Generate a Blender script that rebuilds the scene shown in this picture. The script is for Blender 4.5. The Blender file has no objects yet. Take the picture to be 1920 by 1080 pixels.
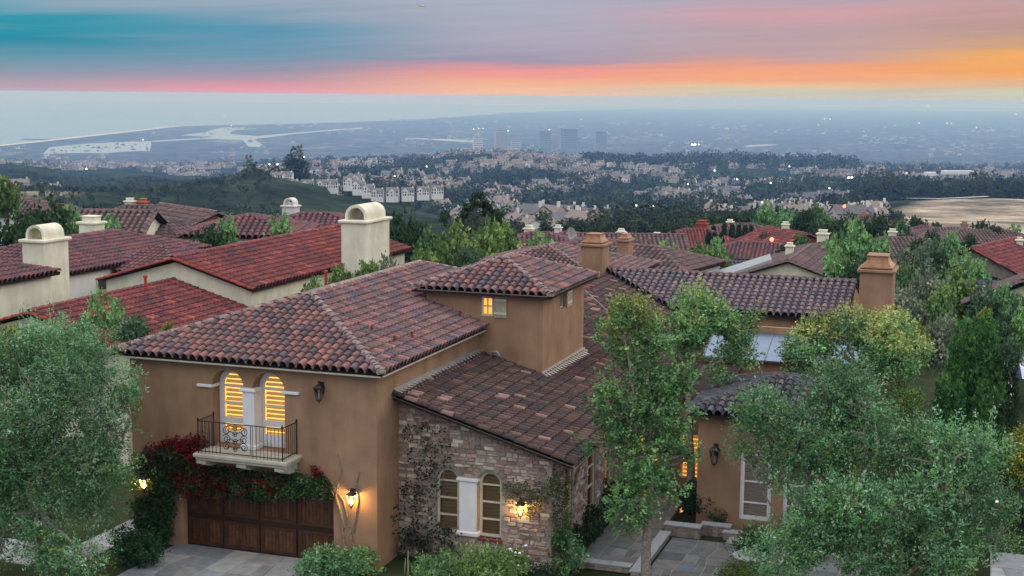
import bpy, bmesh, math, random
import numpy as np
from mathutils import Vector, Matrix
from mathutils.geometry import tessellate_polygon

R = math.radians
rnd = random.Random(7)
nrng = np.random.default_rng(11)
SC = bpy.context.scene
COL = SC.collection

# ------------------------------------------------------------------ camera
F_PX, PITCH, YAW, ROLL = 2600.0, R(7.88), R(18.9), math.atan(.010)
CAM = np.array([17.674, -38.709, 14.976])
def _basis():
    fw = np.array([-math.sin(YAW) * math.cos(PITCH), math.cos(YAW) * math.cos(PITCH), -math.sin(PITCH)])
    r = np.array([math.cos(YAW), math.sin(YAW), 0.0])
    u = np.cross(r, fw)
    c, s = math.cos(ROLL), math.sin(ROLL)
    return fw, c * r + s * u, -s * r + c * u
FW, RT, UP = _basis()
FH = np.array([-math.sin(YAW), math.cos(YAW), 0.0])
RH = np.array([math.cos(YAW), math.sin(YAW), 0.0])
cam_data = bpy.data.cameras.new('camera')
cam = bpy.data.objects.new('camera', cam_data)
COL.objects.link(cam)
cam_data.sensor_width = 36.0
cam_data.lens = F_PX / 1920 * 36
cam_data.clip_start = 0.5
cam_data.clip_end = 120000
M4 = Matrix(((RT[0], UP[0], -FW[0], CAM[0]), (RT[1], UP[1], -FW[1], CAM[1]), (RT[2], UP[2], -FW[2], CAM[2]), (0, 0, 0, 1)))
cam.matrix_world = M4
SC.camera = cam

# ------------------------------------------------------------------ surveying helpers (photo pixel -> place)
def ray(px, py):
    return (FW * F_PX + RT * (px - 960) - UP * (py - 540)) / F_PX
def at(px, py, d):                       # point at depth d
    return CAM + ray(px, py) * d
def on(px, py, axis, val):               # point where the sight line meets x/y/z = val
    r = ray(px, py)
    return CAM + r * ((val - CAM[axis]) / r[axis])
def proj(p):
    v = np.asarray(p, float) - CAM
    d = v @ FW
    return 960 + F_PX * (v @ RT) / d, 540 - F_PX * (v @ UP) / d, d

def lin(c):
    return tuple((x / 255 / 12.92 if x <= 10 else ((x / 255 + .055) / 1.055) ** 2.4) for x in c)

# ------------------------------------------------------------------ world: dusk sky with sunset streaks
SUN_AZ = R(8)         # degrees east of +Y (towards +X)
SUN_EL = R(3.0)
world = bpy.data.worlds.new('World')
SC.world = world
world.use_nodes = True
wt = world.node_tree
for n in list(wt.nodes):
    wt.nodes.remove(n)
def wn(t, **k):
    n = wt.nodes.new(t)
    for a, b in k.items():
        setattr(n, a, b)
    return n
def wl(a, b):
    wt.links.new(a, b)
def wmath(op, a, b=None, c=None):
    n = wn('ShaderNodeMath', operation=op)
    for i, v in enumerate((a, b, c)):
        if v is None:
            continue
        if isinstance(v, (int, float)):
            n.inputs[i].default_value = v
        else:
            wl(v, n.inputs[i])
    return n.outputs[0]
tc = wn('ShaderNodeTexCoord')
def wdot(v):
    n = wn('ShaderNodeVectorMath', operation='DOT_PRODUCT')
    wl(tc.outputs['Generated'], n.inputs[0])
    n.inputs[1].default_value = v
    return n.outputs['Value']
azi = wmath('ARCTAN2', wdot(tuple(RH)), wdot(tuple(FH)))
ele = wdot((0, 0, 1))
cmb = wn('ShaderNodeCombineXYZ')
wl(wmath('MULTIPLY', azi, 5.0), cmb.inputs[0])
wl(wmath('SUBTRACT', wmath('MULTIPLY', ele, 120.0), wmath('MULTIPLY', azi, 4.0)), cmb.inputs[1])
nz = wn('ShaderNodeTexNoise')
nz.inputs['Scale'].default_value = 1.0
nz.inputs['Detail'].default_value = 3.0
nz.inputs['Roughness'].default_value = .55
wl(cmb.outputs[0], nz.inputs['Vector'])
streak = wmath('SUBTRACT', nz.outputs['Fac'], .5)
ew = wmath('MULTIPLY', wmath('ADD', ele, wmath('MULTIPLY', wmath('MULTIPLY', streak, .019), wmath('MINIMUM', wmath('MULTIPLY', ele, 40.0), 1.0))), 1 / .07)
def sky_ramp(px, stops):
    n = wn('ShaderNodeValToRGB')
    yh = 180.2 + .01 * (px - 960)
    st = sorted(((max(0.0, min(1.0, (yh - y) / F_PX / .07))), c) for y, c in stops)
    els = n.color_ramp.elements
    while len(els) < len(st):
        els.new(.5)
    for e, (p, c) in zip(els, st):
        e.position = p
        g_ = sum(c) / 3
        e.color = (*lin([x * .88 + (g_ * .5 + 90) * .12 for x in c]), 1)
    wl(ew, n.inputs[0])
    return n.outputs[0]
ramps = [
    (60, [(166, (190, 160, 172)), (152, (168, 155, 172)), (140, (146, 152, 172)), (120, (108, 152, 172)), (85, (30, 142, 168)), (45, (42, 152, 176)), (12, (128, 168, 188)), (-10, (150, 174, 196))]),
    (480, [(170, (236, 152, 160)), (158, (214, 150, 164)), (146, (176, 150, 170)), (132, (146, 148, 172)), (108, (104, 150, 176)), (60, (78, 150, 178)), (22, (140, 165, 186)), (-8, (166, 176, 196))]),
    (960, [(166, (250, 190, 150)), (150, (255, 170, 138)), (135, (248, 150, 146)), (116, (158, 150, 174)), (80, (172, 168, 188)), (40, (170, 172, 192)), (-5, (172, 178, 198))]),
    (1440, [(169, (206, 202, 178)), (164, (240, 196, 150)), (150, (255, 170, 118)), (128, (246, 160, 126)), (108, (196, 160, 164)), (60, (188, 160, 170)), (36, (214, 160, 168)), (0, (176, 166, 182))]),
    (1880, [(174, (206, 206, 180)), (164, (230, 196, 150)), (142, (255, 166, 88)), (112, (255, 174, 84)), (92, (222, 164, 112)), (60, (190, 152, 142)), (24, (202, 156, 156)), (0, (184, 160, 168))]),
]
col = None
prev = None
for px, st in ramps:
    o = sky_ramp(px, st)
    a = (px - 960) / F_PX
    if col is None:
        col, prev = o, a
        continue
    mr = wn('ShaderNodeMapRange', interpolation_type='SMOOTHSTEP')
    wl(azi, mr.inputs['Value'])
    mr.inputs['From Min'].default_value = prev
    mr.inputs['From Max'].default_value = a
    mx = wn('ShaderNodeMix', data_type='RGBA')
    wl(mr.outputs[0], mx.inputs[0])
    wl(col, mx.inputs[6])
    wl(o, mx.inputs[7])
    col, prev = mx.outputs[2], a
# fine streaks in the cloud sheet
cmb2 = wn('ShaderNodeCombineXYZ')
wl(wmath('MULTIPLY', azi, 9.0), cmb2.inputs[0])
wl(wmath('SUBTRACT', wmath('MULTIPLY', ele, 300.0), wmath('MULTIPLY', azi, 14.0)), cmb2.inputs[1])
nzf = wn('ShaderNodeTexNoise')
nzf.inputs['Scale'].default_value = 1.0
nzf.inputs['Detail'].default_value = 3.0
nzf.inputs['Roughness'].default_value = .6
wl(cmb2.outputs[0], nzf.inputs['Vector'])
fs_ = wmath('ADD', wmath('MULTIPLY', wmath('SUBTRACT', nzf.outputs['Fac'], .5), .17), 1.0)
sv = wn('ShaderNodeVectorMath', operation='SCALE')
wl(col, sv.inputs[0])
wl(fs_, sv.inputs['Scale'])
gm = wn('ShaderNodeMix', data_type='RGBA')
wl(wmath('MULTIPLY', wmath('MAXIMUM', streak, 0.0), 1.1), gm.inputs[0])
wl(sv.outputs[0], gm.inputs[6])
gm.inputs[7].default_value = (*lin((172, 160, 178)), 1)
col = gm.outputs[2]
# away from the sunset the low sky goes back to a plain dusk blue-grey
away = wn('ShaderNodeMapRange', interpolation_type='SMOOTHSTEP')
wl(wmath('ABSOLUTE', wmath('SUBTRACT', azi, .30)), away.inputs['Value'])
away.inputs['From Min'].default_value = .75
away.inputs['From Max'].default_value = 1.9
mx = wn('ShaderNodeMix', data_type='RGBA')
wl(away.outputs[0], mx.inputs[0])
wl(col, mx.inputs[6])
mx.inputs[7].default_value = (*lin((160, 168, 190)), 1)
col = mx.outputs[2]
# higher up: thin cloud over a dusk atmosphere
sky = wn('ShaderNodeTexSky', sky_type='NISHITA')
sky.sun_disc = False
sky.sun_elevation = SUN_EL
sky.sun_rotation = SUN_AZ
sky.air_density = 1.2
sky.dust_density = 2.0
skm = wn('ShaderNodeVectorMath', operation='SCALE')
wl(sky.outputs[0], skm.inputs[0])
skm.inputs['Scale'].default_value = .10
nz2 = wn('ShaderNodeTexNoise')
nz2.inputs['Scale'].default_value = 2.2
nz2.inputs['Detail'].default_value = 1
wl(tc.outputs['Generated'], nz2.inputs['Vector'])
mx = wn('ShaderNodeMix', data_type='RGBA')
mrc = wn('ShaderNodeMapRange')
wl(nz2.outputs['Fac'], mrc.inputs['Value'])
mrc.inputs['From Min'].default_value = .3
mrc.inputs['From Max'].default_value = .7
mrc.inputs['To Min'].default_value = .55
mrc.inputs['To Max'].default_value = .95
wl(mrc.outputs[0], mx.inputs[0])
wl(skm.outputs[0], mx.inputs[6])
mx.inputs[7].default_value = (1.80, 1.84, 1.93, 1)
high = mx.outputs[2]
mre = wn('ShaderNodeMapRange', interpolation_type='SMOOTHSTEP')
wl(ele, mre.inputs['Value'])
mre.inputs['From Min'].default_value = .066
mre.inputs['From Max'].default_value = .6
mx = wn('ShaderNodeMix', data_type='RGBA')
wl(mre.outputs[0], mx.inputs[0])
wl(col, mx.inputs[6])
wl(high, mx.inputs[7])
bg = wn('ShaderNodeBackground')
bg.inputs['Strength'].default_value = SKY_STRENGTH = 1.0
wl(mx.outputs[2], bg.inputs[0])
wo = wn('ShaderNodeOutputWorld')
wl(bg.outputs[0], wo.inputs[0])

sun_data = bpy.data.lights.new('sun', 'SUN')
sun_data.energy = .8
sun_data.angle = R(25)
sun_data.color = (1.0, .80, .64)
sun = bpy.data.objects.new('sun', sun_data)
COL.objects.link(sun)
_sd = Vector((math.sin(R(30)) * math.cos(R(16)), math.cos(R(30)) * math.cos(R(16)), math.sin(R(16))))
sun.rotation_euler = (-_sd).to_track_quat('-Z', 'Y').to_euler()

SC.view_settings.view_transform = 'Standard'
SC.view_settings.look = 'None'
SC.view_settings.gamma = 1
SC.view_settings.exposure = 0.0
SC.view_settings.use_curve_mapping = False
world.cycles.sampling_method = 'MANUAL'
world.cycles.sample_map_resolution = 512
SC.render.engine = 'CYCLES'
cy = SC.cycles
cy.use_adaptive_sampling = True
cy.adaptive_threshold = .02
cy.use_denoising = True
cy.max_bounces = 4
cy.diffuse_bounces = 2
cy.glossy_bounces = 2
cy.transmission_bounces = 3
cy.transparent_max_bounces = 6
cy.volume_bounces = 0
cy.sample_clamp_indirect = 4

# ------------------------------------------------------------------ scene helpers
def tag(o, label=None, cat=None, group=None, kind=None):
    if label: o['label'] = label
    if cat: o['category'] = cat
    if group: o['group'] = group
    if kind: o['kind'] = kind
    return o
def empty(name, loc=(0, 0, 0), label=None, cat=None, group=None, parent=None):
    o = bpy.data.objects.new(name, None)
    COL.objects.link(o)
    o.location = loc
    o.empty_display_size = .1
    if parent is not None:
        o.parent = parent
    return tag(o, label, cat, group)
def link(name, me, parent=None, mw=None):
    o = bpy.data.objects.new(name, me)
    COL.objects.link(o)
    if parent is not None:
        o.parent = parent
        o.matrix_parent_inverse = Matrix.Translation(-wloc(parent))
    if mw is not None:
        o.matrix_basis = mw
    return o
def wloc(o):
    v = Vector((0, 0, 0))
    while o is not None:
        if o.parent is None:
            v += o.location
        else:
            v += o.matrix_parent_inverse.translation + o.location
        o = o.parent
    return v
def raw_mesh(name, V, F, mat=None, smooth=False, cols=None):
    me = bpy.data.meshes.new(name)
    V = np.asarray(V, np.float32)
    if isinstance(F, np.ndarray):
        nf, k = F.shape
        me.vertices.add(len(V)); me.vertices.foreach_set('co', V.ravel())
        me.loops.add(nf * k); me.loops.foreach_set('vertex_index', F.astype(np.int32).ravel())
        me.polygons.add(nf)
        me.polygons.foreach_set('loop_start', np.arange(0, nf * k, k, dtype=np.int32))
        me.update(calc_edges=True)
    else:
        me.from_pydata(V.tolist(), [], F)
    if smooth:
        me.polygons.foreach_set('use_smooth', np.ones(len(me.polygons), bool))
    if cols is not None:
        a = me.color_attributes.new('Col', 'FLOAT_COLOR', 'POINT')
        cc = np.ones((len(V), 4), np.float32)
        cc[:, :3] = cols
        a.data.foreach_set('color', cc.ravel())
    if mat is not None:
        me.materials.append(mat)
    me.update()
    return me

class MB:
    """collects shapes, then links them as one mesh object"""
    def __init__(s):
        s.v, s.f, s.c, s.col = [], [], [], None
    def color(s, c):
        s.col = c
        return s
    def add(s, vs, fs):
        b = len(s.v)
        s.v += [tuple(v) for v in vs]
        s.f += [tuple(i + b for i in f) for f in fs]
        s.c += [s.col or (1, 1, 1)] * len(vs)
        return s
    def box(s, x0, x1, y0, y1, z0, z1):
        vs = [(x, y, z) for z in (z0, z1) for y in (y0, y1) for x in (x0, x1)]
        return s.add(vs, [(0, 2, 3, 1), (4, 5, 7, 6), (0, 1, 5, 4), (2, 6, 7, 3), (0, 4, 6, 2), (1, 3, 7, 5)])
    def cbox(s, x0, x1, y0, y1, z0, z1, c=.02):
        """box with chamfered edges (frustum stack)"""
        def ringz(a, z):
            return [(x0 + a, y0 + a, z), (x1 - a, y0 + a, z), (x1 - a, y1 - a, z), (x0 + a, y1 - a, z)]
        vs = ringz(c, z0) + ringz(0, z0 + c) + ringz(0, z1 - c) + ringz(c, z1)
        fs = [(3, 2, 1, 0), (12, 13, 14, 15)]
        for k in range(3):
            for i in range(4):
                j = (i + 1) % 4
                fs.append((k * 4 + i, k * 4 + j, k * 4 + 4 + j, k * 4 + 4 + i))
        return s.add(vs, fs)
    def prism(s, poly, vec):
        n = len(poly)
        P = [Vector(p) for p in poly]
        Q = [p + Vector(vec) for p in P]
        fs = [tuple(reversed(range(n))), tuple(range(n, 2 * n))]
        for i in range(n):
            j = (i + 1) % n
            fs.append((i, j, n + j, n + i))
        return s.add(P + Q, fs)
    def tube(s, pts, rad, seg=6, cap=True):
        pts = [Vector(p) for p in pts]
        if isinstance(rad, (int, float)):
            rad = [rad] * len(pts)
        vs, fs = [], []
        prevx = None
        for i, p in enumerate(pts):
            d = (pts[min(i + 1, len(pts) - 1)] - pts[max(i - 1, 0)])
            if d.length < 1e-9:
                d = Vector((0, 0, 1))
            d.normalize()
            x = d.cross(Vector((0, 0, 1)))
            if x.length < .05:
                x = d.cross(Vector((0, 1, 0)))
            x.normalize()
            if prevx is not None:
                x2 = (prevx - d * prevx.dot(d))
                if x2.length > .1:
                    x = x2.normalized()
            prevx = x
            y = d.cross(x)
            for k in range(seg):
                a = 2 * math.pi * k / seg
                vs.append(p + (x * math.cos(a) + y * math.sin(a)) * rad[i])
        for i in range(len(pts) - 1):
            for k in range(seg):
                j = (k + 1) % seg
                fs.append((i * seg + k, i * seg + j, (i + 1) * seg + j, (i + 1) * seg + k))
        if cap:
            fs.append(tuple(reversed(range(seg))))
            fs.append(tuple(range((len(pts) - 1) * seg, len(pts) * seg)))
        return s.add(vs, fs)
    def lathe(s, c, prof, seg=10, sq=None):
        """revolve (r, z) profile round c; seg=4 with sq gives a square plan"""
        c = Vector(c)
        vs, fs = [], []
        for r, z in prof:
            for k in range(seg):
                a = 2 * math.pi * (k + (.5 if sq else 0)) / seg
                f = r * (1.41421 if sq else 1)
                vs.append((c.x + f * math.cos(a), c.y + f * math.sin(a), c.z + z))
        for i in range(len(prof) - 1):
            for k in range(seg):
                j = (k + 1) % seg
                fs.append((i * seg + k, i * seg + j, (i + 1) * seg + j, (i + 1) * seg + k))
        fs.append(tuple(reversed(range(seg))))
        fs.append(tuple(range((len(prof) - 1) * seg, len(prof) * seg)))
        return s.add(vs, fs)
    def build(s, name, mat, parent=None, smooth=False, mw=None, cols=False):
        me = raw_mesh(name, s.v, s.f, mat, smooth, np.array(s.c) if cols else None)
        return link(name, me, parent, mw)

# ------------------------------------------------------------------ materials
MATS = {}
def material(name, base, rough=.8, var=.25, scale=3.0, bump=.0, bscale=40.0, attr=False, spec=.3, metal=0.0, base2=None, emit=None, estr=0.0, trans=0.0, detail=4, dirt=0.0):
    m = bpy.data.materials.new(name)
    m.use_nodes = True
    nt = m.node_tree
    p = nt.nodes['Principled BSDF']
    N, L = nt.nodes.new, nt.links.new
    tcn = N('ShaderNodeTexCoord')
    geo = N('ShaderNodeNewGeometry')
    pos = geo.outputs['Position']
    noise = N('ShaderNodeTexNoise')
    noise.inputs['Scale'].default_value = scale
    noise.inputs['Detail'].default_value = detail
    L(pos, noise.inputs['Vector'])
    mr = N('ShaderNodeMapRange')
    L(noise.outputs['Fac'], mr.inputs['Value'])
    mr.inputs['From Min'].default_value = .3
    mr.inputs['From Max'].default_value = .7
    if attr:
        at_ = N('ShaderNodeVertexColor')
        at_.layer_name = 'Col'
        src = at_.outputs['Color']
    else:
        rg = N('ShaderNodeRGB')
        rg.outputs[0].default_value = (*base, 1)
        src = rg.outputs[0]
    if base2 is not None:
        mxb = N('ShaderNodeMix'); mxb.data_type = 'RGBA'
        L(mr.outputs[0], mxb.inputs[0]); L(src, mxb.inputs[6]); mxb.inputs[7].default_value = (*base2, 1)
        out = mxb.outputs[2]
    else:
        mr.inputs['To Min'].default_value = 1 - var
        mr.inputs['To Max'].default_value = 1 + var
        mul = N('ShaderNodeVectorMath'); mul.operation = 'SCALE'
        L(src, mul.inputs[0]); L(mr.outputs[0], mul.inputs['Scale'])
        out = mul.outputs[0]
    if dirt:
        n3 = N('ShaderNodeTexNoise')
        n3.inputs['Scale'].default_value = .55
        n3.inputs['Detail'].default_value = 6
        n3.inputs['Roughness'].default_value = .65
        mp = N('ShaderNodeMapping'); mp.inputs['Scale'].default_value = (2.2, 2.2, .28)
        L(pos, mp.inputs[0]); L(mp.outputs[0], n3.inputs['Vector'])
        m3 = N('ShaderNodeMapRange'); L(n3.outputs['Fac'], m3.inputs['Value'])
        m3.inputs['From Min'].default_value = .35; m3.inputs['From Max'].default_value = .7
        m3.inputs['To Min'].default_value = 1 + dirt * .4; m3.inputs['To Max'].default_value = 1 - dirt
        mu = N('ShaderNodeVectorMath'); mu.operation = 'SCALE'
        L(out, mu.inputs[0]); L(m3.outputs[0], mu.inputs['Scale'])
        out = mu.outputs[0]
    L(out, p.inputs['Base Color'])
    p.inputs['Roughness'].default_value = rough
    p.inputs['Specular IOR Level'].default_value = spec
    p.inputs['Metallic'].default_value = metal
    if bump:
        bn = N('ShaderNodeTexNoise')
        bn.inputs['Scale'].default_value = bscale
        bn.inputs['Detail'].default_value = 3
        L(pos, bn.inputs['Vector'])
        b = N('ShaderNodeBump')
        b.inputs['Strength'].default_value = bump
        b.inputs['Distance'].default_value = .02
        L(bn.outputs['Fac'], b.inputs['Height'])
        L(b.outputs[0], p.inputs['Normal'])
    if emit is not None:
        p.inputs['Emission Color'].default_value = (*emit, 1)
        p.inputs['Emission Strength'].default_value = estr
    if trans:
        tr = N('ShaderNodeBsdfTranslucent')
        L(out, tr.inputs[0])
        ms = N('ShaderNodeMixShader')
        ms.inputs[0].default_value = trans
        o = nt.nodes['Material Output']
        L(p.outputs[0], ms.inputs[1]); L(tr.outputs[0], ms.inputs[2]); L(ms.outputs[0], o.inputs[0])
    MATS[name] = m
    return m
M = MATS
material('stucco', (.37, .225, .138), .95, .16, 1.1, .45, 45, dirt=.20, spec=.1)
material('cream_stucco', (.80, .77, .60), .95, .10, 1.5, .2, 50, dirt=.16, spec=.1)
material('white_stucco', (.74, .73, .69), .95, .06, 1.5, .1, 50, dirt=.10, spec=.1)
material('tile', (.2, .1, .09), .8, .22, 9.0, .12, 90, attr=True, spec=.18)
material('deck', (.05, .033, .03), .95, .2, 3, spec=.1)
material('mortar', (.34, .31, .27), .95, .15, 6, .2, 40, spec=.1)
material('stone', (.35, .28, .24), .92, .22, 7.0, .5, 25, attr=True, spec=.12)
material('joint', (.36, .30, .26), .98, .15, 6, .3, 40, spec=.1)
material('white_paint', (.78, .78, .80), .55, .05, 3, spec=.35)
material('cream_paint', (.62, .58, .46), .6, .06, 3, spec=.3)
material('concrete', (.50, .47, .38), .9, .12, 4, .15, 40, spec=.15)
material('iron', (.018, .016, .016), .5, .1, 8, spec=.4)
material('metal_roof', (.20, .25, .33), .35, .08, 2, metal=.7)
material('lead', (.30, .29, .27), .6, .2, 6, metal=.3)
material('wood', (.075, .028, .012), .5, .35, 5, .2, 30, attr=True, spec=.35)
material('copper', (.33, .17, .095), .55, .25, 5, metal=.35)
material('glass', (.02, .022, .025), .08, .05, 1, spec=.6)
material('lit_amber', (.9, .5, .1), .6, .0, 1, emit=(1.0, .42, .06), estr=1.5)
material('lit_yellow', (.9, .6, .2), .6, .0, 1, emit=(1.0, .60, .16), estr=1.5)
material('lit_dim', (.3, .15, .05), .6, .0, 1, emit=(1.0, .42, .10), estr=.10)
material('flame', (1, .8, .4), .6, .0, 1, emit=(1.0, .55, .12), estr=45)
material('white_light', (1, 1, 1), .6, .0, 1, emit=(1.0, .95, .85), estr=5)
material('red_light', (1, .2, .1), .6, .0, 1, emit=(1.0, .12, .05), estr=6)
material('shutter', (.62, .46, .25), .6, .1, 4, emit=(1.0, .55, .14), estr=.16)  # warm emission stands in for room light falling on the slats
material('shutter_dim', (.30, .22, .13), .6, .1, 4)
material('leaf', (.1, .2, .1), .6, .12, 6, attr=True, spec=.12, trans=.12)
material('bark', (.26, .225, .185), .95, .4, 14, .6, 30, spec=.08)
material('dark_bark', (.09, .07, .055), .95, .35, 14, .6, 30, spec=.08)
material('soil', (.055, .042, .03), .98, .35, 4, .4, 20, spec=.05)
material('slate', (.13, .15, .155), .6, .2, 3, .15, 25, attr=True, spec=.35)
material('coping', (.36, .37, .38), .75, .12, 4, .15, 40, spec=.2)
# ------------------------------------------------------------------ terrain, plain and sea
EYE = lambda px: 180.2 + .010 * (px - 960)
SEA_Z = -262.0
T_COL = np.array([-900, -300, 0, 250, 500, 700, 900, 1100, 1300, 1500, 1700, 1920, 2250, 2900], float)
T_D = np.array([150, 300, 500, 700, 820, 950, 1200, 1500, 1900, 2300, 2800, 3500, 4600, 5600], float)
T_PY = np.array([
    # 150  300  500  700  820  950 1200 1500 1900 2300 2800 3500 4600 5600
    [570, 470, 415, 390, 378, 368, 352, 336, 324, 318, 312, 304, 303, 300],
    [570, 470, 415, 390, 378, 368, 352, 336, 324, 318, 312, 304, 303, 300],
    [570, 468, 415, 392, 382, 373, 358, 340, 328, 320, 312, 304, 303, 300],
    [570, 480, 432, 408, 398, 390, 374, 356, 338, 326, 317, 307, 305, 302],
    [565, 490, 440, 402, 362, 354, 344, 336, 326, 318, 312, 306, 306, 304],
    [560, 482, 432, 404, 376, 370, 352, 336, 320, 308, 301, 303, 307, 305],
    [552, 465, 430, 412, 402, 392, 372, 350, 322, 300, 288, 302, 308, 306],
    [548, 458, 428, 412, 406, 399, 380, 360, 335, 308, 292, 302, 309, 307],
    [545, 455, 425, 410, 406, 399, 384, 366, 342, 318, 298, 302, 309, 307],
    [542, 452, 424, 405, 400, 394, 382, 364, 340, 322, 303, 302, 309, 307],
    [538, 450, 424, 396, 382, 374, 376, 362, 342, 330, 318, 308, 309, 307],
    [536, 450, 425, 394, 380, 367, 374, 362, 344, 334, 324, 312, 309, 307],
    [536, 450, 425, 394, 380, 368, 374, 362, 344, 334, 324, 312, 309, 307],
    [536, 450, 425, 394, 380, 368, 374, 362, 344, 334, 324, 312, 309, 307]], float)
_ld = np.log(T_D)
# depth here = distance along the level view axis
def _coldir(px):
    t = (px - 960) / F_PX
    return FH + RH * t
def _py_to_z(px, py, d):
    return CAM[2] - (py - EYE(px)) / F_PX * d * 1.015
def near_z(x, y):
    """the built-up shelf: level round the house, then falling gently with distance"""
    d = (x - CAM[0]) * FH[0] + (y - CAM[1]) * FH[1]
    return np.where(d < 75, 0.0, -.072 * (d - 75))
def terrain_z(px, d):
    px = np.asarray(px, float); d = np.asarray(d, float)
    ld = np.log(np.clip(d, 150, 5600))
    ci = np.clip(np.searchsorted(T_COL, px) - 1, 0, len(T_COL) - 2)
    fc = np.clip((px - T_COL[ci]) / (T_COL[ci + 1] - T_COL[ci]), 0, 1)
    fc = fc * fc * (3 - 2 * fc)
    ri = np.clip(np.searchsorted(_ld, ld) - 1, 0, len(T_D) - 2)
    fr = np.clip((ld - _ld[ri]) / (_ld[ri + 1] - _ld[ri]), 0, 1)
    fr = fr * .5 + (fr * fr * (3 - 2 * fr)) * .5
    py = (T_PY[ci, ri] * (1 - fc) + T_PY[ci + 1, ri] * fc) * (1 - fr) + (T_PY[ci, ri + 1] * (1 - fc) + T_PY[ci + 1, ri + 1] * fc) * fr
    z = _py_to_z(px, py, d)
    # gullies running down the open hillsides
    lat = (px - 960) / F_PX * d
    amp = np.clip((d - 350) / 500, 0, 1) * np.clip((5200 - d) / 2500, 0, 1)
    z = z + amp * (7 * np.sin(lat / 61 + 1.7 * np.sin(d / 190)) + 9 * np.sin(lat / 140 + d / 330 + 1) + 4 * np.sin(d / 83 + lat / 97)) * np.where(px < 620, .85, .4) + amp * (2.2 * np.sin(lat / 23 + d / 61 + 2 * np.sin(lat / 71)) + 1.5 * np.sin(d / 37 - lat / 29)) * np.where(px < 620, 1.0, .3)
    nzv = np.where(d < 75, 0.0, -.072 * (d - 75))
    w = np.clip((d - 150) / 200, 0, 1)
    w = w * w * (3 - 2 * w)
    z = nzv * (1 - w) + z * w
    plain = -256.5
    z = np.where(d > 5600, plain, np.maximum(z, plain))
    return z
def ground_at(px, d):
    """world point on the land in picture column px at level depth d"""
    p = CAM + _coldir(px) * d
    return np.array([p[0], p[1], float(terrain_z(px, d))])
COAST = np.array([(-900, 330), (-300, 296), (0, 271), (60, 265), (190, 251), (320, 236.5), (420, 234), (500, 232.5), (640, 229), (800, 222), (960, 211), (1050, 207.5), (1200, 204.5), (1400, 204.5), (1920, 208), (2900, 216)], float)
def coast_d(px):
    y = np.interp(px, COAST[:, 0], COAST[:, 1])
    return (CAM[2] - SEA_Z) * F_PX / (y - EYE(px)) / 1.0
cols = np.concatenate([np.linspace(-900, -100, 20), np.linspace(-90, 2010, 211), np.linspace(2030, 2900, 22)])
V = []
near_d = np.concatenate([[2, 20, 40, 60, 80, 100, 120], np.geomspace(140, 5600, 150)])
far_t = np.linspace(0, 1, 50)[1:]
nrow = len(near_d) + len(far_t) + 2
grid = np.zeros((len(cols), nrow, 3))
for i, px in enumerate(cols):
    dc = float(coast_d(px))
    ds = np.concatenate([near_d, 5600 * (dc / 5600) ** far_t, [dc * 1.02, dc * 1.4]])
    z = terrain_z(np.full(len(ds), px), ds)
    z[-1] = SEA_Z - 12; z[-2] = SEA_Z - 4; z[-3] = SEA_Z - .3
    P = CAM[None, :] + _coldir(px)[None, :] * ds[:, None]
    P[:, 2] = z
    P[:len(near_d), 2] += 0
    grid[i] = P
ni, nj = grid.shape[:2]
idx = np.arange(ni * nj).reshape(ni, nj)
quads = np.stack([idx[:-1, :-1], idx[1:, :-1], idx[1:, 1:], idx[:-1, 1:]], -1).reshape(-1, 4)
Vt = grid.reshape(-1, 3)
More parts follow.
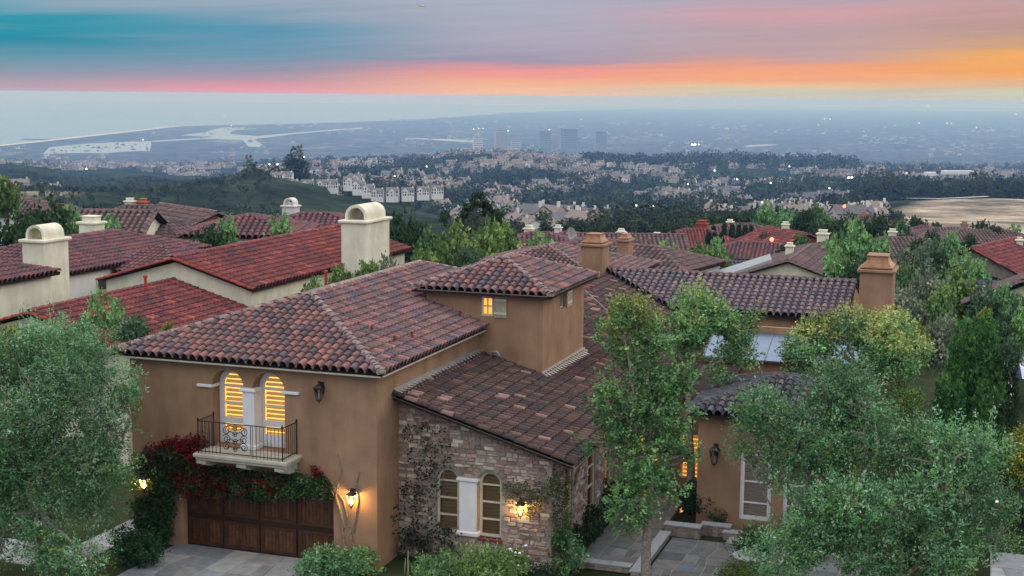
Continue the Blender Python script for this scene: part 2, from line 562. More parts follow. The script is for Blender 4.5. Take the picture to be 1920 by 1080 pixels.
# land cover as a colour of the ground itself: scrub, dry grass field, town
pxs = np.repeat(cols, nj)
dd = (Vt - CAM) @ FH
base = np.tile(np.array([.028, .040, .024]), (len(Vt), 1))
def blob(cx, cd, rx, rd):
    return np.clip(1.25 - np.sqrt(((pxs - cx) / rx) ** 2 + (np.log(dd.clip(1) / cd) / rd) ** 2), 0, .25) * 4
def lay(c, w):
    global base
    base = base * (1 - w[:, None]) + np.array(c) * w[:, None]
lay((.33, .27, .20), blob(1880, 640, 190, .42))
lay((.20, .18, .12), blob(60, 760, 90, .12) * .8)
lay((.19, .17, .12), blob(1000, 640, 60, .12) * .6)
town = np.clip((dd - 2600) / 1600, 0, 1) * np.where(pxs < 620, 1, np.clip((dd - 3300) / 800, 0, 1))
lay((.075, .08, .085), town)
lay((.050, .062, .030), np.clip((170 - dd) / 60, 0, 1))
def land_material():
    m = bpy.data.materials.new('land')
    m.use_nodes = True
    nt = m.node_tree; p = nt.nodes['Principled BSDF']; N, L = nt.nodes.new, nt.links.new
    geo = N('ShaderNodeNewGeometry')
    ac = N('ShaderNodeVertexColor'); ac.layer_name = 'Col'
    def noise(scale, det=4):
        n = N('ShaderNodeTexNoise'); n.inputs['Scale'].default_value = scale; n.inputs['Detail'].default_value = det
        L(geo.outputs['Position'], n.inputs['Vector']); return n.outputs['Fac']
    def rng(v, a, b, c, d):
        n = N('ShaderNodeMapRange'); L(v, n.inputs['Value'])
        for k, x in zip(('From Min', 'From Max', 'To Min', 'To Max'), (a, b, c, d)):
            n.inputs[k].default_value = x
        return n.outputs[0]
    def scale(c, f):
        n = N('ShaderNodeVectorMath'); n.operation = 'SCALE'; L(c, n.inputs[0]); L(f, n.inputs['Scale']); return n.outputs[0]
    c = scale(ac.outputs[0], rng(noise(.02, 6), .35, .65, .45, 1.6))
    c = scale(c, rng(noise(.0035, 3), .3, .7, .7, 1.3))
    c = scale(c, rng(noise(.11, 5), .35, .65, .72, 1.3))
    c = scale(c, rng(noise(.4, 3), .35, .65, .85, 1.15))
    # roofs and streets of the far town, too far off to tell apart
    vo = N('ShaderNodeTexVoronoi'); vo.inputs['Scale'].default_value = .022
    mp = N('ShaderNodeMapping'); mp.inputs['Scale'].default_value = (1, .45, 0)
    mp.inputs['Rotation'].default_value = (0, 0, -YAW)
    L(geo.outputs['Position'], mp.inputs[0]); L(mp.outputs[0], vo.inputs['Vector'])
    sep = N('ShaderNodeSeparateColor'); L(vo.outputs['Color'], sep.inputs[0])
    spk = rng(sep.outputs[0], .80, .98, 0, 1)
    dist = N('ShaderNodeVectorMath'); dist.operation = 'DOT_PRODUCT'
    L(geo.outputs['Position'], dist.inputs[0]); dist.inputs[1].default_value = tuple(FH)
    twn = rng(dist.outputs['Value'], 2700, 4200, 0, 1)
    mm = N('ShaderNodeMath'); mm.operation = 'MULTIPLY'; L(spk, mm.inputs[0]); L(twn, mm.inputs[1])
    m2 = N('ShaderNodeMath'); m2.operation = 'MULTIPLY'; L(mm.outputs[0], m2.inputs[0]); L(rng(noise(.0016, 3), .42, .6, .05, .55), m2.inputs[1])
    mx = N('ShaderNodeMix'); mx.data_type = 'RGBA'; L(m2.outputs[0], mx.inputs[0]); L(c, mx.inputs[6]); mx.inputs[7].default_value = (.50, .50, .50, 1)
    L(mx.outputs[2], p.inputs['Base Color'])
    p.inputs['Roughness'].default_value = 1; p.inputs['Specular IOR Level'].default_value = 0
    b = N('ShaderNodeBump'); b.inputs['Strength'].default_value = .6; b.inputs['Distance'].default_value = 6
    L(noise(.03, 5), b.inputs['Height']); L(b.outputs[0], p.inputs['Normal'])
    return m
terrain = link('terrain', raw_mesh('terrain', Vt, quads, land_material(), True, base))
tag(terrain, 'hillside falling to the town and the coastal plain', kind='structure')
# ground behind and beside the viewpoint
g = link('ground', raw_mesh('ground', [(-500, -500, -.3), (500, -500, -.3), (500, -36, -.3), (80, -10, -.3), (20, -37.5, -.3), (10, -37.5, -.3), (-70, -25, -.3), (-500, -60, -.3)], [tuple(range(8))], M['soil']))
tag(g, 'bare garden soil round the houses', kind='structure')

def sea_material(name, col, rough, bs, bstr, spec=.5):
    m = bpy.data.materials.new(name); m.use_nodes = True
    nt = m.node_tree; p = nt.nodes['Principled BSDF']; N, L = nt.nodes.new, nt.links.new
    geo = N('ShaderNodeNewGeometry')
    n = N('ShaderNodeTexNoise'); n.inputs['Scale'].default_value = bs; n.inputs['Detail'].default_value = 6
    L(geo.outputs['Position'], n.inputs['Vector'])
    b = N('ShaderNodeBump'); b.inputs['Strength'].default_value = bstr; b.inputs['Distance'].default_value = 1.5
    L(n.outputs['Fac'], b.inputs['Height']); L(b.outputs[0], p.inputs['Normal'])
    p.inputs['Base Color'].default_value = (*col, 1)
    p.inputs['Roughness'].default_value = rough
    p.inputs['Specular IOR Level'].default_value = spec
    p.inputs['IOR'].default_value = 1.33
    return m
m_sea = sea_material('sea', (.20, .30, .34), .38, .02, .5)
m_bay = sea_material('bay', (.30, .35, .34), .30, .05, .2)
def sea_rim(px, d):
    p = CAM + _coldir(px) * d
    return (p[0], p[1], SEA_Z)
rim = [sea_rim(px, 5200) for px in np.linspace(2900, -2600, 24)] + [sea_rim(px, 44500) for px in np.linspace(-2600, 2900, 60)]
sea = link('sea', raw_mesh('sea', rim, [tuple(range(len(rim)))], m_sea))
tag(sea, 'calm pale grey ocean out to the horizon', kind='structure')
def sheet(name, pts, z, mat, label):
    P = [on(x, y, 2, z) for x, y in pts]
    o = link(name, raw_mesh(name, P, [tuple(range(len(P)))], mat))
    tess = tessellate_polygon([[Vector(p) for p in P]])
    me = raw_mesh(name, P, [tuple(t) for t in tess], mat)
    o.data = me
    bm = bmesh.new(); bm.from_mesh(me); bmesh.ops.recalc_face_normals(bm, faces=bm.faces)
    if bm.faces and sum(f.normal.z for f in bm.faces) < 0:
        bmesh.ops.reverse_faces(bm, faces=bm.faces)
    bm.to_mesh(me); bm.free()
    return tag(o, label, kind='structure')
BZ = -256.0
sheet('bay_water', [(80, 289), (93, 276), (130, 272), (167, 269), (230, 266), (283, 264.5), (284, 270), (281, 283), (240, 284), (200, 287), (140, 287)], BZ, m_bay, 'bright harbour basin behind the beach')
sheet('bay_water', [(284, 266), (287, 263.5), (330, 261), (383, 258.5), (400, 256), (337, 254), (383, 248), (410, 240), (433, 238.3), (483, 241), (436, 245), (430, 251), (483, 255), (547, 249), (633, 242), (680, 239), (680, 241), (600, 247), (547, 252), (500, 258), (477, 261), (499, 276), (466, 275), (455, 262.5), (400, 260.5), (340, 263)], BZ, m_bay, 'bright winding harbour channel behind the beach')
sheet('bay_water', [(747, 259), (790, 259), (887, 262.5), (887, 267), (845, 265), (800, 262)], BZ, m_bay, 'bright strip of back bay beside the office towers')
sheet('bay_water', [(1394, 274), (1405, 272), (1440, 270.5), (1462, 271), (1440, 273.5), (1410, 275.5)], BZ, m_bay, 'bright reservoir beyond the dark tree ridge')
sheet('beach', [(0, 271), (60, 265), (190, 251), (320, 236.5), (345, 236), (322, 238.5), (190, 253.5), (62, 267.5), (0, 274)], SEA_Z + 6.2, material('sand', (.55, .52, .45), .95, .1, .01), 'pale beach along the shore')

# ------------------------------------------------------------------ the air
hm = bpy.data.materials.new('haze')
hm.use_nodes = True
hm.node_tree.nodes.remove(hm.node_tree.nodes['Principled BSDF'])
pv = hm.node_tree.nodes.new('ShaderNodeVolumePrincipled')
pv.inputs['Color'].default_value = (.28, .52, 1.0, 1)
pv.inputs['Absorption Color'].default_value = (.82, .93, 1, 1)
pv.inputs['Density'].default_value = HAZE = 1.25e-4
pv.inputs['Anisotropy'].default_value = 0.0
hm.node_tree.links.new(pv.outputs[0], hm.node_tree.nodes['Material Output'].inputs['Volume'])
hb = MB().box(-47000, 47000, -47000, 47000, SEA_Z - 16, 19.0).build('haze', hm)
tag(hb, 'thin blue evening haze over the valley', kind='stuff')
# ------------------------------------------------------------------ building kit
def glass_mat():
    m = bpy.data.materials.new('pane'); m.use_nodes = True
    nt = m.node_tree; N, L = nt.nodes.new, nt.links.new
    nt.nodes.remove(nt.nodes['Principled BSDF'])
    t = N('ShaderNodeBsdfTransparent'); t.inputs[0].default_value = (.86, .88, .88, 1)
    g = N('ShaderNodeBsdfGlossy'); g.inputs['Roughness'].default_value = .04
    fr = N('ShaderNodeFresnel'); fr.inputs['IOR'].default_value = 1.45
    mx = N('ShaderNodeMixShader')
    L(fr.outputs[0], mx.inputs[0]); L(t.outputs[0], mx.inputs[1]); L(g.outputs[0], mx.inputs[2])
    L(mx.outputs[0], nt.nodes['Material Output'].inputs[0])
    M['pane'] = m
glass_mat()

def tri_poly(outer, holes=()):
    """triangles filling a 2-D outline with holes; returns points and faces"""
    loops = [[Vector((a, b, 0)) for a, b in outer]] + [[Vector((a, b, 0)) for a, b in h] for h in holes]
    pts = [p for l in loops for p in l]
    return [(p.x, p.y) for p in pts], [tuple(t) for t in tessellate_polygon(loops)]

def wall(name, parent, frame, outer, holes=(), depth=.3, mat=None, reveal=True):
    """flat wall in frame (origin, u, v, inward) with openings and their reveals"""
    o, u, v, w = [Vector(x) for x in frame]
    P, T = tri_poly(outer, holes)
    mb = MB()
    mb.add([o + u * a + v * b for a, b in P], T)
    for h in (list(holes) if reveal else []):
        n = len(h)
        ring = [o + u * a + v * b for a, b in h]
        back = [p + w * depth for p in ring]
        mb.add(ring + back, [(i, (i + 1) % n, n + (i + 1) % n, n + i) for i in range(n)])
    n = len(outer)
    ring = [o + u * a + v * b for a, b in outer]
    mb.add(ring + [p + w * depth for p in ring], [(i, (i + 1) % n, n + (i + 1) % n, n + i) for i in range(n)])
    return mb.build(name, mat or M['stucco'], parent)

def arch(x0, x1, z0, zs, n=10, flat=False):
    """outline of a round-headed opening, springing at zs"""
    r = (x1 - x0) / 2
    pts = [(x0, z0), (x1, z0)]
    if flat:
        return pts + [(x1, zs), (x0, zs)]
    for k in range(n + 1):
        a = math.pi * k / n
        pts.append(((x0 + x1) / 2 + r * math.cos(a), zs + r * math.sin(a)))
    return pts

def inset(poly, d):
    n = len(poly)
    A = sum(poly[i][0] * poly[(i + 1) % n][1] - poly[(i + 1) % n][0] * poly[i][1] for i in range(n))
    s = 1 if A > 0 else -1
    out = []
    for i in range(n):
        p0, p1, p2 = Vector(poly[i - 1]), Vector(poly[i]), Vector(poly[(i + 1) % n])
        e1 = (p1 - p0).normalized(); e2 = (p2 - p1).normalized()
        n1 = Vector((-e1.y, e1.x)) * s; n2 = Vector((-e2.y, e2.x)) * s
        m = (n1 + n2)
        m = m / max(.3, m.dot(n1)) if m.length > 1e-6 else n1
        q = p1 + m * d
        out.append((q.x, q.y))
    return out

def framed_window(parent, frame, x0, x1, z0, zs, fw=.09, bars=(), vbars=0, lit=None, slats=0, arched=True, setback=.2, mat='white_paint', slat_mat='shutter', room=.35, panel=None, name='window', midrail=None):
    """one window: its frame mesh is the part, panes, bars, shutter slats are sub-parts"""
    o, u, v, w = [Vector(x) for x in frame]
    out = arch(x0, x1, z0, zs, flat=not arched)
    inn = inset(out, fw)
    P, T = tri_poly(out, [inn])
    def pt(a, b, c):
        return o + u * a + v * b + w * c
    mb = MB()
    n = len(P)
    mb.add([pt(a, b, setback) for a, b in P] + [pt(a, b, setback + .09) for a, b in P], T + [tuple(i + n for i in reversed(t)) for t in T])
    k = len(inn)
    mb.add([pt(a, b, setback) for a, b in inn] + [pt(a, b, setback + .09) for a, b in inn], [(i, (i + 1) % k, k + (i + 1) % k, k + i) for i in range(k)])
    k = len(out)
    mb.add([pt(a, b, setback) for a, b in out] + [pt(a, b, setback + .09) for a, b in out], [((i + 1) % k, i, k + i, k + (i + 1) % k) for i in range(k)])
    win = mb.build(name, M[mat], parent)
    ix0, ix1 = x0 + fw, x1 - fw
    def bar(a0, a1, b0, b1, c0, c1, nm, m):
        q = [pt(a0, b0, c0), pt(a1, b0, c0), pt(a1, b1, c0), pt(a0, b1, c0)]
        MB().prism(q, w * (c1 - c0)).build(nm, m, win)
    for b in bars:
        bar(ix0, ix1, b - .028, b + .028, setback + .012, setback + .07, 'glazing_bar', M[mat])
    for i in range(vbars):
        c = ix0 + (ix1 - ix0) * (i + 1) / (vbars + 1)
        bar(c - .022, c + .022, z0 + fw, zs, setback + .014, setback + .066, 'glazing_bar', M[mat])
    if midrail:
        bar(ix0, ix1, midrail - .10, midrail + .10, setback + .008, setback + .075, 'mid_rail', M[mat])
    if panel:
        bar(ix0, ix1, z0 + fw * .5, panel, setback + .01, setback + .08, 'bottom_panel', M[mat])
    Pp, Tp = tri_poly(inn)
    raw = [pt(a, b, setback + .045) for a, b in Pp]
    link('pane', raw_mesh('pane', raw, Tp, M['pane']), win)
    top = zs + ((x1 - x0) / 2 if arched else 0)
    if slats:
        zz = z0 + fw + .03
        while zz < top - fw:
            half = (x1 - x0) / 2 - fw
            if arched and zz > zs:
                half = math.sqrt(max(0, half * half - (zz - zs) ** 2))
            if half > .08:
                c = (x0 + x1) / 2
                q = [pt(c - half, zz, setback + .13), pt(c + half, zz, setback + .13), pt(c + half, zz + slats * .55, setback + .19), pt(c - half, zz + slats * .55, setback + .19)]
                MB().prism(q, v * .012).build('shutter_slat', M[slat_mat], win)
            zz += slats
    m = M[lit] if lit else M['glass']
    big = inset(out, -.02)
    Pb, Tb = tri_poly(big)
    link('lit_room' if lit else 'dark_room', raw_mesh('room', [pt(a, b, setback + room) for a, b in Pb], Tb, m), win)
    return win

# ---- clay tiles
TILE_PROFILE = [(0, -.035), (.10, -.050), (.22, -.035), (.27, .045), (.36, .092), (.48, .120), (.62, .128), (.77, .118), (.90, .085), (.97, .040), (1.0, -.035)]
TILE_CACHE = {}
def tile_shape(w, l, lo=False):
    prof = TILE_PROFILE if not lo else [(0, -.035), (.2, -.045), (.27, .05), (.45, .112), (.66, .12), (.88, .088), (.97, .03), (1, -.035)]
    k = w / .30
    n = len(prof)
    V = []
    for y, lift, tap in ((0, .055, 1.0), (l, .004, .95)):
        for a, h in prof:
            V.append((w * (.55 + (a - .55) * (tap if h > 0 else 1)), y, h * k * tap + lift))
    V += [(w * a, .004, h * k + .055 - .034) for a, h in prof]
    Fc = [(i, i + 1, n + i + 1, n + i) for i in range(n - 1)] + [(2 * n + i, 2 * n + i + 1, i + 1, i) for i in range(n - 1)]
    return np.array(V), Fc
def tile_mesh(w, l, c):
    key = (round(w, 3), round(l, 3), c)
    if key not in TILE_CACHE:
        V, Fc = tile_shape(w, l)
        me = raw_mesh('tile', V, Fc, M['tile'], False, np.tile(np.array(c), (len(V), 1)))
        TILE_CACHE[key] = me
    return TILE_CACHE[key]
def clip_face(pts, edges):
    for (q, nrm) in edges:
        out = []
        for i in range(len(pts)):
            a, b = pts[i - 1], pts[i]
            da = (a[0] - q[0]) * nrm[0] + (a[1] - q[1]) * nrm[1]
            db = (b[0] - q[0]) * nrm[0] + (b[1] - q[1]) * nrm[1]
            if (da >= 0) != (db >= 0):
                t = da / (da - db)
                out.append(a + (b - a) * t)
            if db >= 0:
                out.append(b)
        pts = out
        if len(pts) < 3:
            return []
    return pts

class TileBudget:
    def __init__(s, n):
        s.n = n
def blend_palette(pal, r, prev=None):
    x = r.random() * sum(p[0] for p in pal)
    for wgt, c in pal:
        x -= wgt
        if x <= 0:
            return c
    return pal[-1][1]
def mute(p, k=.3):
    t = sum(w for w, c in p)
    m = [sum(w * c[i] for w, c in p) / t for i in range(3)]
    return [(w, tuple(round(c[i] * (1 - k) + m[i] * k, 4) for i in range(3))) for w, c in p]
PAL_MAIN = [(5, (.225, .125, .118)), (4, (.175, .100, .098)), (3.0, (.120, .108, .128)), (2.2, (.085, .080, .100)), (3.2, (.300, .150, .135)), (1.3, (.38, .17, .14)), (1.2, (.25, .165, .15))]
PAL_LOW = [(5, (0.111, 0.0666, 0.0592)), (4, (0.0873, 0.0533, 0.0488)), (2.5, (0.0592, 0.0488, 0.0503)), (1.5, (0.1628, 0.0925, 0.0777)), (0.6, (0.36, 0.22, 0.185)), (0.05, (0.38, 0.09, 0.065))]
PAL_DARK = [(4, (.085, .088, .100)), (3, (.110, .110, .120)), (2, (.064, .068, .080)), (.6, (.14, .12, .118))]
PAL_RED = [(5, (.225, .062, .058)), (3.5, (.175, .056, .056)), (2.6, (.110, .048, .054)), (1.6, (.29, .080, .066)), (.3, (.42, .12, .075))]
PAL_RED2 = [(5, (.195, .088, .092)), (3.5, (.155, .078, .086)), (3, (.110, .074, .088)), (1.0, (.26, .095, .085))]
PAL_BROWN = [(5, (.165, .105, .100)), (3, (.130, .090, .088)), (2, (.100, .082, .084)), (1, (.21, .12, .105))]

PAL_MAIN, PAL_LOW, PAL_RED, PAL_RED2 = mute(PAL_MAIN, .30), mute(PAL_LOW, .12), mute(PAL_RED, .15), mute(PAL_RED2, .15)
def tile_roof(parent, poly, w=.30, e=.37, pal=PAL_MAIN, budget=None, deck=True, seed=1, lo=False, lift=0.0, bands=.35, deckname='roof'):
    """one roof plane: its deck is the part, its tiles are sub-parts; tiles past the budget are one mesh"""
    r = random.Random(seed)
    P = [Vector(p) for p in poly]
    n = Vector((0, 0, 0))
    for i in range(len(P)):
        n += (P[i] - P[0]).cross(P[(i + 1) % len(P)] - P[0])
    n.normalize()
    if n.z < 0:
        n = -n; P.reverse()
    t = Vector((0, 0, 1)) - n * n.z
    t.normalize()
    s = t.cross(n)
    o = min(P, key=lambda p: p.z)
    Q = [((p - o).dot(s), (p - o).dot(t)) for p in P]
    A = sum(Q[i][0] * Q[(i + 1) % len(Q)][1] - Q[(i + 1) % len(Q)][0] * Q[i][1] for i in range(len(Q)))
    if A < 0:
        Q.reverse(); P.reverse()
    edges = []
    for i in range(len(Q)):
        a, b = Q[i], Q[(i + 1) % len(Q)]
        ex, ey = b[0] - a[0], b[1] - a[1]
        ln = math.hypot(ex, ey)
        edges.append((a, (-ey / ln, ex / ln)))
    dk = None
    if deck:
        dk = MB().prism([p - n * .105 + n * lift for p in P], n * -.06).build(deckname, M['deck'], parent)
    par = dk or parent
    a0, a1 = min(q[0] for q in Q), max(q[0] for q in Q)
    b0, b1 = min(q[1] for q in Q), max(q[1] for q in Q)
    BV, BF = tile_shape(w, e + .06, lo)
    stuffV, stuffF, stuffC, nb = [], [], [], 0
    col_n = int(math.ceil((a1 - a0) / w)); w_ = (a1 - a0) / col_n
    row_n = int(math.ceil((b1 - b0) / e))
    Rm = Matrix((s, t, n)).transposed()
    Rn = np.array(Rm)
    on_ = np.array(o + n * lift)
    for j in range(row_n):
        for i in range(col_n):
            a, b = a0 + i * w_, b0 + j * e - (.04 if j == 0 else 0)
            cs = [(a + .02, b + .03), (a + w_ - .02, b + .03), (a + w_ - .02, b + e * .9), (a + .02, b + e * .9)]
            dist = [min((x - q[0]) * m[0] + (y - q[1]) * m[1] for q, m in edges if not (abs(m[0]) < .01 and m[1] > 0 and j == 0)) if True else 0 for x, y in cs]
            if max(dist) < -.0 and min(dist) < -w_:
                continue
            c = blend_palette(pal, r)
            k = .86 + .28 * r.random()
            c = tuple(round(x * k, 3) for x in c) if budget is None or budget.n <= 0 else c
            jx, ja = r.uniform(-.006, .006), r.uniform(-.012, .012)
            full = min(dist) > -.015
            if full and budget is not None and budget.n > 0:
                budget.n -= 1
                mw = Matrix.Translation(o + n * lift + s * (a + jx) + t * b) @ (Rm.to_4x4() @ Matrix.Rotation(ja, 4, 'Z'))
                link('tile', tile_mesh(w_, e + .06, c), par, mw)
                continue
            L = BV.copy()
            L[:, 0] = L[:, 0] * (w_ / w) + a + jx - ja * L[:, 1]
            L[:, 1] += b
            if full:
                stuffV.append(L @ Rn.T + on_)
                stuffF += [tuple(x + nb for x in f) for f in BF]
                nb += len(L); stuffC += [c] * len(L)
            else:
                for f in BF:
                    q = clip_face([L[x] for x in f], edges)
                    if len(q) >= 3:
                        stuffV.append(np.array(q) @ Rn.T + on_)
                        stuffF.append(tuple(range(nb, nb + len(q))))
                        nb += len(q); stuffC += [c] * len(q)
    if stuffV:
        so = link('roof_tiles', raw_mesh('roof_tiles', np.concatenate(stuffV), stuffF, M['tile'], False, np.array(stuffC)), par)
        so['kind'] = 'stuff'
    return dk
CAP_CACHE = {}
def cap_mesh(rad, l, c):
    key = (rad, l, c)
    if key not in CAP_CACHE:
        V, Fc = [], []
        n = 7
        for y, k, z in ((0, 1.0, .03), (l, .88, .0)):
            for i in range(n):
                a = math.pi * i / (n - 1)
                V.append((rad * k * math.cos(a), y, rad * .75 * k * math.sin(a) + z))
        for i in range(n):
            a = math.pi * i / (n - 1)
            V.append((rad * .80 * math.cos(a), 0.002, rad * .75 * .78 * math.sin(a) + .03))
        Fc = [(i + 1, i, n + i, n + i + 1) for i in range(n - 1)] + [(i, i + 1, 2 * n + i + 1, 2 * n + i) for i in range(n - 1)]
        CAP_CACHE[key] = raw_mesh('ridge_tile', V, Fc, M['tile'], False, np.tile(np.array(c), (len(V), 1)))
    return CAP_CACHE[key]
def cap_line(parent, p0, p1, rad=.15, l=.40, pal=PAL_MAIN, seed=3, drop=.02, mortar=False):
    """overlapping ridge or hip tiles from the low end p0 to p1"""
    r = random.Random(seed)
    p0, p1 = Vector(p0), Vector(p1)
    d = p1 - p0
    n = max(1, round(d.length / l))
    d.normalize()
    x = d.cross(Vector((0, 0, 1))).normalized()
    z = x.cross(d)
    Rm = Matrix((x, d, z)).transposed().to_4x4()
    step = (p1 - p0).length / n
    for i in range(n):
        c = blend_palette(pal, r)
        link('ridge_tile', cap_mesh(rad, l + .06, c), parent, Matrix.Translation(p0 + d * step * i + z * (.045 - drop) + x * r.uniform(-.008, .008)) @ Rm @ Matrix.Rotation(r.uniform(-.02, .02), 4, 'Z'))
    if mortar:
        MB().prism([p0 + x * (rad * 1.0) - z * .03, p0 - x * (rad * 1.0) - z * .03, p0 - x * rad * .7 + z * .07, p0 + x * rad * .7 + z * .07], p1 - p0).build('mortar_bed', M['mortar'], parent)

def stones(parent, frame, outer, holes, seed=5, budget=None, sw=(.20, .48), sh=(.10, .22), tint=1.0):
    """rubble facing: every stone is a chamfered block standing proud of the joint"""
    r = random.Random(seed)
    o, u, v, w = [Vector(x) for x in frame]
    def inside(poly, x, y):
        c = False
        for i in range(len(poly)):
            x1, y1 = poly[i]; x2, y2 = poly[i - 1]
            if (y1 > y) != (y2 > y) and x < (x2 - x1) * (y - y1) / (y2 - y1) + x1:
                c = not c
        return c
    x0, x1 = min(p[0] for p in outer), max(p[0] for p in outer)
    y0, y1 = min(p[1] for p in outer), max(p[1] for p in outer)
    pal = [(.43, .32, .275), (.35, .25, .22), (.51, .41, .34), (.28, .195, .17), (.42, .275, .235), (.59, .50, .42), (.33, .26, .24)]
    allv = MB()
    y = y0
    made = []
    while y < y1:
        h = r.uniform(*sh)
        x = x0 - r.uniform(0, .2)
        while x < x1:
            ww = r.uniform(*sw)
            split = r.random() < .22 and h > .15
            cells = [(x, y, ww, h)] if not split else [(x, y, ww, h * .48), (x, y + h * .5, ww, h * .5)]
            for (cx, cy_, cw, ch) in cells:
                g = .014
                ax, bx, ay, by = max(cx + g, x0), min(cx + cw - g, x1), cy_ + g, cy_ + ch - g
                if bx - ax < .05:
                    continue
                pr = [(ax, ay), (bx, ay), (bx, by), (ax, by), ((ax + bx) / 2, by), ((ax + bx) / 2, ay), ((ax + bx) / 2, (ay + by) / 2)]
                if not all(inside(outer, *p) for p in pr):
                    continue
                if any(inside(hh, *p) for hh in holes for p in pr):
                    continue
                made.append((ax, bx, ay, by))
            x += ww
        y += h
    made.sort(key=lambda m: -(m[1] - m[0]) * (m[3] - m[2]))
    for k, (ax, bx, ay, by) in enumerate(made):
        dep = r.uniform(.02, .065)
        c = .03
        j = lambda: r.uniform(-.022, .022)
        out = [(ax + j(), ay + j()), (bx + j(), ay + j()), (bx + j(), by + j()), (ax + j(), by + j())]
        mid = ((ax + bx) / 2, (ay + by) / 2)
        cc = r.choice(pal)
        kk = r.uniform(.75, 1.2) * tint
        cc = tuple(q * kk for q in cc)
        vs, fs = [], []
        for (sc, dp) in ((1.0, -.02), (1.0, dep * .55), (.86, dep)):
            for (px_, py_) in out:
                qx, qy = mid[0] + (px_ - mid[0]) * sc, mid[1] + (py_ - mid[1]) * sc
                vs.append(o + u * qx + v * qy - w * (dp + (j() * .3 if sc < 1 else 0)))
        for kx in range(2):
            for i in range(4):
                jj = (i + 1) % 4
                fs.append((kx * 4 + i, kx * 4 + jj, kx * 4 + 4 + jj, kx * 4 + 4 + i))
        fs.append((8, 9, 10, 11))
        if budget is not None and budget.n > 0:
            budget.n -= 1
            link('stone', raw_mesh('stone', vs, fs, M['stone'], False, np.tile(np.array(cc), (len(vs), 1))), parent)
        else:
            allv.color(cc); allv.add(vs, fs)
    if allv.v:
        so = allv.build('small_stones', M['stone'], parent, cols=True)
        so['kind'] = 'stuff'

def lantern(loc, out, lit, label, size=1.0, power=60, color=(1, .55, .18)):
    """wall lantern: back plate, arm, tapered four-sided cage, roof, finial"""
    loc = Vector(loc); out = Vector(out).normalized()
    t = empty('wall_lantern', loc, label, 'wall lantern', 'wall lanterns')
    s = size
    side = Vector((0, 0, 1)).cross(out)
    c = loc + out * .22 * s
    pl = [loc + side * a * .06 * s + Vector((0, 0, b * s)) - out * .0 for a, b in ((-1, -.02), (1, -.02), (1, .34), (-1, .34))]
    MB().prism(pl, out * .02).build('back_plate', M['iron'], t)
    MB().tube([loc + Vector((0, 0, .26 * s)), loc + out * .10 * s + Vector((0, 0, .36 * s)), c + Vector((0, 0, .34 * s))], .014 * s, 5).build('arm', M['iron'], t)
    MB().lathe(c, [(.13 * s, .19 * s), (.14 * s, .21 * s), (.085 * s, .27 * s), (.03 * s, .31 * s), (.02 * s, .36 * s), (.03 * s, .38 * s), (.004, .42 * s)], 4, True).build('lantern_roof', M['iron'], t)
    MB().lathe(c, [(.05 * s, -.20 * s), (.055 * s, -.17 * s), (.02 * s, -.205 * s), (.012 * s, -.25 * s), (.004, -.28 * s)][::-1], 4, True).build('lantern_base', M['iron'], t)
    fr = MB()
    for a in range(4):
        an = math.pi / 2 * (a + .5)
        d = Vector((math.cos(an), math.sin(an), 0)) * 1.41421
        fr.tube([c + d * .055 * s + Vector((0, 0, -.18 * s)), c + d * .12 * s + Vector((0, 0, .19 * s))], .010 * s, 4)
    fr.build('cage', M['iron'], t)
    MB().lathe(c, [(.045 * s, -.17 * s), (.11 * s, .185 * s)], 4, True).build('lantern_glass', M['pane'], t)
    if lit:
        MB().lathe(c, [(.012, -.12 * s), (.035 * s, -.08 * s), (.045 * s, 0), (.03 * s, .08 * s), (.005, .12 * s)], 8).build('flame', M['flame'], t, True)
        ld = bpy.data.lights.new('lantern_light', 'POINT')
        ld.energy = power; ld.color = color; ld.shadow_soft_size = .06
        lo_ = bpy.data.objects.new('lantern_light', ld)
        COL.objects.link(lo_); lo_.parent = t
        lo_.location = c - loc + Vector((0, 0, .15 * s))
    else:
        MB().lathe(c, [(.02 * s, -.14 * s), (.028 * s, -.06 * s), (.02 * s, .0), (.004, .05 * s)], 6).build('bulb', M['white_paint'], t, True)
    return t
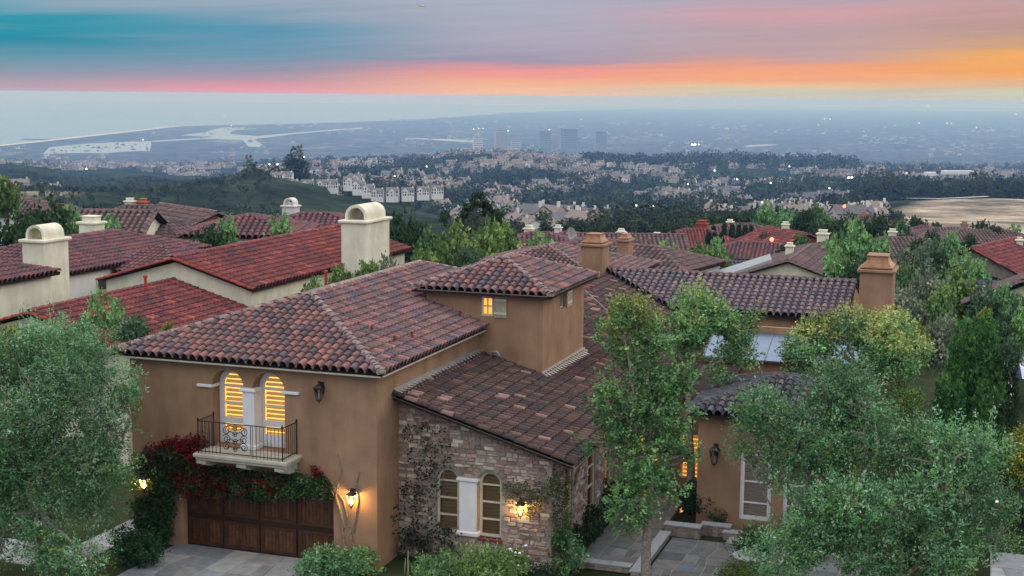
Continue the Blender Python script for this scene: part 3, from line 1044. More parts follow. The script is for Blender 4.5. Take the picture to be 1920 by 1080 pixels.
def chimney_flue(parent, x0, x1, y0, y1, z0, z1, mat, cap='flare', capmat=None):
    """masonry stack; cap 'flare' = spread concave hood on a ledge, 'arch' = barrel vault on a ledge, 'plain'"""
    st = MB().box(x0, x1, y0, y1, z0, z1).build('chimney', mat, parent)
    ov = .12 * (x1 - x0) ** .3
    MB().cbox(x0 - ov, x1 + ov, y0 - ov, y1 + ov, z1 - .02, z1 + .13, .03).build('ledge', mat, st)
    cx, cy_ = (x0 + x1) / 2, (y0 + y1) / 2
    hw, hd = (x1 - x0) / 2, (y1 - y0) / 2
    if cap == 'flare':
        mb = MB()
        prof = [(.98, .17), (.98, .22), (.86, .27), (.74, .36), (.66, .48), (.62, .62), (.66, .64), (.66, .68), (.5, .68)]
        H = (x1 - x0) / 1.3
        vs, fs = [], []
        for k, z in prof:
            z = z1 + .13 + (z - .17) * H + .04
            vs += [(cx - hw * k, cy_ - hd * k, z), (cx + hw * k, cy_ - hd * k, z), (cx + hw * k, cy_ + hd * k, z), (cx - hw * k, cy_ + hd * k, z)]
        m = len(prof)
        for i in range(m - 1):
            for q in range(4):
                fs.append((i * 4 + q, i * 4 + (q + 1) % 4, i * 4 + 4 + (q + 1) % 4, i * 4 + 4 + q))
        fs += [(3, 2, 1, 0), tuple(range(4 * m - 4, 4 * m))]
        mb.add(vs, fs).build('flared_hood', capmat or mat, st)
        MB().box(cx - hw * .9, cx + hw * .9, cy_ - hd * .9, cy_ + hd * .9, z1 + .13, z1 + .175).build('vent_slot', M['iron'], st)
    elif cap == 'arch':
        rr = min(hw, hd * 1.2) * .86
        n = 12
        outer, inner = [], []
        for k in range(n + 1):
            a = math.pi * k / n
            outer.append((cx + rr * math.cos(a), z1 + .13 + rr * .35 + rr * .95 * math.sin(a)))
            inner.append((cx + rr * .78 * math.cos(a), z1 + .13 + rr * .30 + rr * .76 * math.sin(a)))
        outer = [(cx + rr, z1 + .125)] + outer + [(cx - rr, z1 + .125)]
        inner = [(cx + rr * .78, z1 + .125)] + inner + [(cx - rr * .78, z1 + .125)]
        m = len(outer)
        vs = []
        for y in (cy_ - hd * .82, cy_ + hd * .82):
            vs += [(a, y, b) for a, b in outer] + [(a, y, b) for a, b in inner]
        fs = []
        for i in range(m - 1):
            fs += [(i, i + 1, m + i + 1, m + i)[::-1], (2 * m + i, 2 * m + i + 1, 3 * m + i + 1, 3 * m + i), (i, i + 1, 2 * m + i + 1, 2 * m + i), (m + i, m + i + 1, 3 * m + i + 1, 3 * m + i)[::-1]]
        MB().add(vs, fs).build('vaulted_hood', mat, st, False)
        MB().lathe((cx, cy_, z1 + .13), [(rr * .45, 0), (rr * .45, rr * .4), (rr * .52, rr * .42), (rr * .52, rr * .5), (rr * .3, rr * .5)], 10).build('flue_pot', mat, st)
    else:
        MB().box(cx - hw * .72, cx + hw * .72, cy_ - hd * .72, cy_ + hd * .72, z1 + .13, z1 + .13 + hw * .5).build('chimney_pot', mat, st)
        MB().cbox(cx - hw * .85, cx + hw * .85, cy_ - hd * .85, cy_ + hd * .85, z1 + .13 + hw * .5, z1 + .2 + hw * .5, .02).build('chimney_top', mat, st)
    return st
# ------------------------------------------------------------------ the stucco house
house = empty('stucco_house', (0, 0, 0), 'brown stucco house with clay tile roofs, square tower, balcony and stone wing', 'house')
FRONT = lambda y: ((0, y, 0), (1, 0, 0), (0, 0, 1), (0, 1, 0))
SIDEX = lambda x: ((x, 0, 0), (0, 1, 0), (0, 0, 1), (-1, 0, 0))
tiles = TileBudget(300)
# --- garage block walls
door_hole = [(-7.04, -.1), (-1.52, -.1), (-1.52, 2.42), (-7.04, 2.42)]
op1, op2 = arch(-5.86, -4.70, 3.56, 5.55, 12), arch(-4.38, -3.22, 3.56, 5.55, 12)
outerA = [(-8.95, -.1), (-7.04, -.1), (-7.04, 2.42), (-1.52, 2.42), (-1.52, -.1), (0, -.1), (0, 6.42), (-8.95, 6.42)]
wall('wall', house, FRONT(0), outerA, [op1, op2], .58)
MB().box(-7.9, -.6, .59, .7, -.1, 3.2).build('inner_wall', M['stucco'], house)
wall('wall', house, SIDEX(-.001), [(.582, -.1), (19, -.1), (19, 6.42), (.582, 6.42)], [], .3)
MB().box(-8.95, -8.7, .585, 19, -.1, 6.42).build('wall', M['stucco'], house)
MB().box(-8.69, -.31, 18.7, 19, -.1, 6.42).build('wall', M['stucco'], house)
MB().box(-8.69, -.31, .9, 18.6, 3.3, 3.5).build('upper_floor', M['stucco'], house)
# eaves board with pale rafter feet under the tiles
for x0, x1, y0, y1 in ((-9.42, .30, -.345, -.30), (.285, .325, -.299, 9.05)):
    MB().box(x0, x1, y0, y1, 6.32, 6.37).build('eaves_board', M['concrete'], house)
# --- garage block roof
EX0, EX1, EY0, EY1, EZ, RX, RZ = -9.5, .34, -.35, 19.3, 6.48, -4.58, 8.02
P1, P2 = (RX, 4.57, RZ), (RX, 14.4, RZ)
FL, FRc, BR, BL = (EX0, EY0, EZ), (EX1, EY0, EZ), (EX1, EY1, EZ), (EX0, EY1, EZ)
rf = tile_roof(house, [FL, FRc, P1], budget=tiles, seed=21)
rr_ = tile_roof(house, [FRc, BR, P2, P1], seed=22)
tile_roof(house, [BL, FL, P1, P2], seed=23, lo=True)
tile_roof(house, [BR, BL, P2], seed=24, lo=True)
PAL_HIP = [(3, (.32, .22, .20)), (2, (.27, .21, .20)), (1.5, (.22, .17, .165)), (1, (.38, .28, .25))]
for a, b in ((FL, P1), (FRc, P1), (BR, P2), (BL, P2), (P2, P1)):
    cap_line(rf, a, b, .15, .42, PAL_HIP, mortar=True)
MB().lathe(Vector(FRc) + Vector((-.06, .06, -.02)), [(.12, 0), (.16, .05), (.15, .12), (.10, .17), (.03, .19)], 8).build('hip_end', M['mortar'], rf)
# --- doors on the balcony, pilaster and impost ledges
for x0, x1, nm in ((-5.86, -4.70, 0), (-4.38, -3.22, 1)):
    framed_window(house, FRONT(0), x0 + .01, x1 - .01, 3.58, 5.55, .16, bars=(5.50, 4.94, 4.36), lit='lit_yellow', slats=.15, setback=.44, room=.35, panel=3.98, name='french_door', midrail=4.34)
MB().cbox(-4.69, -4.27, -.10, .50, 3.56, 5.50, .015).build('pilaster', M['white_paint'], house)
pil = MB().cbox(-4.78, -4.20, -.16, .3, 5.46, 5.58, .03).build('capital', M['white_paint'], house)
MB().cbox(-4.76, -4.20, -.15, .3, 3.545, 3.72, .03).build('pilaster_base', M['white_paint'], house)
MB().tube([(-4.30, .43, 4.42), (-4.30, .38, 4.42), (-4.30, .38, 4.66), (-4.30, .43, 4.66)], .016, 5).build('door_handle', M['iron'], house)
for a, b in ((-6.38, -5.80), (-3.28, -2.68)):
    MB().cbox(a, b, -.09, .0, 5.49, 5.59, .02).build('impost', M['white_paint'], house)
MB().cbox(-5.86, -5.79, .002, .43, 5.49, 5.59, .02).build('impost', M['white_paint'], house)
# --- balcony
bal = MB().cbox(-5.98, -2.62, -1.05, .02, 3.40, 3.54, .03)
bal.cbox(-5.92, -2.68, -.98, .02, 3.30, 3.41, .03)
bal = bal.build('balcony', M['concrete'], house)
for x in (-5.78, -4.32, -2.96):
    prof = [(x - .16, -.92, 3.30), (x - .16, -.92, 3.18), (x - .16, -.70, 3.16), (x - .16, -.62, 3.05), (x - .16, -.02, 2.98), (x - .16, -.02, 3.30)]
    MB().prism(prof, (.34, 0, 0)).build('corbel', M['concrete'], bal)
rail_pts = [(-5.82, -.02), (-5.82, -.97), (-2.80, -.97), (-2.80, -.02)]
for (a, b) in zip(rail_pts, rail_pts[1:]):
    for z in (3.62, 4.60):
        MB().tube([(a[0], a[1], z), (b[0], b[1], z)], .018, 5).build('rail', M['iron'], bal)
    ln = math.hypot(b[0] - a[0], b[1] - a[1]); n = int(ln / .13)
    for k in range(n + 1):
        t = k / n
        x, y = a[0] + (b[0] - a[0]) * t, a[1] + (b[1] - a[1]) * t
        if a[1] == b[1] and -5.02 < x < -3.92 and k not in (0, n):
            continue
        MB().tube([(x, y, 3.55), (x, y, 4.62 if k in (0, n) else 4.60)], .022 if k in (0, n) else .010, 5).build('baluster', M['iron'], bal)
for x, y in rail_pts:
    MB().lathe((x, y, 4.6), [(.02, 0), (.045, .04), (.02, .09), (.003, .11)], 6).build('finial', M['iron'], bal)
# wrought scroll panel in the middle of the railing
def scroll(cx, cz, rr, flip, y=-.975, turns=1.6):
    pts = []
    for k in range(26):
        a = turns * 2 * math.pi * k / 25
        q = rr * (1 - .78 * k / 25)
        pts.append((cx + flip * q * math.cos(a + .6), y, cz + q * math.sin(a + .6)))
    return pts
sp = MB()
for cx in (-4.78, -4.16):
    for cz, fl in ((3.86, 1), (4.10, -1), (4.36, 1)):
        sp.tube(scroll(cx, cz, .15, fl * (1 if cx < -4.5 else -1)), .013, 5)
for cz in (3.78, 4.02, 4.26, 4.46):
    sp.tube(scroll(-4.47, cz, .10, 1), .013, 5)
    for a in (-.35, .35):
        sp.tube([(-4.47, -.975, cz), (-4.47 + a * .5, -.975, cz + .10), (-4.47 + a, -.975, cz - .02)], .012, 5)
sp.tube([(-5.02, -.97, 3.62), (-5.02, -.97, 4.6)], .014, 5).tube([(-3.92, -.97, 3.62), (-3.92, -.97, 4.6)], .014, 5)
sp.build('scroll_panel', M['iron'], bal)
# --- garage door: two rows of framed plank panels
gd = MB().box(-7.04, -1.52, .24, .29, -.05, 2.44).color((.03, .012, .006)).build('garage_door', M['wood'], house, cols=True)
gd.data.color_attributes['Col'].data.foreach_set('color', np.tile(np.array([.035, .014, .007, 1], np.float32), 8))
rw = random.Random(4)
def plankbox(nm, x0, x1, y0, y1, z0, z1, c):
    MB().color(c).cbox(x0, x1, y0, y1, z0, z1, .008).build(nm, M['wood'], gd, cols=True)
secs = [(-6.97, -5.68), (-5.60, -4.31), (-4.25, -2.96), (-2.88, -1.59)]
for (a, b) in secs:
    for (z0, z1) in ((.06, .98), (1.14, 2.36)):
        n = 8
        for k in range(n):
            s = rw.uniform(.65, 1.5)
            c = (.085 * s, .034 * s, .013 * s)
            plankbox('plank', a + .12 + (b - a - .24) * k / n + .006, a + .12 + (b - a - .24) * (k + 1) / n - .006, .21, .25, z0 + .1, z1 - .1, c)
        c = (.06, .024, .010)
        plankbox('frame_rail', a, b, .185, .245, z0, z0 + .12, c)
        plankbox('frame_rail', a, b, .185, .245, z1 - .12, z1, c)
        plankbox('frame_stile', a, a + .12, .187, .246, z0 + .121, z1 - .121, c)
        plankbox('frame_stile', b - .12, b, .187, .246, z0 + .121, z1 - .121, c)
MB().cbox(-7.3, -1.3, -.04, .02, 2.42, 2.60, .02).color((.05, .02, .01)).build('lintel', M['stucco'], house)
MB().cbox(-7.20, -7.12, -.03, .0, 1.60, 1.76, .01).build('keypad', M['white_paint'], house)
MB().cbox(-8.97, -7.06, -.03, -.001, -.1, .14, .01).build('plinth', M['stucco'], house)
# --- stone wing under the low roof
SB, BX = 1.70, 5.22
def bz(x): return 5.46 - .2845 * x
w1, w2 = arch(1.30, 2.10, .95, 2.70, 10), arch(2.76, 3.56, .93, 2.72, 10)
hole12 = [w1, w2, [(2.02, .9), (2.82, .9), (2.82, 2.86), (2.02, 2.86)]]
outerB = [(0.0, -.1), (BX, -.1), (BX, bz(BX) - .16), (0, bz(0) - .16)]
wall('wall', house, FRONT(SB), outerB, [w1, w2], .34, M['joint'])
sbud = TileBudget(290)
stw = [o for o in house.children if o.name.startswith('wall')][-1]
stones(stw, FRONT(SB), outerB, [inset(w1, -.05), inset(w2, -.05), hole12[2]], 31, sbud, sw=(.15, .40), sh=(.08, .17))
sidew = [[(3.15, .75), (4.0, .75), (4.0, 3.15), (3.15, 3.15)], [(5.9, .8), (6.85, .8), (6.85, 3.0), (5.9, 3.0)], [(8.2, .85), (9.1, .85), (9.1, 3.0), (8.2, 3.0)]]
outS = [(SB, -.1), (12.19, -.1), (12.19, bz(BX) - .18), (SB, bz(BX) - .18)]
sw_ = wall('wall', house, SIDEX(BX - .001), [(SB + .342, -.1)] + outS[1:3] + [(SB + .342, bz(BX) - .18)], sidew, .3, M['joint'])
stones(sw_, SIDEX(BX), outS, [inset(h, -.06) for h in sidew], 32, None, sw=(.15, .40), sh=(.08, .17))
for h in sidew:
    framed_window(house, SIDEX(BX), h[0][0], h[1][0], h[0][1], h[2][1], .09, bars=(1.6, 2.3), lit='lit_dim', arched=False, setback=.05, mat='cream_paint')
for x0, x1, zs in ((1.30, 2.10, 2.70), (2.76, 3.56, 2.72)):
    framed_window(house, FRONT(SB), x0 + .01, x1 - .01, .95, zs, .085, bars=(2.66, 2.09, 1.52), lit='lit_dim', slats=.12, slat_mat='shutter_dim', setback=.12, mat='cream_paint', room=.4)
MB().cbox(2.14, 2.72, SB - .07, SB + .2, 1.10, 2.78, .02).build('pilaster', M['white_paint'], house)
MB().cbox(2.06, 2.80, SB - .13, SB + .2, 2.74, 2.86, .03).build('capital', M['white_paint'], house)
MB().cbox(2.06, 2.80, SB - .12, SB + .2, .92, 1.10, .04).build('pilaster_base', M['white_paint'], house)
for k in range(4):
    MB().color((.19, .052, .040)).cbox(2.80 + k * .205, 2.995 + k * .205, SB - .10, SB + .12, .84, .93, .012).build('sill_brick', M['tile'], house, cols=True)
# keystones over the arches
for cx, zs in ((1.70, 2.70), (3.16, 2.72)):
    for k in range(7):
        a = math.pi * (k + .5) / 7
        d = Vector((math.cos(a), 0, math.sin(a))); sd = Vector((-math.sin(a), 0, math.cos(a)))
        c = Vector((cx, SB - .035, zs)); s = rw.uniform(.8, 1.15)
        q = [c + d * .43 + sd * .085, c + d * .43 - sd * .085, c + d * .66 - sd * .12, c + d * .66 + sd * .12]
        MB().color((.33 * s, .26 * s, .22 * s)).prism(q, (0, .08, 0)).build('arch_stone', M['stone'], house, cols=True)
# --- low roof: one long slope falling to the right
RB0 = 1.28
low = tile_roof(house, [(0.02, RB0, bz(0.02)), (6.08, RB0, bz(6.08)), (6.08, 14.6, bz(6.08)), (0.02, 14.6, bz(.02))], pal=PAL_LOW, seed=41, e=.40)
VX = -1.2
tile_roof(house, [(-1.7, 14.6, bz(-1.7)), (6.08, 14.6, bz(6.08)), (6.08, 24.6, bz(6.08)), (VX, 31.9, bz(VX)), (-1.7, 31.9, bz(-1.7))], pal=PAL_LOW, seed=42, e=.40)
# rake tiles along the front edge
for k in range(15):
    x = .03 + k * .41
    c = blend_palette(PAL_LOW, rw)
    p = Vector((x + .41, RB0 - .02, bz(x + .41) + .05)); q = Vector((x - .03, RB0 - .02, bz(x - .03) + .05))
    d = (q - p).normalized(); sx = Vector((0, 1, 0)); zz = sx.cross(d)
    if zz.z < 0: zz = -zz
    link('rake_tile', cap_mesh(.14, .45, tuple(y * .75 for y in c)), low, Matrix.Translation(p) @ Matrix((d.cross(zz), d, zz)).transposed().to_4x4())
MB().prism([(0, RB0 + .04, bz(0) - .16), (6.06, RB0 + .04, bz(6.06) - .16), (6.06, RB0 + .04, bz(6.06) - .10), (0, RB0 + .04, bz(0) - .10)], (0, .05, 0)).build('barge_board', M['concrete'], low)
MB().box(5.98, 6.04, RB0 + .1, 24.4, bz(6.08) - .17, bz(6.08) - .07).build('eaves_board', M['concrete'], low)
# lead flashing with mortar where the slope meets the garage block
fl = MB().prism([(.005, RB0, bz(0) + .04), (.22, RB0, bz(.22) + .10), (.20, RB0, bz(.2) + .14), (.005, RB0, bz(0) + .20)], (0, 7.8, 0))
fl.build('flashing', M['lead'], low)
for k in range(25):
    y = RB0 + .10 + k * .30
    MB().prism([(.20, y, bz(.2) + .02), (.34, y, bz(.34) + .0), (.34, y + .1, bz(.34) + .0), (.20, y + .1, bz(.2) + .02)], (0, .0, .14)).build('mortar_stop', M['white_stucco'], low)
# --- tower
TX0, TX1, TY0, TY1, TZ = -2.1, 2.52, 9.1, 14.5, 7.80
tw_hole = [(.36, 6.86), (.98, 6.86), (.98, 7.62), (.36, 7.62)]
hx0, hz0 = on(899, 600, 1, TY0)[0], on(899, 600, 1, TY0)[2]
xa = on(902, 560, 1, TY0)[0]; xb = on(925, 560, 1, TY0)[0]; za = on(910, 592, 1, TY0)[2]; zb = on(910, 556, 1, TY0)[2]
tw_hole = [(xa, za), (xb, za), (xb, zb), (xa, zb)]
wall('wall', house, FRONT(TY0), [(TX0, 3.5), (TX1, 3.5), (TX1, TZ), (TX0, TZ)], [tw_hole], .3)
yb0, yb1 = on(1051, 560, 0, TX1)[1], on(1061, 560, 0, TX1)[1]; zc0, zc1 = on(1056, 578, 0, TX1)[2], on(1056, 546, 0, TX1)[2]
tside = [(yb0, zc0), (yb1, zc0), (yb1, zc1), (yb0, zc1)]
wall('wall', house, SIDEX(TX1 - .001), [(TY0 + .302, 3.5), (TY1, 3.5), (TY1, TZ), (TY0 + .302, TZ)], [tside], .3)
MB().box(TX0, TX0 + .25, TY0 + .31, TY1, 6, TZ).build('wall', M['stucco'], house)
MB().box(TX0 + .26, TX1 - .31, TY1 - .25, TY1 - .001, 5, TZ).build('wall', M['stucco'], house)
framed_window(house, FRONT(TY0), xa, xb, za, zb, .07, bars=((za + zb) / 2,), vbars=1, lit='lit_amber', arched=False, setback=.04, mat='cream_paint', room=.16)
framed_window(house, SIDEX(TX1), yb0, yb1, zc0, zc1, .05, bars=(), lit=None, arched=False, setback=.12, mat='dark_frame' if 'dark_frame' in M else 'cream_paint', room=.16)
material('shutter_paint', (.40, .37, .27), .75, .12, 8)
def plank_shutter(parent, frame, a0, a1, b0, b1, n=5):
    o, u, v, w = [Vector(x) for x in frame]
    q = [o + u * a0 + v * b0, o + u * a1 + v * b0, o + u * a1 + v * b1, o + u * a0 + v * b1]
    sh = MB().prism([x - w * .002 for x in q], w * -.012).build('shutter', M['shutter_paint'], parent)
    for z in (b0 + .12, b1 - .18):
        q = [o + u * a0 + v * z - w * .045, o + u * a1 + v * z - w * .045, o + u * a1 + v * (z + .09) - w * .045, o + u * a0 + v * (z + .09) - w * .045]
        MB().prism(q, w * -.02).build('batten', M['cream_paint'], sh)
    for k in range(n):
        p0, p1 = a0 + (a1 - a0) * k / n + .004, a0 + (a1 - a0) * (k + 1) / n - .004
        q = [o + u * p0 + v * b0, o + u * p1 + v * b0, o + u * p1 + v * b1, o + u * p0 + v * b1]
        MB().prism([x - w * .016 for x in q], w * -.026).build('shutter_board', M['shutter_paint'], sh)
plank_shutter(house, FRONT(TY0), xb + .05, xb + .53, za - .04, zb + .04)
plank_shutter(house, SIDEX(TX1), yb1 + .06, yb1 + .7, zc0 - .02, zc1 + .02, 3)
TE0, TE1, TF0, TF1, TEZ, TPZ = -2.56, 2.95, 8.70, 15.05, 7.84, 8.78
tp1, tp2 = ((TE0 + TE1) / 2, TF0 + 2.75, TPZ), ((TE0 + TE1) / 2, TF1 - 2.75, TPZ)
a_, b_, c_, d_ = (TE0, TF0, TEZ), (TE1, TF0, TEZ), (TE1, TF1, TEZ), (TE0, TF1, TEZ)
tr1 = tile_roof(house, [a_, b_, tp1], w=.318, budget=tiles, seed=51)
tile_roof(house, [b_, c_, tp2, tp1], w=.30, seed=52)
tile_roof(house, [c_, d_, tp2], w=.30, seed=53, lo=True)
tile_roof(house, [d_, a_, tp1, tp2], w=.30, seed=54, lo=True)
for p, q in ((a_, tp1), (b_, tp1), (c_, tp2), (d_, tp2), (tp2, tp1)):
    cap_line(tr1, p, q, .14, .42, PAL_HIP, mortar=True)
for x0, x1, y0, y1 in ((TE0 + .2, TE1 - .2, TF0 + .1, TF0 + .15), (TE1 - .15, TE1 - .1, TF0 + .151, TF1 - .2)):
    MB().box(x0, x1, y0, y1, TEZ - .13, TEZ - .05).build('eaves_board', M['concrete'], tr1)
# flashing round the tower foot
tf = MB().prism([(TX1 + .002, TY0 - .1, bz(TX1) - .02), (TX1 + .26, TY0 - .1, bz(TX1 + .26) + .06), (TX1 + .24, TY0 - .1, bz(TX1 + .24) + .11), (TX1 + .002, TY0 - .1, bz(TX1) + .2)], (0, TY1 - TY0 + .2, 0)).build('flashing', M['mortar'], house)
for k in range(17):
    y = TY0 + .05 + k * .30
    MB().prism([(TX1 + .24, y, bz(TX1 + .24) + .02), (TX1 + .40, y, bz(TX1 + .40)), (TX1 + .40, y + .1, bz(TX1 + .40)), (TX1 + .24, y + .1, bz(TX1 + .24) + .02)], (0, 0, .14)).build('mortar_stop', M['white_stucco'], tf)
# --- roof vents and pipes
def vent(p, slope, c=(.24, .055, .042)):
    p = Vector(p)
    v = MB().color(c).prism([p, p + Vector((.0, .34, 0)), p + Vector((.42, .34, -.42 * slope)), p + Vector((.42, 0, -.42 * slope))], (0, 0, .07)).lathe(p + Vector((.12, .17, .0)), [(.05, 0), (.05, .24), (.06, .25)], 6)
    v.build('roof_vent', M['tile'], house, cols=True)
def slopeA(px, py):   # meet the right-hand slope of the garage roof
    r = ray(px, py); k = (RZ - EZ) / (EX1 - RX)
    t = ((EZ + k * EX1) - CAM[2] - k * CAM[0]) / (r[2] + k * r[0])
    return Vector(CAM + r * t)
def slopeB(px, py):
    r = ray(px, py); t = (5.46 - CAM[2] - .2845 * CAM[0]) / (r[2] + .2845 * r[0])
    return Vector(CAM + r * t)
for px, py in ((692, 630), (735, 648), (768, 640), (858, 600)):
    vent(slopeA(px, py) + Vector((-.1, 0, .06)), .31)
for px, py in ((1102, 548),):
    vent(slopeB(px, py) + Vector((0, 0, .05)), .2845)
p = slopeB(920, 676) + Vector((0, 0, .1))
MB().tube([p, p + Vector((.05, 0, .22)), p + Vector((.28, -.1, .26)), p + Vector((.42, -.15, .10))], [.06, .06, .055, .05], 7).build('vent_pipe', M['mortar'], house, True)
p = slopeB(1095, 548) + Vector((0, 0, .14)); q = slopeB(1160, 610) + Vector((0, 0, .14))
MB().tube([p, (p + q) / 2 + Vector((0, 0, .03)), q], .022, 5).build('conduit', M['lead'], house)
q = slopeB(1181, 776) + Vector((.06, 0, -.1))
# --- rear wing with the long front slope
ERY, EEY, ERZ, EEZ, EX = 31.2, 27.2, 6.02, 4.78, 11.75
def ez(y): return EEZ + (ERZ - EEZ) * (y - EEY) / (ERY - EEY)
vl = 6.05 - (24.6 - 24.6)
rw1 = tile_roof(house, [(3.4, EEY, EEZ), (EX, EEY, EEZ), (EX, ERY, ERZ), (-1.1, ERY, ERZ)], w=.355, e=.42, pal=[(5, (.195, .145, .165)), (4, (.170, .132, .155)), (3, (.13, .12, .15)), (2, (.235, .16, .16)), (1, (.27, .19, .17))], seed=61)
tile_roof(house, [(EX, ERY, ERZ), (EX, ERY + 4, EEZ), (-1.1, ERY + 4, EEZ), (-1.1, ERY, ERZ)], w=.36, e=.42, seed=62, lo=True)
cap_line(rw1, (EX, ERY, ERZ + .02), (-1.1, ERY, ERZ + .02), .15, .42, PAL_BROWN)
MB().box(5.2, EX - .3, 27.6, 27.85, -.2, EEZ + .05).build('wall', M['stucco'], house)
MB().prism([(EX - .3, 27.86, -.2), (EX - .3, 34.6, -.2), (EX - .3, 34.6, EEZ), (EX - .3, ERY, ERZ - .15), (EX - .3, 27.86, EEZ)], (.25, 0, 0)).build('wall', M['stucco'], house)
c2 = on(1612, 520, 1, 28.5)[0]; c3 = on(1674, 520, 1, 28.5)[0]; cz = on(1640, 507, 1, 28.5)[2]
chimney_flue(house, c2, c3, 28.5, 30.6, -.2, cz - .1, M['stucco'], 'flare', M['copper'])
k1 = on(1089, 470, 1, 30.2)[0]; k2 = on(1129.5, 470, 1, 30.2)[0]; kz = on(1110, 462, 1, 30.2)[2]
chimney_flue(house, k1, k2, 30.2, 31.6, 4.8, kz, M['stucco'], 'flare', M['copper'])
k1 = on(1157.5, 460, 1, 44)[0]; k2 = on(1178, 460, 1, 44)[0]; kz = on(1165, 453, 1, 44)[2]
chimney_flue(house, k1, k2, 44, 45.2, -1, kz, M['stucco'], 'flare', M['copper'])
# --- hip roof block behind the tower
DP = Vector((-6.3, 38.0, 6.33)); DS = .27
h_ = 5.2
da, db, dc, dd_ = (DP.x - h_, DP.y - h_, DP.z - DS * h_), (DP.x + h_, DP.y - h_, DP.z - DS * h_), (DP.x + h_, DP.y + h_ + 1, DP.z - DS * h_), (DP.x - h_, DP.y + h_ + 1, DP.z - DS * h_)
DQ = (DP.x, DP.y + 1, DP.z)
rw2 = tile_roof(house, [da, db, tuple(DP)], seed=71, w=.31)
tile_roof(house, [db, dc, DQ, tuple(DP)], seed=72, w=.31)
tile_roof(house, [dd_, da, tuple(DP), DQ], seed=73, w=.31, lo=True)
tile_roof(house, [dc, dd_, DQ], seed=74, w=.31, lo=True)
for p, q in ((da, DP), (db, DP), (dc, DQ), (dd_, DQ), (DQ, DP)):
    cap_line(rw2, p, q, .14, .45, PAL_HIP)
MB().box(DP.x - h_ + .5, DP.x + h_ - .5, DP.y - h_ + .5, DP.y + h_ + .5, -1.5, DP.z - DS * h_ - .02).build('wall', M['stucco'], house)
# --- pavilion with the dark hip roof on the right
PX0, PY0, PZ, PH = 8.30, 7.45, 4.28, 2.95
PW = 5.9
pa, pb, pc, pd = (PX0, PY0, PZ), (PX0 + PW, PY0, PZ), (PX0 + PW, PY0 + PW, PZ), (PX0, PY0 + PW, PZ)
pk = (PX0 + PH, PY0 + PH, PZ + .92)
pr = tile_roof(house, [pa, pb, pk], pal=PAL_DARK, seed=81)
tile_roof(house, [pd, pa, pk], pal=PAL_DARK, seed=82)
tile_roof(house, [pb, pc, pk], pal=PAL_DARK, seed=83, lo=True)
tile_roof(house, [pc, pd, pk], pal=PAL_DARK, seed=84, lo=True)
for p in (pa, pb, pc, pd):
    cap_line(pr, p, pk, .15, .42, [(1, (.085, .08, .084)), (1, (.11, .10, .10))], mortar=True)
FYW = 7.85
dh = [(10.12, .55), (11.2, .55), (11.2, 2.95), (10.12, 2.95)]
dh2 = [(11.6, .55), (12.6, .55), (12.6, 2.95), (11.6, 2.95)]
wall('wall', house, FRONT(FYW), [(8.62, -.1), (13.9, -.1), (13.9, PZ - .06), (8.62, PZ - .06)], [dh, dh2], .3, M['stucco'])
MB().box(8.62, 8.87, FYW + .31, 13.1, -.1, PZ - .06).build('wall', M['stucco'], house)
MB().box(13.65, 13.9, FYW + .31, 13.1, -.1, PZ - .06).build('wall', M['stucco'], house)
for h in (dh, dh2):
    framed_window(house, FRONT(FYW), h[0][0], h[1][0], h[0][1], h[2][1], .14, bars=(1.15, 1.9), lit='lit_dim', slats=.1, arched=False, setback=.06, room=.4, slat_mat='white_paint')
# --- recessed entry between the stone wing and the pavilion
EYW = 12.2
eh = [(7.1, .55), (8.45, .55), (8.45, 2.35), (7.1, 2.35)]
eh2 = [(5.45, .1), (6.3, .1), (6.3, 2.3), (5.45, 2.3)]
wall('wall', house, FRONT(EYW), [(5.22, -.1), (8.6, -.1), (8.6, 3.9), (5.22, 3.9)], [eh, eh2], .25)
framed_window(house, FRONT(EYW), 7.12, 8.43, .57, 2.33, .07, bars=(1.5,), vbars=0, lit='lit_amber_low', arched=False, setback=.04, mat='cream_paint') if 'lit_amber_low' in M else framed_window(house, FRONT(EYW), 7.12, 8.43, .57, 2.33, .07, bars=(1.5,), lit='lit_amber', arched=False, setback=.04, mat='cream_paint', room=.2, slats=.16)
framed_window(house, FRONT(EYW), 5.46, 6.29, .12, 2.28, .09, bars=(1.0,), vbars=1, lit='lit_amber', arched=False, setback=.06, mat='wood_frame' if 'wood_frame' in M else 'cream_paint', room=.2)
ent = MB().prism([(5.3, EYW - .5, 3.72), (8.7, EYW - .5, 3.72), (8.7, 16.5, 4.25), (5.3, 16.5, 4.25)], (0, 0, .1)).build('entry_roof', M['deck'], house)
# standing seam metal roof behind the pavilion
mA = [Vector(on(1318, 668, 1, 16.2)), Vector(on(1475, 671, 1, 16.2)), Vector(on(1475, 638, 1, 18.2)), Vector(on(1318, 632, 1, 18.2))]
for q in mA: pass
mz0, mz1 = mA[0].z, mA[2].z
mr_ = MB().prism([(mA[0].x, 16.2, mz0), (13.5, 16.2, mz0), (13.5, 18.4, mz0 + .75), (mA[0].x, 18.4, mz0 + .75)], (0, 0, -.06)).build('metal_roof', M['metal_roof'], house)
x = mA[0].x
while x < 13.5:
    MB().prism([(x, 16.19, mz0), (x + .03, 16.19, mz0), (x + .03, 18.4, mz0 + .752), (x, 18.4, mz0 + .752)], (0, 0, .05)).build('seam', M['metal_roof'], mr_)
    x += .62
MB().box(mA[0].x + .1, 13.3, 18.41, 18.6, 0, mz0 + 1.0).build('wall', M['stucco'], house)
MB().box(mA[0].x + .1, 13.3, 16.45, 16.6, 0, mz0 - .06).build('wall', M['stucco'], house)
wx0, wz0 = on(1306, 712, 1, 16.0)[0], on(1306, 712, 1, 16.0)[2]
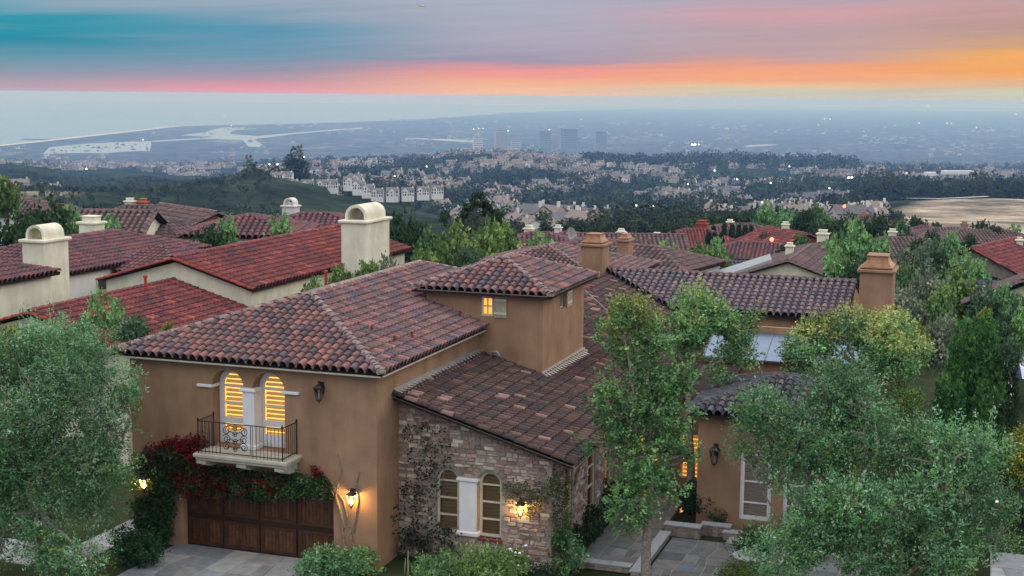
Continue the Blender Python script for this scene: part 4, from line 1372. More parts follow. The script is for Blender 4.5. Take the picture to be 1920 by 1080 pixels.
framed_window(house, FRONT(16.3), wx0, wx0 + .62, wz0 - .5, wz0 + .62, .09, bars=(wz0 + .1,), lit='lit_amber', arched=False, setback=.02, room=.1)
MB().box(wx0 - .5, wx0 + .95, 16.42, 16.45, 0, wz0 + .9).build('wall', M['stucco'], house)

lantern((-1.88, 0, 5.62), (0, -1, 0), False, 'unlit iron wall lantern on the upper wall right of the balcony', 1.05)
lantern((-.79, 0, 2.28), (0, -1, 0), True, 'glowing wall lantern right of the garage door', 1.0, 85)
lantern((-8.18, -.30, 2.14), (0, -1, 0), True, 'glowing wall lantern in the creeper left of the garage door', 1.0, 85)
lantern((4.27, SB, 2.02), (0, -1, 0), True, 'glowing wall lantern on the stone wall above the small plaque', 1.0, 85)
lantern((9.26, FYW, 2.72), (0, -1, 0), False, 'dark unlit lantern on the pavilion wall by the shuttered door', 1.25)
pq = MB().cbox(4.10, 4.52, SB - .06, SB - .02, 1.58, 1.80, .01).build('house_plaque', M['cream_paint'])
tag(pq, 'small cream plaque under the lantern on the stone wall', 'plaque')
# ------------------------------------------------------------------ plants
def unit(v):
    return v / np.maximum(np.linalg.norm(v, axis=-1, keepdims=True), 1e-9)
def sphere_dirs(rg, n):
    v = rg.normal(size=(n, 3))
    return unit(v)
def leaf_cloud(rg, C, D, per, tl, spread, ll, lw, pal, shade=None, tip=None, tipw=None, up=.25, droop=0.0):
    """leaf-sized rhombic faces on short twigs: C twig roots, D twig directions"""
    n = len(C)
    pal = np.array(pal, float)
    ci = rg.integers(0, len(pal), n)
    cc = pal[ci] * rg.uniform(.75, 1.25, (n, 1))
    if tip is not None:
        cc = cc * (1 - tipw[:, None]) + np.array(tip) * tipw[:, None] * rg.uniform(.8, 1.2, (n, 1))
    C = np.repeat(C, per, 0); D = np.repeat(D, per, 0); cc = np.repeat(cc, per, 0)
    m = len(C)
    u = rg.random((m, 1))
    P = C + D * u * tl + rg.normal(size=(m, 3)) * spread
    P[:, 2] -= droop * (u[:, 0] ** 2)
    d = unit(D * .7 + rg.normal(size=(m, 3)) * .75 + np.array([0, 0, up]))
    nn = unit(D * .75 + rg.normal(size=(m, 3)) * .55 + np.array([0, 0, .75]))
    s = unit(np.cross(d, nn))
    k = rg.uniform(.7, 1.25, (m, 1))
    L, W = d * ll * k, s * lw * k
    V = np.empty((m, 4, 3))
    V[:, 0] = P; V[:, 1] = P + L * .45 + W; V[:, 2] = P + L; V[:, 3] = P + L * .45 - W
    cc = cc * rg.uniform(.8, 1.2, (m, 1))
    return V.reshape(-1, 3), np.repeat(cc, 4, 0)
def leaf_mesh(name, V, C, mat=None):
    F = np.arange(len(V)).reshape(-1, 4)
    return raw_mesh(name, V, F, mat or M['leaf'], False, C.clip(0, 1))
def lump_points(rg, lumps, n, inner=.35, rough=.25):
    """clump positions spread through a union of uneven lumps, with outward directions"""
    vol = np.array([l[3] * l[4] * l[5] for l in lumps]) ** .8
    cnt = np.maximum(4, (vol / vol.sum() * n)).astype(int)
    global LUMP_IDX
    LUMP_IDX = np.repeat(np.arange(len(lumps)), cnt)
    Cs, Ds, hs = [], [], []
    for l, c in zip(lumps, cnt):
        d = sphere_dirs(rg, c)
        bumps = sphere_dirs(rg, 9)
        amp = rg.uniform(-rough, rough, 9)
        rad = 1 + (np.exp(-(1 - d @ bumps.T) * 7) * amp).sum(1)
        r = (inner + (1 - inner) * rg.random(c) ** .55) * rad
        p = np.array(l[:3]) + d * r[:, None] * np.array(l[3:6])
        Cs.append(p); Ds.append(d); hs.append(d[:, 2] * r)
    return np.concatenate(Cs), np.concatenate(Ds), np.concatenate(hs)
def limb(mb, a, b, ra, rb, rg, wob=.08, n=5, seg=6):
    a, b = np.array(a, float), np.array(b, float)
    L = np.linalg.norm(b - a)
    pts, rad = [], []
    off = rg.normal(size=3) * wob * L
    for k in range(n + 1):
        t = k / n
        p = a + (b - a) * t + off * math.sin(math.pi * t) + (rg.normal(size=3) * wob * .2 * L if 0 < k < n else 0)
        pts.append(tuple(p)); rad.append(ra + (rb - ra) * t)
    mb.tube(pts, rad, seg)
    return pts
def tree_meshes(seed, trunk, lumps, clumps, per, tl, spread, ll, lw, pal, tip=None, tip_from=.3, tip_amt=.7, bark='bark', r0=.16, twigs=10, inner=.35, rough=.25, up=.25, droop=0.0, twig_r=.012, shoots=0.0):
    """trunk: list of poly-lines from the root; every lump is reached by a limb"""
    rg = np.random.default_rng(seed)
    C, D, h = lump_points(rg, lumps, clumps, inner, rough)
    tint = rg.uniform(.62, 1.38, len(lumps))[LUMP_IDX]
    if shoots:      # loose shoots that break the outline
        k = (rg.random(len(C)) < shoots) & (h > -.3)
        C[k] += D[k] * rg.uniform(.10, .42, (k.sum(), 1)) + np.array([0, 0, 1]) * rg.uniform(0, .22, (k.sum(), 1))
    tw = None
    if tip is not None:
        tw = np.clip((h - tip_from) / .5, 0, 1) * tip_amt * rg.uniform(.3, 1, len(h))
    V, cc = leaf_cloud(rg, C, D, per, tl, spread, ll, lw, pal, tip=tip, tipw=tw, up=up, droop=droop)
    cc = cc * np.repeat(tint, per * 4)[:, None]
    crown = leaf_mesh('crown', V, cc)
    mb = MB()
    ends = []
    for path, ra, rb in trunk:
        n = len(path)
        pts = []
        for i in range(n - 1):
            a, b = np.array(path[i], float), np.array(path[i + 1], float)
            for k in range(3):
                t = k / 3
                pts.append(a + (b - a) * t + rg.normal(size=3) * .02 * (0 if i == 0 and k == 0 else 1))
        pts.append(np.array(path[-1], float))
        m = len(pts)
        rad = [ra + (rb - ra) * (i / (m - 1)) for i in range(m)]
        rad[0] *= 1.35
        mb.tube(pts, rad, 8)
        ends += [(p, r) for p, r in zip(pts[m // 3:], rad[m // 3:])]
    for l in lumps:
        c = np.array(l[:3])
        p, r = min(ends, key=lambda e: np.linalg.norm(e[0] - c) + max(0, e[0][2] - c[2]) * 1.5)
        r = max(r * .7, .02)
        limb(mb, p, c, r, r * .45, rg, .10)
        idx = np.argsort(np.linalg.norm(C - c, axis=1))
        idx = idx[:max(8, int(len(idx) / len(lumps)))]
        for i in rg.choice(idx, min(twigs, len(idx)), replace=False):
            limb(mb, c + (p - c) * rg.uniform(0, .35), C[i], max(r * .4, twig_r), twig_r * .6, rg, .10, 3, 5)
    me = raw_mesh('trunk', mb.v, mb.f, M[bark], True)
    return me, crown
def plant_root(name, loc, label, cat, group=None, rz=0.0, sc=1.0):
    o = empty(name, tuple(loc), label, cat, group)
    o.rotation_euler = (0, 0, rz)
    o.scale = (sc, sc, sc) if not isinstance(sc, tuple) else sc
    return o
def child(name, me, parent):
    o = bpy.data.objects.new(name, me)
    COL.objects.link(o)
    o.parent = parent
    return o
def plant(name, loc, meshes, label, cat, group=None, rz=0.0, sc=1.0):
    o = plant_root(name, loc, label, cat, group, rz, sc)
    child('trunk', meshes[0], o); child('crown', meshes[1], o)
    return o
OLIVE = [(.125, .280, .112), (.165, .330, .160), (.072, .190, .068), (.26, .41, .24), (.108, .245, .092), (.17, .28, .085)]
OLIVE_DK = [(0.085, 0.162, 0.085), (0.114, 0.209, 0.114), (0.067, 0.133, 0.067), (0.152, 0.247, 0.142)]
GREEN = [(0.132, 0.276, 0.101), (0.184, 0.354, 0.132), (0.091, 0.206, 0.074), (0.237, 0.420, 0.158)]
GREEN2 = [(0.147, 0.254, 0.078), (0.196, 0.323, 0.098), (0.098, 0.186, 0.059), (0.254, 0.371, 0.117)]
DARKG = [(0.042, 0.083, 0.033), (0.057, 0.105, 0.042), (0.030, 0.063, 0.027)]
CYP = [(0.064, 0.181, 0.048), (0.090, 0.234, 0.059), (0.048, 0.132, 0.038), (0.116, 0.276, 0.075)]
YEL = [(0.351, 0.365, 0.054), (0.446, 0.419, 0.068), (0.243, 0.284, 0.047), (0.162, 0.230, 0.041)]
NEWG = (.42, .44, .13)
GREY = [(0.170, 0.221, 0.145), (0.221, 0.264, 0.178), (0.128, 0.178, 0.111), (0.272, 0.306, 0.204)]

def lumps_in(rg, c, size, n, r, flat=.8):
    """n lumps scattered in an ellipsoid"""
    out = []
    for i in range(n):
        d = sphere_dirs(rg, 1)[0] * rg.uniform(.35, .85)
        rr = r * rg.uniform(.75, 1.25)
        out.append((c[0] + d[0] * size[0], c[1] + d[1] * size[1], c[2] + d[2] * size[2], rr, rr, rr * flat))
    return out
def bush_mesh(seed, R_, h, clumps, per, ll, lw, pal, tip=None, spread=.05, inner=.25, tl=.22, n=7):
    rg = np.random.default_rng(seed)
    L = lumps_in(rg, (0, 0, h * .5), (R_ * .75, R_ * .75, h * .42), n, R_ * .5, .8)
    C, D, hh = lump_points(rg, L, clumps, inner, .3)
    C[:, 2] = np.abs(C[:, 2])
    tw = np.clip(hh, 0, 1) * .8 if tip is not None else None
    V, cc = leaf_cloud(rg, C, D, per, tl, spread, ll, lw, pal, tip=tip, tipw=tw)
    mb = MB()
    for i in range(7):
        a = rg.uniform(0, 6.28)
        limb(mb, (0, 0, 0), (R_ * .5 * math.cos(a), R_ * .5 * math.sin(a), h * .6), .025, .01, rg, .1, 3, 5)
    return raw_mesh('stems', mb.v, mb.f, M['dark_bark'], True), leaf_mesh('foliage', V, cc)
def bush(name, loc, meshes, label, cat='shrub', group=None, rz=0.0, sc=1.0):
    o = plant_root(name, loc, label, cat, group, rz, sc)
    child('stems', meshes[0], o); child('foliage', meshes[1], o)
    return o

# ---- the big olive on the left
rgA = np.random.default_rng(101)
olL = on(88, 1086, 2, 0)
def rel(px, py, d, b):
    p = at(px, py, d); return np.array([p[0] - b[0], p[1] - b[1], p[2] - b[2]])
dL = proj(olL)[2]
def olive_lumps(spec, b, d0, rg):
    out = []
    for (px, py, r_px, dd) in spec:
        p = rel(px, py, d0 + dd, b); r = r_px / F_PX * (d0 + dd)
        r *= .88
        for q in range(3):
            o3 = rg.normal(size=3) * r * .38
            k = r * rg.uniform(.48, .72)
            out.append((p[0] + o3[0], p[1] + o3[1], p[2] + o3[2], k, k, k * .85))
    return out
specL = [(50, 780, 70, .4), (90, 730, 70, .6), (130, 830, 70, .5), (40, 880, 70, .6), (60, 690, 80, .3), (150, 680, 75, -.2), (215, 720, 60, .2), (20, 760, 85, -.6), (120, 770, 90, -.9), (205, 800, 70, -.4), (245, 760, 38, .5), (60, 850, 85, -.9), (160, 870, 75, -.8), (225, 870, 48, 0), (20, 930, 80, -.6), (110, 940, 70, -1.0), (185, 930, 50, -.5), (-40, 700, 80, 0), (-50, 850, 90, -.3), (100, 1020, 62, -1.3), (150, 1060, 60, -1.5), (40, 640, 45, .6), (-20, 1020, 60, -.8), (100, 640, 40, .7), (180, 655, 38, .4)]
LL = olive_lumps(specL, olL, dL, rgA)
tr = [([(0, 0, 0), rel(72, 985, dL - .6, olL), rel(85, 900, dL - .8, olL), rel(110, 800, dL - .8, olL), rel(150, 740, dL - .7, olL)], .16, .03),
      ([rel(86, 900, dL - .8, olL), rel(60, 820, dL - .9, olL), rel(70, 750, dL - .8, olL)], .06, .025),
      ([rel(72, 990, dL, olL), rel(30, 900, dL - .2, olL), rel(0, 800, dL - .3, olL)], .11, .05),
      ([rel(78, 950, dL, olL), rel(150, 880, dL, olL), rel(230, 830, dL + .2, olL), rel(245, 780, dL + .3, olL)], .07, .03)]
plant('olive_tree', olL, tree_meshes(1, tr, LL, 7200, 12, .34, .055, .105, .0225, OLIVE, shoots=.22, tip=(.24, .44, .25), tip_from=.4, tip_amt=.5, inner=.45, twigs=7, twig_r=.012), 'large silvery olive tree left of the garage driveway', 'tree')
# ---- the olive in the right foreground
olR = on(1610, 1150, 2, 0)
dR = proj(olR)[2]
specR = [(1410, 825, 44, .3), (1455, 790, 60, .2), (1530, 760, 70, .4), (1610, 780, 65, .5), (1432, 862, 34, -.2), (1470, 905, 40, -.3), (1490, 860, 70, -.3), (1570, 860, 70, -.2), (1640, 850, 60, 0), (1700, 830, 52, .3), (1760, 820, 55, .2), (1830, 830, 50, 0), (1800, 890, 62, -.3), (1720, 920, 70, -.5), (1600, 950, 80, -.7), (1535, 960, 58, -.6), (1860, 950, 45, -.3), (1780, 980, 62, -.6), (1520, 1030, 75, -.8), (1650, 1040, 80, -1), (1760, 1055, 60, -.8), (1580, 720, 45, .6), (1880, 1010, 30, -.2)]
LR = olive_lumps(specR, olR, dR, rgA)
tr = [([(0, 0, 0), rel(1640, 1080, dR, olR), rel(1590, 980, dR - .1, olR), rel(1520, 900, dR - .1, olR), rel(1500, 830, dR, olR)], .13, .05),
      ([rel(1680, 1090, dR, olR), rel(1655, 1010, dR - .9, olR), rel(1590, 935, dR - .9, olR), rel(1645, 850, dR - .8, olR), rel(1640, 790, dR, olR)], .075, .022),
      ([(.1, 0, 0), rel(1720, 1060, dR, olR), rel(1762, 960, dR - .85, olR), rel(1778, 900, dR - .85, olR), rel(1748, 850, dR - .8, olR)], .085, .022),
      ([rel(1772, 930, dR - .85, olR), rel(1792, 860, dR - .8, olR), rel(1840, 830, dR, olR)], .06, .03),
      ([rel(1600, 990, dR - .1, olR), rel(1470, 990, dR - .2, olR), rel(1430, 920, dR - .1, olR)], .05, .025)]
plant('olive_tree', olR, tree_meshes(2, tr, LR, 7200, 12, .34, .055, .105, .0225, OLIVE, shoots=.22, tip=(.24, .44, .25), tip_from=.4, tip_amt=.5, inner=.45, twigs=7, twig_r=.012), 'wide silvery olive tree with pale crooked limbs in front of the pavilion', 'tree')
# ---- slender tree with the bare trunk before the stone wing
cb = on(1212, 1100, 2, 0); dC = proj(cb)[2]
specC = [(x, y, r * .86, q) for x, y, r, q in [(1180, 600, 40, .2), (1235, 640, 45, -.1), (1165, 660, 48, .1), (1215, 700, 55, -.3), (1150, 740, 50, 0), (1250, 740, 55, .1), (1190, 780, 60, -.4), (1140, 830, 42, 0), (1250, 820, 50, 0), (1195, 860, 55, -.4), (1175, 920, 45, -.3), (1245, 900, 48, 0), (1200, 960, 36, -.2), (1265, 700, 38, .2), (1270, 780, 34, .2), (1290, 850, 25, .2), (1165, 980, 24, 0)]]
LC = olive_lumps(specC, cb, dC, rgA)
tr = [([(0, 0, 0), rel(1213, 1000, dC, cb), rel(1222, 900, dC, cb), rel(1212, 800, dC, cb), rel(1205, 700, dC, cb), rel(1195, 630, dC, cb)], .17, .045),
      ([rel(1218, 920, dC, cb), rel(1195, 820, dC - .3, cb), rel(1188, 720, dC - .45, cb), rel(1172, 640, dC - .2, cb)], .07, .025),
      ([rel(1216, 880, dC, cb), rel(1222, 780, dC - .4, cb), rel(1214, 690, dC - .5, cb)], .06, .02),
      ([rel(1220, 850, dC, cb), rel(1245, 760, dC - .3, cb), rel(1240, 680, dC - .3, cb)], .06, .02),
      ([rel(1212, 800, dC, cb), rel(1170, 760, dC - .3, cb), rel(1150, 700, dC - .2, cb)], .05, .02)]
plant('garden_tree', cb, tree_meshes(3, tr, LC, 1900, 13, .28, .045, .10, .036, GREEN, shoots=.22, tip=NEWG, tip_from=.45, tip_amt=.35, r0=.17, inner=.45, twigs=5, bark='bark'), 'slender leafy tree with a bare rough trunk between stone wing and path', 'tree')
# yellow new growth rides on the top lumps
LT = olive_lumps([(1175, 585, 34, .25), (1160, 630, 30, .1), (1205, 570, 24, .3), (1225, 600, 26, .2)], cb, dC, rgA)
rgt = np.random.default_rng(5)
C, D, hh = lump_points(rgt, LT, 420, .3, .3)
Vv, cc = leaf_cloud(rgt, C, D, 10, .22, .05, .08, .025, [(.30, .33, .09), (.40, .40, .12), (.19, .25, .08)])
o = [x for x in bpy.data.objects if x.name == 'garden_tree'][0]
child('young_leaves', leaf_mesh('young_leaves', Vv, cc), o)
# ---- second, many-stemmed tree behind it
tb = np.array([8.0, 9.6, .2]); dT = proj(tb)[2]
specT = [(1300, 570, 38, 0), (1345, 600, 40, 0), (1270, 600, 30, .2), (1385, 620, 32, 0), (1320, 640, 42, -.1), (1370, 660, 34, 0), (1280, 660, 30, .2), (1400, 600, 22, 0), (1345, 690, 22, 0)]
LT2 = olive_lumps(specT, tb, dT, rgA)
tr = [([(0, 0, 0), rel(1296, 860, dT, tb), rel(1290, 760, dT, tb), rel(1293, 690, dT, tb), rel(1310, 620, dT, tb)], .17, .06),
      ([rel(1293, 730, dT, tb), rel(1320, 690, dT, tb), rel(1360, 670, dT, tb), rel(1385, 630, dT, tb)], .09, .04)]
plant('garden_tree', tb, tree_meshes(4, tr, LT2, 1400, 13, .26, .055, .10, .034, GREEN, shoots=.22, tip=NEWG, tip_from=.2, tip_amt=.75, inner=.3), 'leafy tree with yellow tips before the metal roof', 'tree')
# ---- yellow-topped tree over the pavilion
yb = np.array([13.2, 13.5, 0]); dY = proj(yb)[2]
specY = [(1530, 640, 58, 0), (1600, 630, 60, 0), (1670, 640, 58, 0), (1560, 700, 60, -.3), (1640, 700, 65, -.3), (1705, 690, 45, 0), (1500, 660, 35, .1), (1490, 700, 30, 0), (1590, 760, 50, 0), (1660, 770, 45, 0), (1720, 640, 34, .2), (1480, 740, 26, 0)]
LY = olive_lumps(specY, yb, dY, rgA)
tr = [([(0, 0, 0), rel(1600, 850, dY, yb), rel(1600, 760, dY, yb), rel(1610, 690, dY, yb)], .16, .07)]
plant('garden_tree', yb, tree_meshes(6, tr, LY, 3000, 12, .30, .06, .11, .036, GREEN, tip=(.50, .47, .16), tip_from=.0, tip_amt=.9, inner=.3), 'round tree with pale yellow new leaves over the pavilion roof', 'tree')
# ------------------------------------------------------------------ garden
def paving(parent_name, label, x0, x1, y0, y1, z, nx, ny, cols, seed, gap=.018, jit=.16, mat='slate'):
    """irregular flagstones, each its own slab on a bed of mortar"""
    r = random.Random(seed)
    bed = MB().box(x0, x1, y0, y1, z - .25, z - .018).build(parent_name, M['joint'])
    tag(bed, label, kind='structure')
    dx, dy = (x1 - x0) / nx, (y1 - y0) / ny
    G = {}
    for i in range(nx + 1):
        for j in range(ny + 1):
            G[i, j] = (x0 + i * dx + (r.uniform(-jit, jit) * dx if 0 < i < nx else 0), y0 + j * dy + (r.uniform(-jit, jit) * dy if 0 < j < ny else 0))
    for i in range(nx):
        for j in range(ny):
            poly = [G[i, j], G[i + 1, j], G[i + 1, j + 1], G[i, j + 1]]
            cuts = [poly]
            if r.random() < .45:      # a crooked cut across the slab
                t1, t2 = r.uniform(.3, .7), r.uniform(.3, .7)
                a = tuple(poly[0][k] + (poly[1][k] - poly[0][k]) * t1 for k in (0, 1)); b = tuple(poly[3][k] + (poly[2][k] - poly[3][k]) * t2 for k in (0, 1))
                cuts = [[poly[0], a, b, poly[3]], [a, poly[1], poly[2], b]]
            for q in cuts:
                q = inset(q, gap)
                k = r.uniform(.75, 1.25); c = r.choice(cols)
                zz = z + r.uniform(-.006, .004)
                qi = inset(q, .015)
                n = len(q)
                vs = [(p[0], p[1], z - .03) for p in q] + [(p[0], p[1], zz - .008) for p in q] + [(p[0], p[1], zz) for p in qi]
                fs = [(a_, (a_ + 1) % n, n + (a_ + 1) % n, n + a_) for a_ in range(n)] + [(n + a_, n + (a_ + 1) % n, 2 * n + (a_ + 1) % n, 2 * n + a_) for a_ in range(n)] + [tuple(range(2 * n, 3 * n))]
                link('flagstone', raw_mesh('flagstone', vs, fs, M[mat], False, np.tile(np.array([y * k for y in c]), (len(vs), 1))), bed)
    return bed
PALE = [(.30, .31, .32), (.26, .275, .29), (.33, .33, .325), (.24, .26, .275)]
SLT = [(.13, .15, .155), (.16, .175, .175), (.11, .13, .14), (.18, .18, .17), (.15, .145, .135)]
paving('driveway', 'pale flagstone driveway before the garage door', -7.4, -1.2, -7.0, .20, .03, 6, 7, PALE, 3)
paving('path', 'flagstone side path past the left olive tree', -10.4, -9.2, -3.2, 2.4, .02, 1, 5, PALE, 4)
paving('path', 'pale flagstone strip at the left olive tree foot', -14.5, -10.6, -3.4, -1.4, .02, 4, 2, PALE, 6)
paving('path', 'grey slate path to the front door', 5.75, 7.62, 2.95, 11.6, .16, 3, 11, SLT, 5)
paving('courtyard', 'dark slate courtyard before the pavilion', 8.05, 14.6, .2, 6.7, .02, 8, 8, SLT, 7)
paving('pavement', 'grey paving at the right edge beyond the olive', 18.4, 24.0, -2.0, 9.0, .02, 5, 7, PALE, 8)
# kerb copings and the low stepped wall
def coping_wall(name, label, cells, z1, mat='coping', face='stone'):
    b = MB().color((.30, .25, .22))
    for (x0, x1, y0, y1, zt) in cells:
        b.box(x0 + .04, x1 - .04, y0 + .04, y1 - .04, -.05, zt - .055)
    o = b.build(name, M['stone'], cols=True)
    tag(o, label, 'low wall')
    for (x0, x1, y0, y1, zt) in cells:
        n = max(1, round(max(x1 - x0, y1 - y0) / .8))
        for k in range(n):
            if x1 - x0 > y1 - y0:
                MB().cbox(x0 + (x1 - x0) * k / n + .004, x0 + (x1 - x0) * (k + 1) / n - .004, y0, y1, zt - .06, zt, .012).build('coping_stone', M[mat], o)
            else:
                MB().cbox(x0, x1, y0 + (y1 - y0) * k / n + .004, y0 + (y1 - y0) * (k + 1) / n - .004, zt - .06, zt, .012).build('coping_stone', M[mat], o)
        r = random.Random(int(x0 * 100))
        L = x1 - x0; x = x0 + .05
        while x < x1 - .15:
            w_ = min(r.uniform(.18, .4), x1 - .05 - x); s = r.uniform(.7, 1.2)
            z = .0
            while z < zt - .14:
                h = r.uniform(.08, .14)
                MB().color((.33 * s, .27 * s, .23 * s)).cbox(x + .008, x + w_ - .008, y0 + .005, y0 + .06, z + .006, min(z + h, zt - .065), .015).build('stone', M['stone'], o, cols=True)
                z += h
            x += w_
coping_wall('path_kerb', 'pale stone kerb along the front of the slate path', [(5.5, 7.6, 2.55, 2.93, .24)], .24)
coping_wall('path_kerb', 'pale stone kerb along the courtyard side of the slate path', [(7.64, 8.02, 2.2, 6.6, .24)], .24)
coping_wall('stepped_wall', 'low stepped wall with pale coping between courtyard and pavilion planting', [(7.7, 9.0, 6.75, 7.2, .42), (8.9, 9.95, 7.22, 7.62, .42), (9.7, 11.4, 7.0, 7.4, .30)], .4)
MB().cbox(9.95, 11.6, 6.3, 6.98, -.05, .16, .015).build('step', M['coping'])
tag(bpy.data.objects['step'], 'broad pale stone step below the shuttered pavilion door', 'step')

# ---- creepers on the walls
def wall_leaves(rg, poly, n, y0, y1, clump=9, spread=.10):
    """points scattered over a picture outline laid on the wall plane"""
    P = [on(x, y, 1, y0) for x, y in poly]
    Q = [(p[0], p[2]) for p in P]
    xs = [q[0] for q in Q]; zs = [q[1] for q in Q]
    def inside(x, y):
        c = False
        for i in range(len(Q)):
            x1, y1_ = Q[i]; x2, y2 = Q[i - 1]
            if (y1_ > y) != (y2 > y) and x < (x2 - x1) * (y - y1_) / (y2 - y1_) + x1:
                c = not c
        return c
    out = []
    while len(out) < n:
        x, z = rg.uniform(min(xs), max(xs)), rg.uniform(min(zs), max(zs))
        if inside(x, z):
            out.append((x, rg.uniform(y1, y0), z))
    return np.array(out)
def creeper(name, label, layers, stems, y, seed, cat='creeper', sr=.02):
    rg = np.random.default_rng(seed)
    root = Vector(on(stems[0][0][0], stems[0][0][1], 1, y)); root.z = max(root.z, 0)
    o = empty(name, root, label, cat)
    mb = MB()
    for path in stems:
        pts = [Vector(on(px, py, 1, y - .03)) for px, py in path]
        mb.tube(pts, [sr * (1 - .6 * i / max(1, len(pts) - 1)) for i in range(len(pts))], 5)
    mb.build('stems', M['bark'], o)
    for nm, poly, n, per, ll, lw, pal, dep in layers:
        C = wall_leaves(rg, poly, n, y - .02, y - dep)
        D = unit(np.stack([rg.normal(size=n) * .6, -np.ones(n), rg.normal(size=n) * .5], 1))
        V, cc = leaf_cloud(rg, C, D, per, .12, .06, ll, lw, pal, up=-.1)
        link(nm, leaf_mesh(nm, V, cc), o)
    return o
RED = [(.22, .010, .013), (.15, .009, .012), (.30, .014, .016), (.08, .008, .010)]
VDK = [(.025, .045, .018), (.035, .065, .024), (.018, .032, .014), (.05, .085, .03)]
creeper('bougainvillea', 'red and dark green bougainvillea over the garage door under the balcony', [
    ('red_bracts', [(285, 835), (330, 820), (385, 815), (400, 850), (395, 900), (350, 915), (290, 905), (270, 860)], 760, 8, .08, .034, RED, .30),
    ('leaves', [(262, 850), (330, 830), (380, 868), (460, 880), (545, 885), (600, 885), (628, 905), (630, 930), (560, 928), (470, 930), (350, 925), (270, 910)], 1250, 8, .085, .036, VDK, .45),
    ('green_leaves', [(440, 895), (540, 885), (610, 890), (620, 925), (530, 930), (450, 920)], 260, 8, .08, .034, [(.06, .12, .045), (.08, .15, .055)], .5),
    ('red_bracts', [(335, 880), (395, 880), (450, 900), (440, 925), (360, 928)], 200, 8, .07, .03, RED, .5),
    ('red_bracts', [(440, 885), (520, 890), (560, 900), (552, 922), (450, 915)], 110, 8, .07, .03, RED, .5),
    ('red_bracts', [(588, 878), (600, 876), (606, 892), (592, 894)], 26, 8, .07, .03, RED, .2)],
    [[(668, 1060), (655, 985), (645, 940), (620, 905), (560, 895), (470, 895)], [(648, 1055), (640, 960), (622, 920), (590, 890)], [(300, 1000), (320, 920), (400, 880), (520, 890)], [(646, 990), (630, 930), (640, 880), (632, 850)], [(662, 1000), (672, 940), (668, 905), (674, 885)]], 0, 41, sr=.035)
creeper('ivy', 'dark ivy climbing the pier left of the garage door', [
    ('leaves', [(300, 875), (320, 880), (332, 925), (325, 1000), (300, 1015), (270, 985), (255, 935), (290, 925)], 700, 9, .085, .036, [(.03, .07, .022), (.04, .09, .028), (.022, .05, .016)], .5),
    ('lit_tint_leaves', [(246, 872), (310, 872), (312, 890), (300, 920), (255, 922), (246, 900)], 90, 8, .08, .03, GREEN2, .5)],  # lantern light put into the leaf colour as a brighter green
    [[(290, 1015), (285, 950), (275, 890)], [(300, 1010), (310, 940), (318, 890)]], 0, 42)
creeper('climbing_plant', 'sparse dark climber with thin stems on the left of the stone wall', [
    ('leaves', [(765, 790), (800, 780), (845, 800), (850, 880), (820, 960), (850, 985), (880, 990), (840, 1050), (760, 1060), (745, 960), (770, 880)], 240, 5, .085, .038, [(.022, .03, .02), (.035, .045, .03), (.05, .06, .045)], .55),
    ('low_leaves', [(752, 985), (850, 985), (870, 1060), (750, 1065)], 170, 6, .08, .035, VDK, .45)],
    [[(790, 1065), (785, 980), (792, 900), (800, 830), (815, 790)], [(795, 1060), (805, 960), (830, 900), (842, 830)], [(788, 1000), (765, 930), (760, 870), (775, 810)], [(800, 1000), (850, 990), (892, 988)], [(745, 880), (735, 830), (730, 815)]], SB, 43, sr=.022)
creeper('ivy', 'green ivy hanging at the corner of the stone wall', [
    ('leaves', [(1036, 880), (1060, 875), (1072, 900), (1075, 990), (1060, 1040), (1042, 1040), (1038, 960)], 330, 7, .06, .025, [(.05, .085, .03), (.07, .11, .04), (.035, .06, .024)], .35)],
    [[(1045, 1060), (1050, 970), (1048, 890)], [(1055, 1060), (1062, 960), (1058, 890)]], SB - .05, 44)
creeper('creeper', 'thin yellowish creeper round the lantern on the stone wall', [
    ('leaves', [(945, 905), (985, 900), (1035, 905), (1036, 935), (1010, 960), (990, 965), (950, 930)], 200, 6, .06, .02, [(.10, .12, .04), (.14, .15, .05), (.07, .09, .03)], .25)],
    [[(1040, 1040), (1036, 960), (1015, 920), (950, 912)], [(1030, 935), (1000, 905), (960, 925)]], SB, 45, sr=.012)

# ---- cypresses
def cypress_mesh(seed, w, h, n, per, pal=CYP, cols=5, ll=.16, lw=.02):
    rg = np.random.default_rng(seed)
    L = []
    for k in range(cols):
        a = 2 * math.pi * k / cols + .4
        q = w * .30 if cols > 1 else 0
        hh = h * rg.uniform(.82, 1.0)
        for j in range(8):
            t = (j + .5) / 8
            rr = w * (.30 if cols > 1 else .5) * (1 - .55 * t ** 2.2) * min(1, .55 + t * 2)
            L.append((q * math.cos(a) * (1 - .3 * t), q * math.sin(a) * (1 - .3 * t), hh * t, rr, rr, hh / 9))
    C, D, h_ = lump_points(rg, L, n, .72, .10)
    D = unit(D * .28 + np.array([0, 0, 1.0]))
    V, cc = leaf_cloud(rg, C, D, per, .22, .03, ll, lw, pal, up=1.0)
    mb = MB().tube([(0, 0, 0), (0, 0, h * .5), (0, 0, h * .9)], [w * .07, w * .05, .01], 6)
    return raw_mesh('trunk', mb.v, mb.f, M['dark_bark'], True), leaf_mesh('crown', V, cc)
def cyp_at(px, py_top, base, label, seed, w, n, cols, **k):
    z = on(px, py_top, 1, base[1])[2]
    h = z - base[2]
    plant('cypress', base, cypress_mesh(seed, w, h, n, 12, cols=cols, **k), label, 'tree')
b = on(1815, 860, 2, 0)
cyp_at(1815, 602, on(1817, 880, 2, 0), 'tall broad cypress at the right beyond the olive', 61, 2.5, 4600, 6, ll=.15, lw=.024)
cyp_at(1770, 712, on(1772, 900, 2, 0), 'shorter bright green cypress left of the broad one', 62, 1.4, 1700, 4, ll=.14, lw=.024)
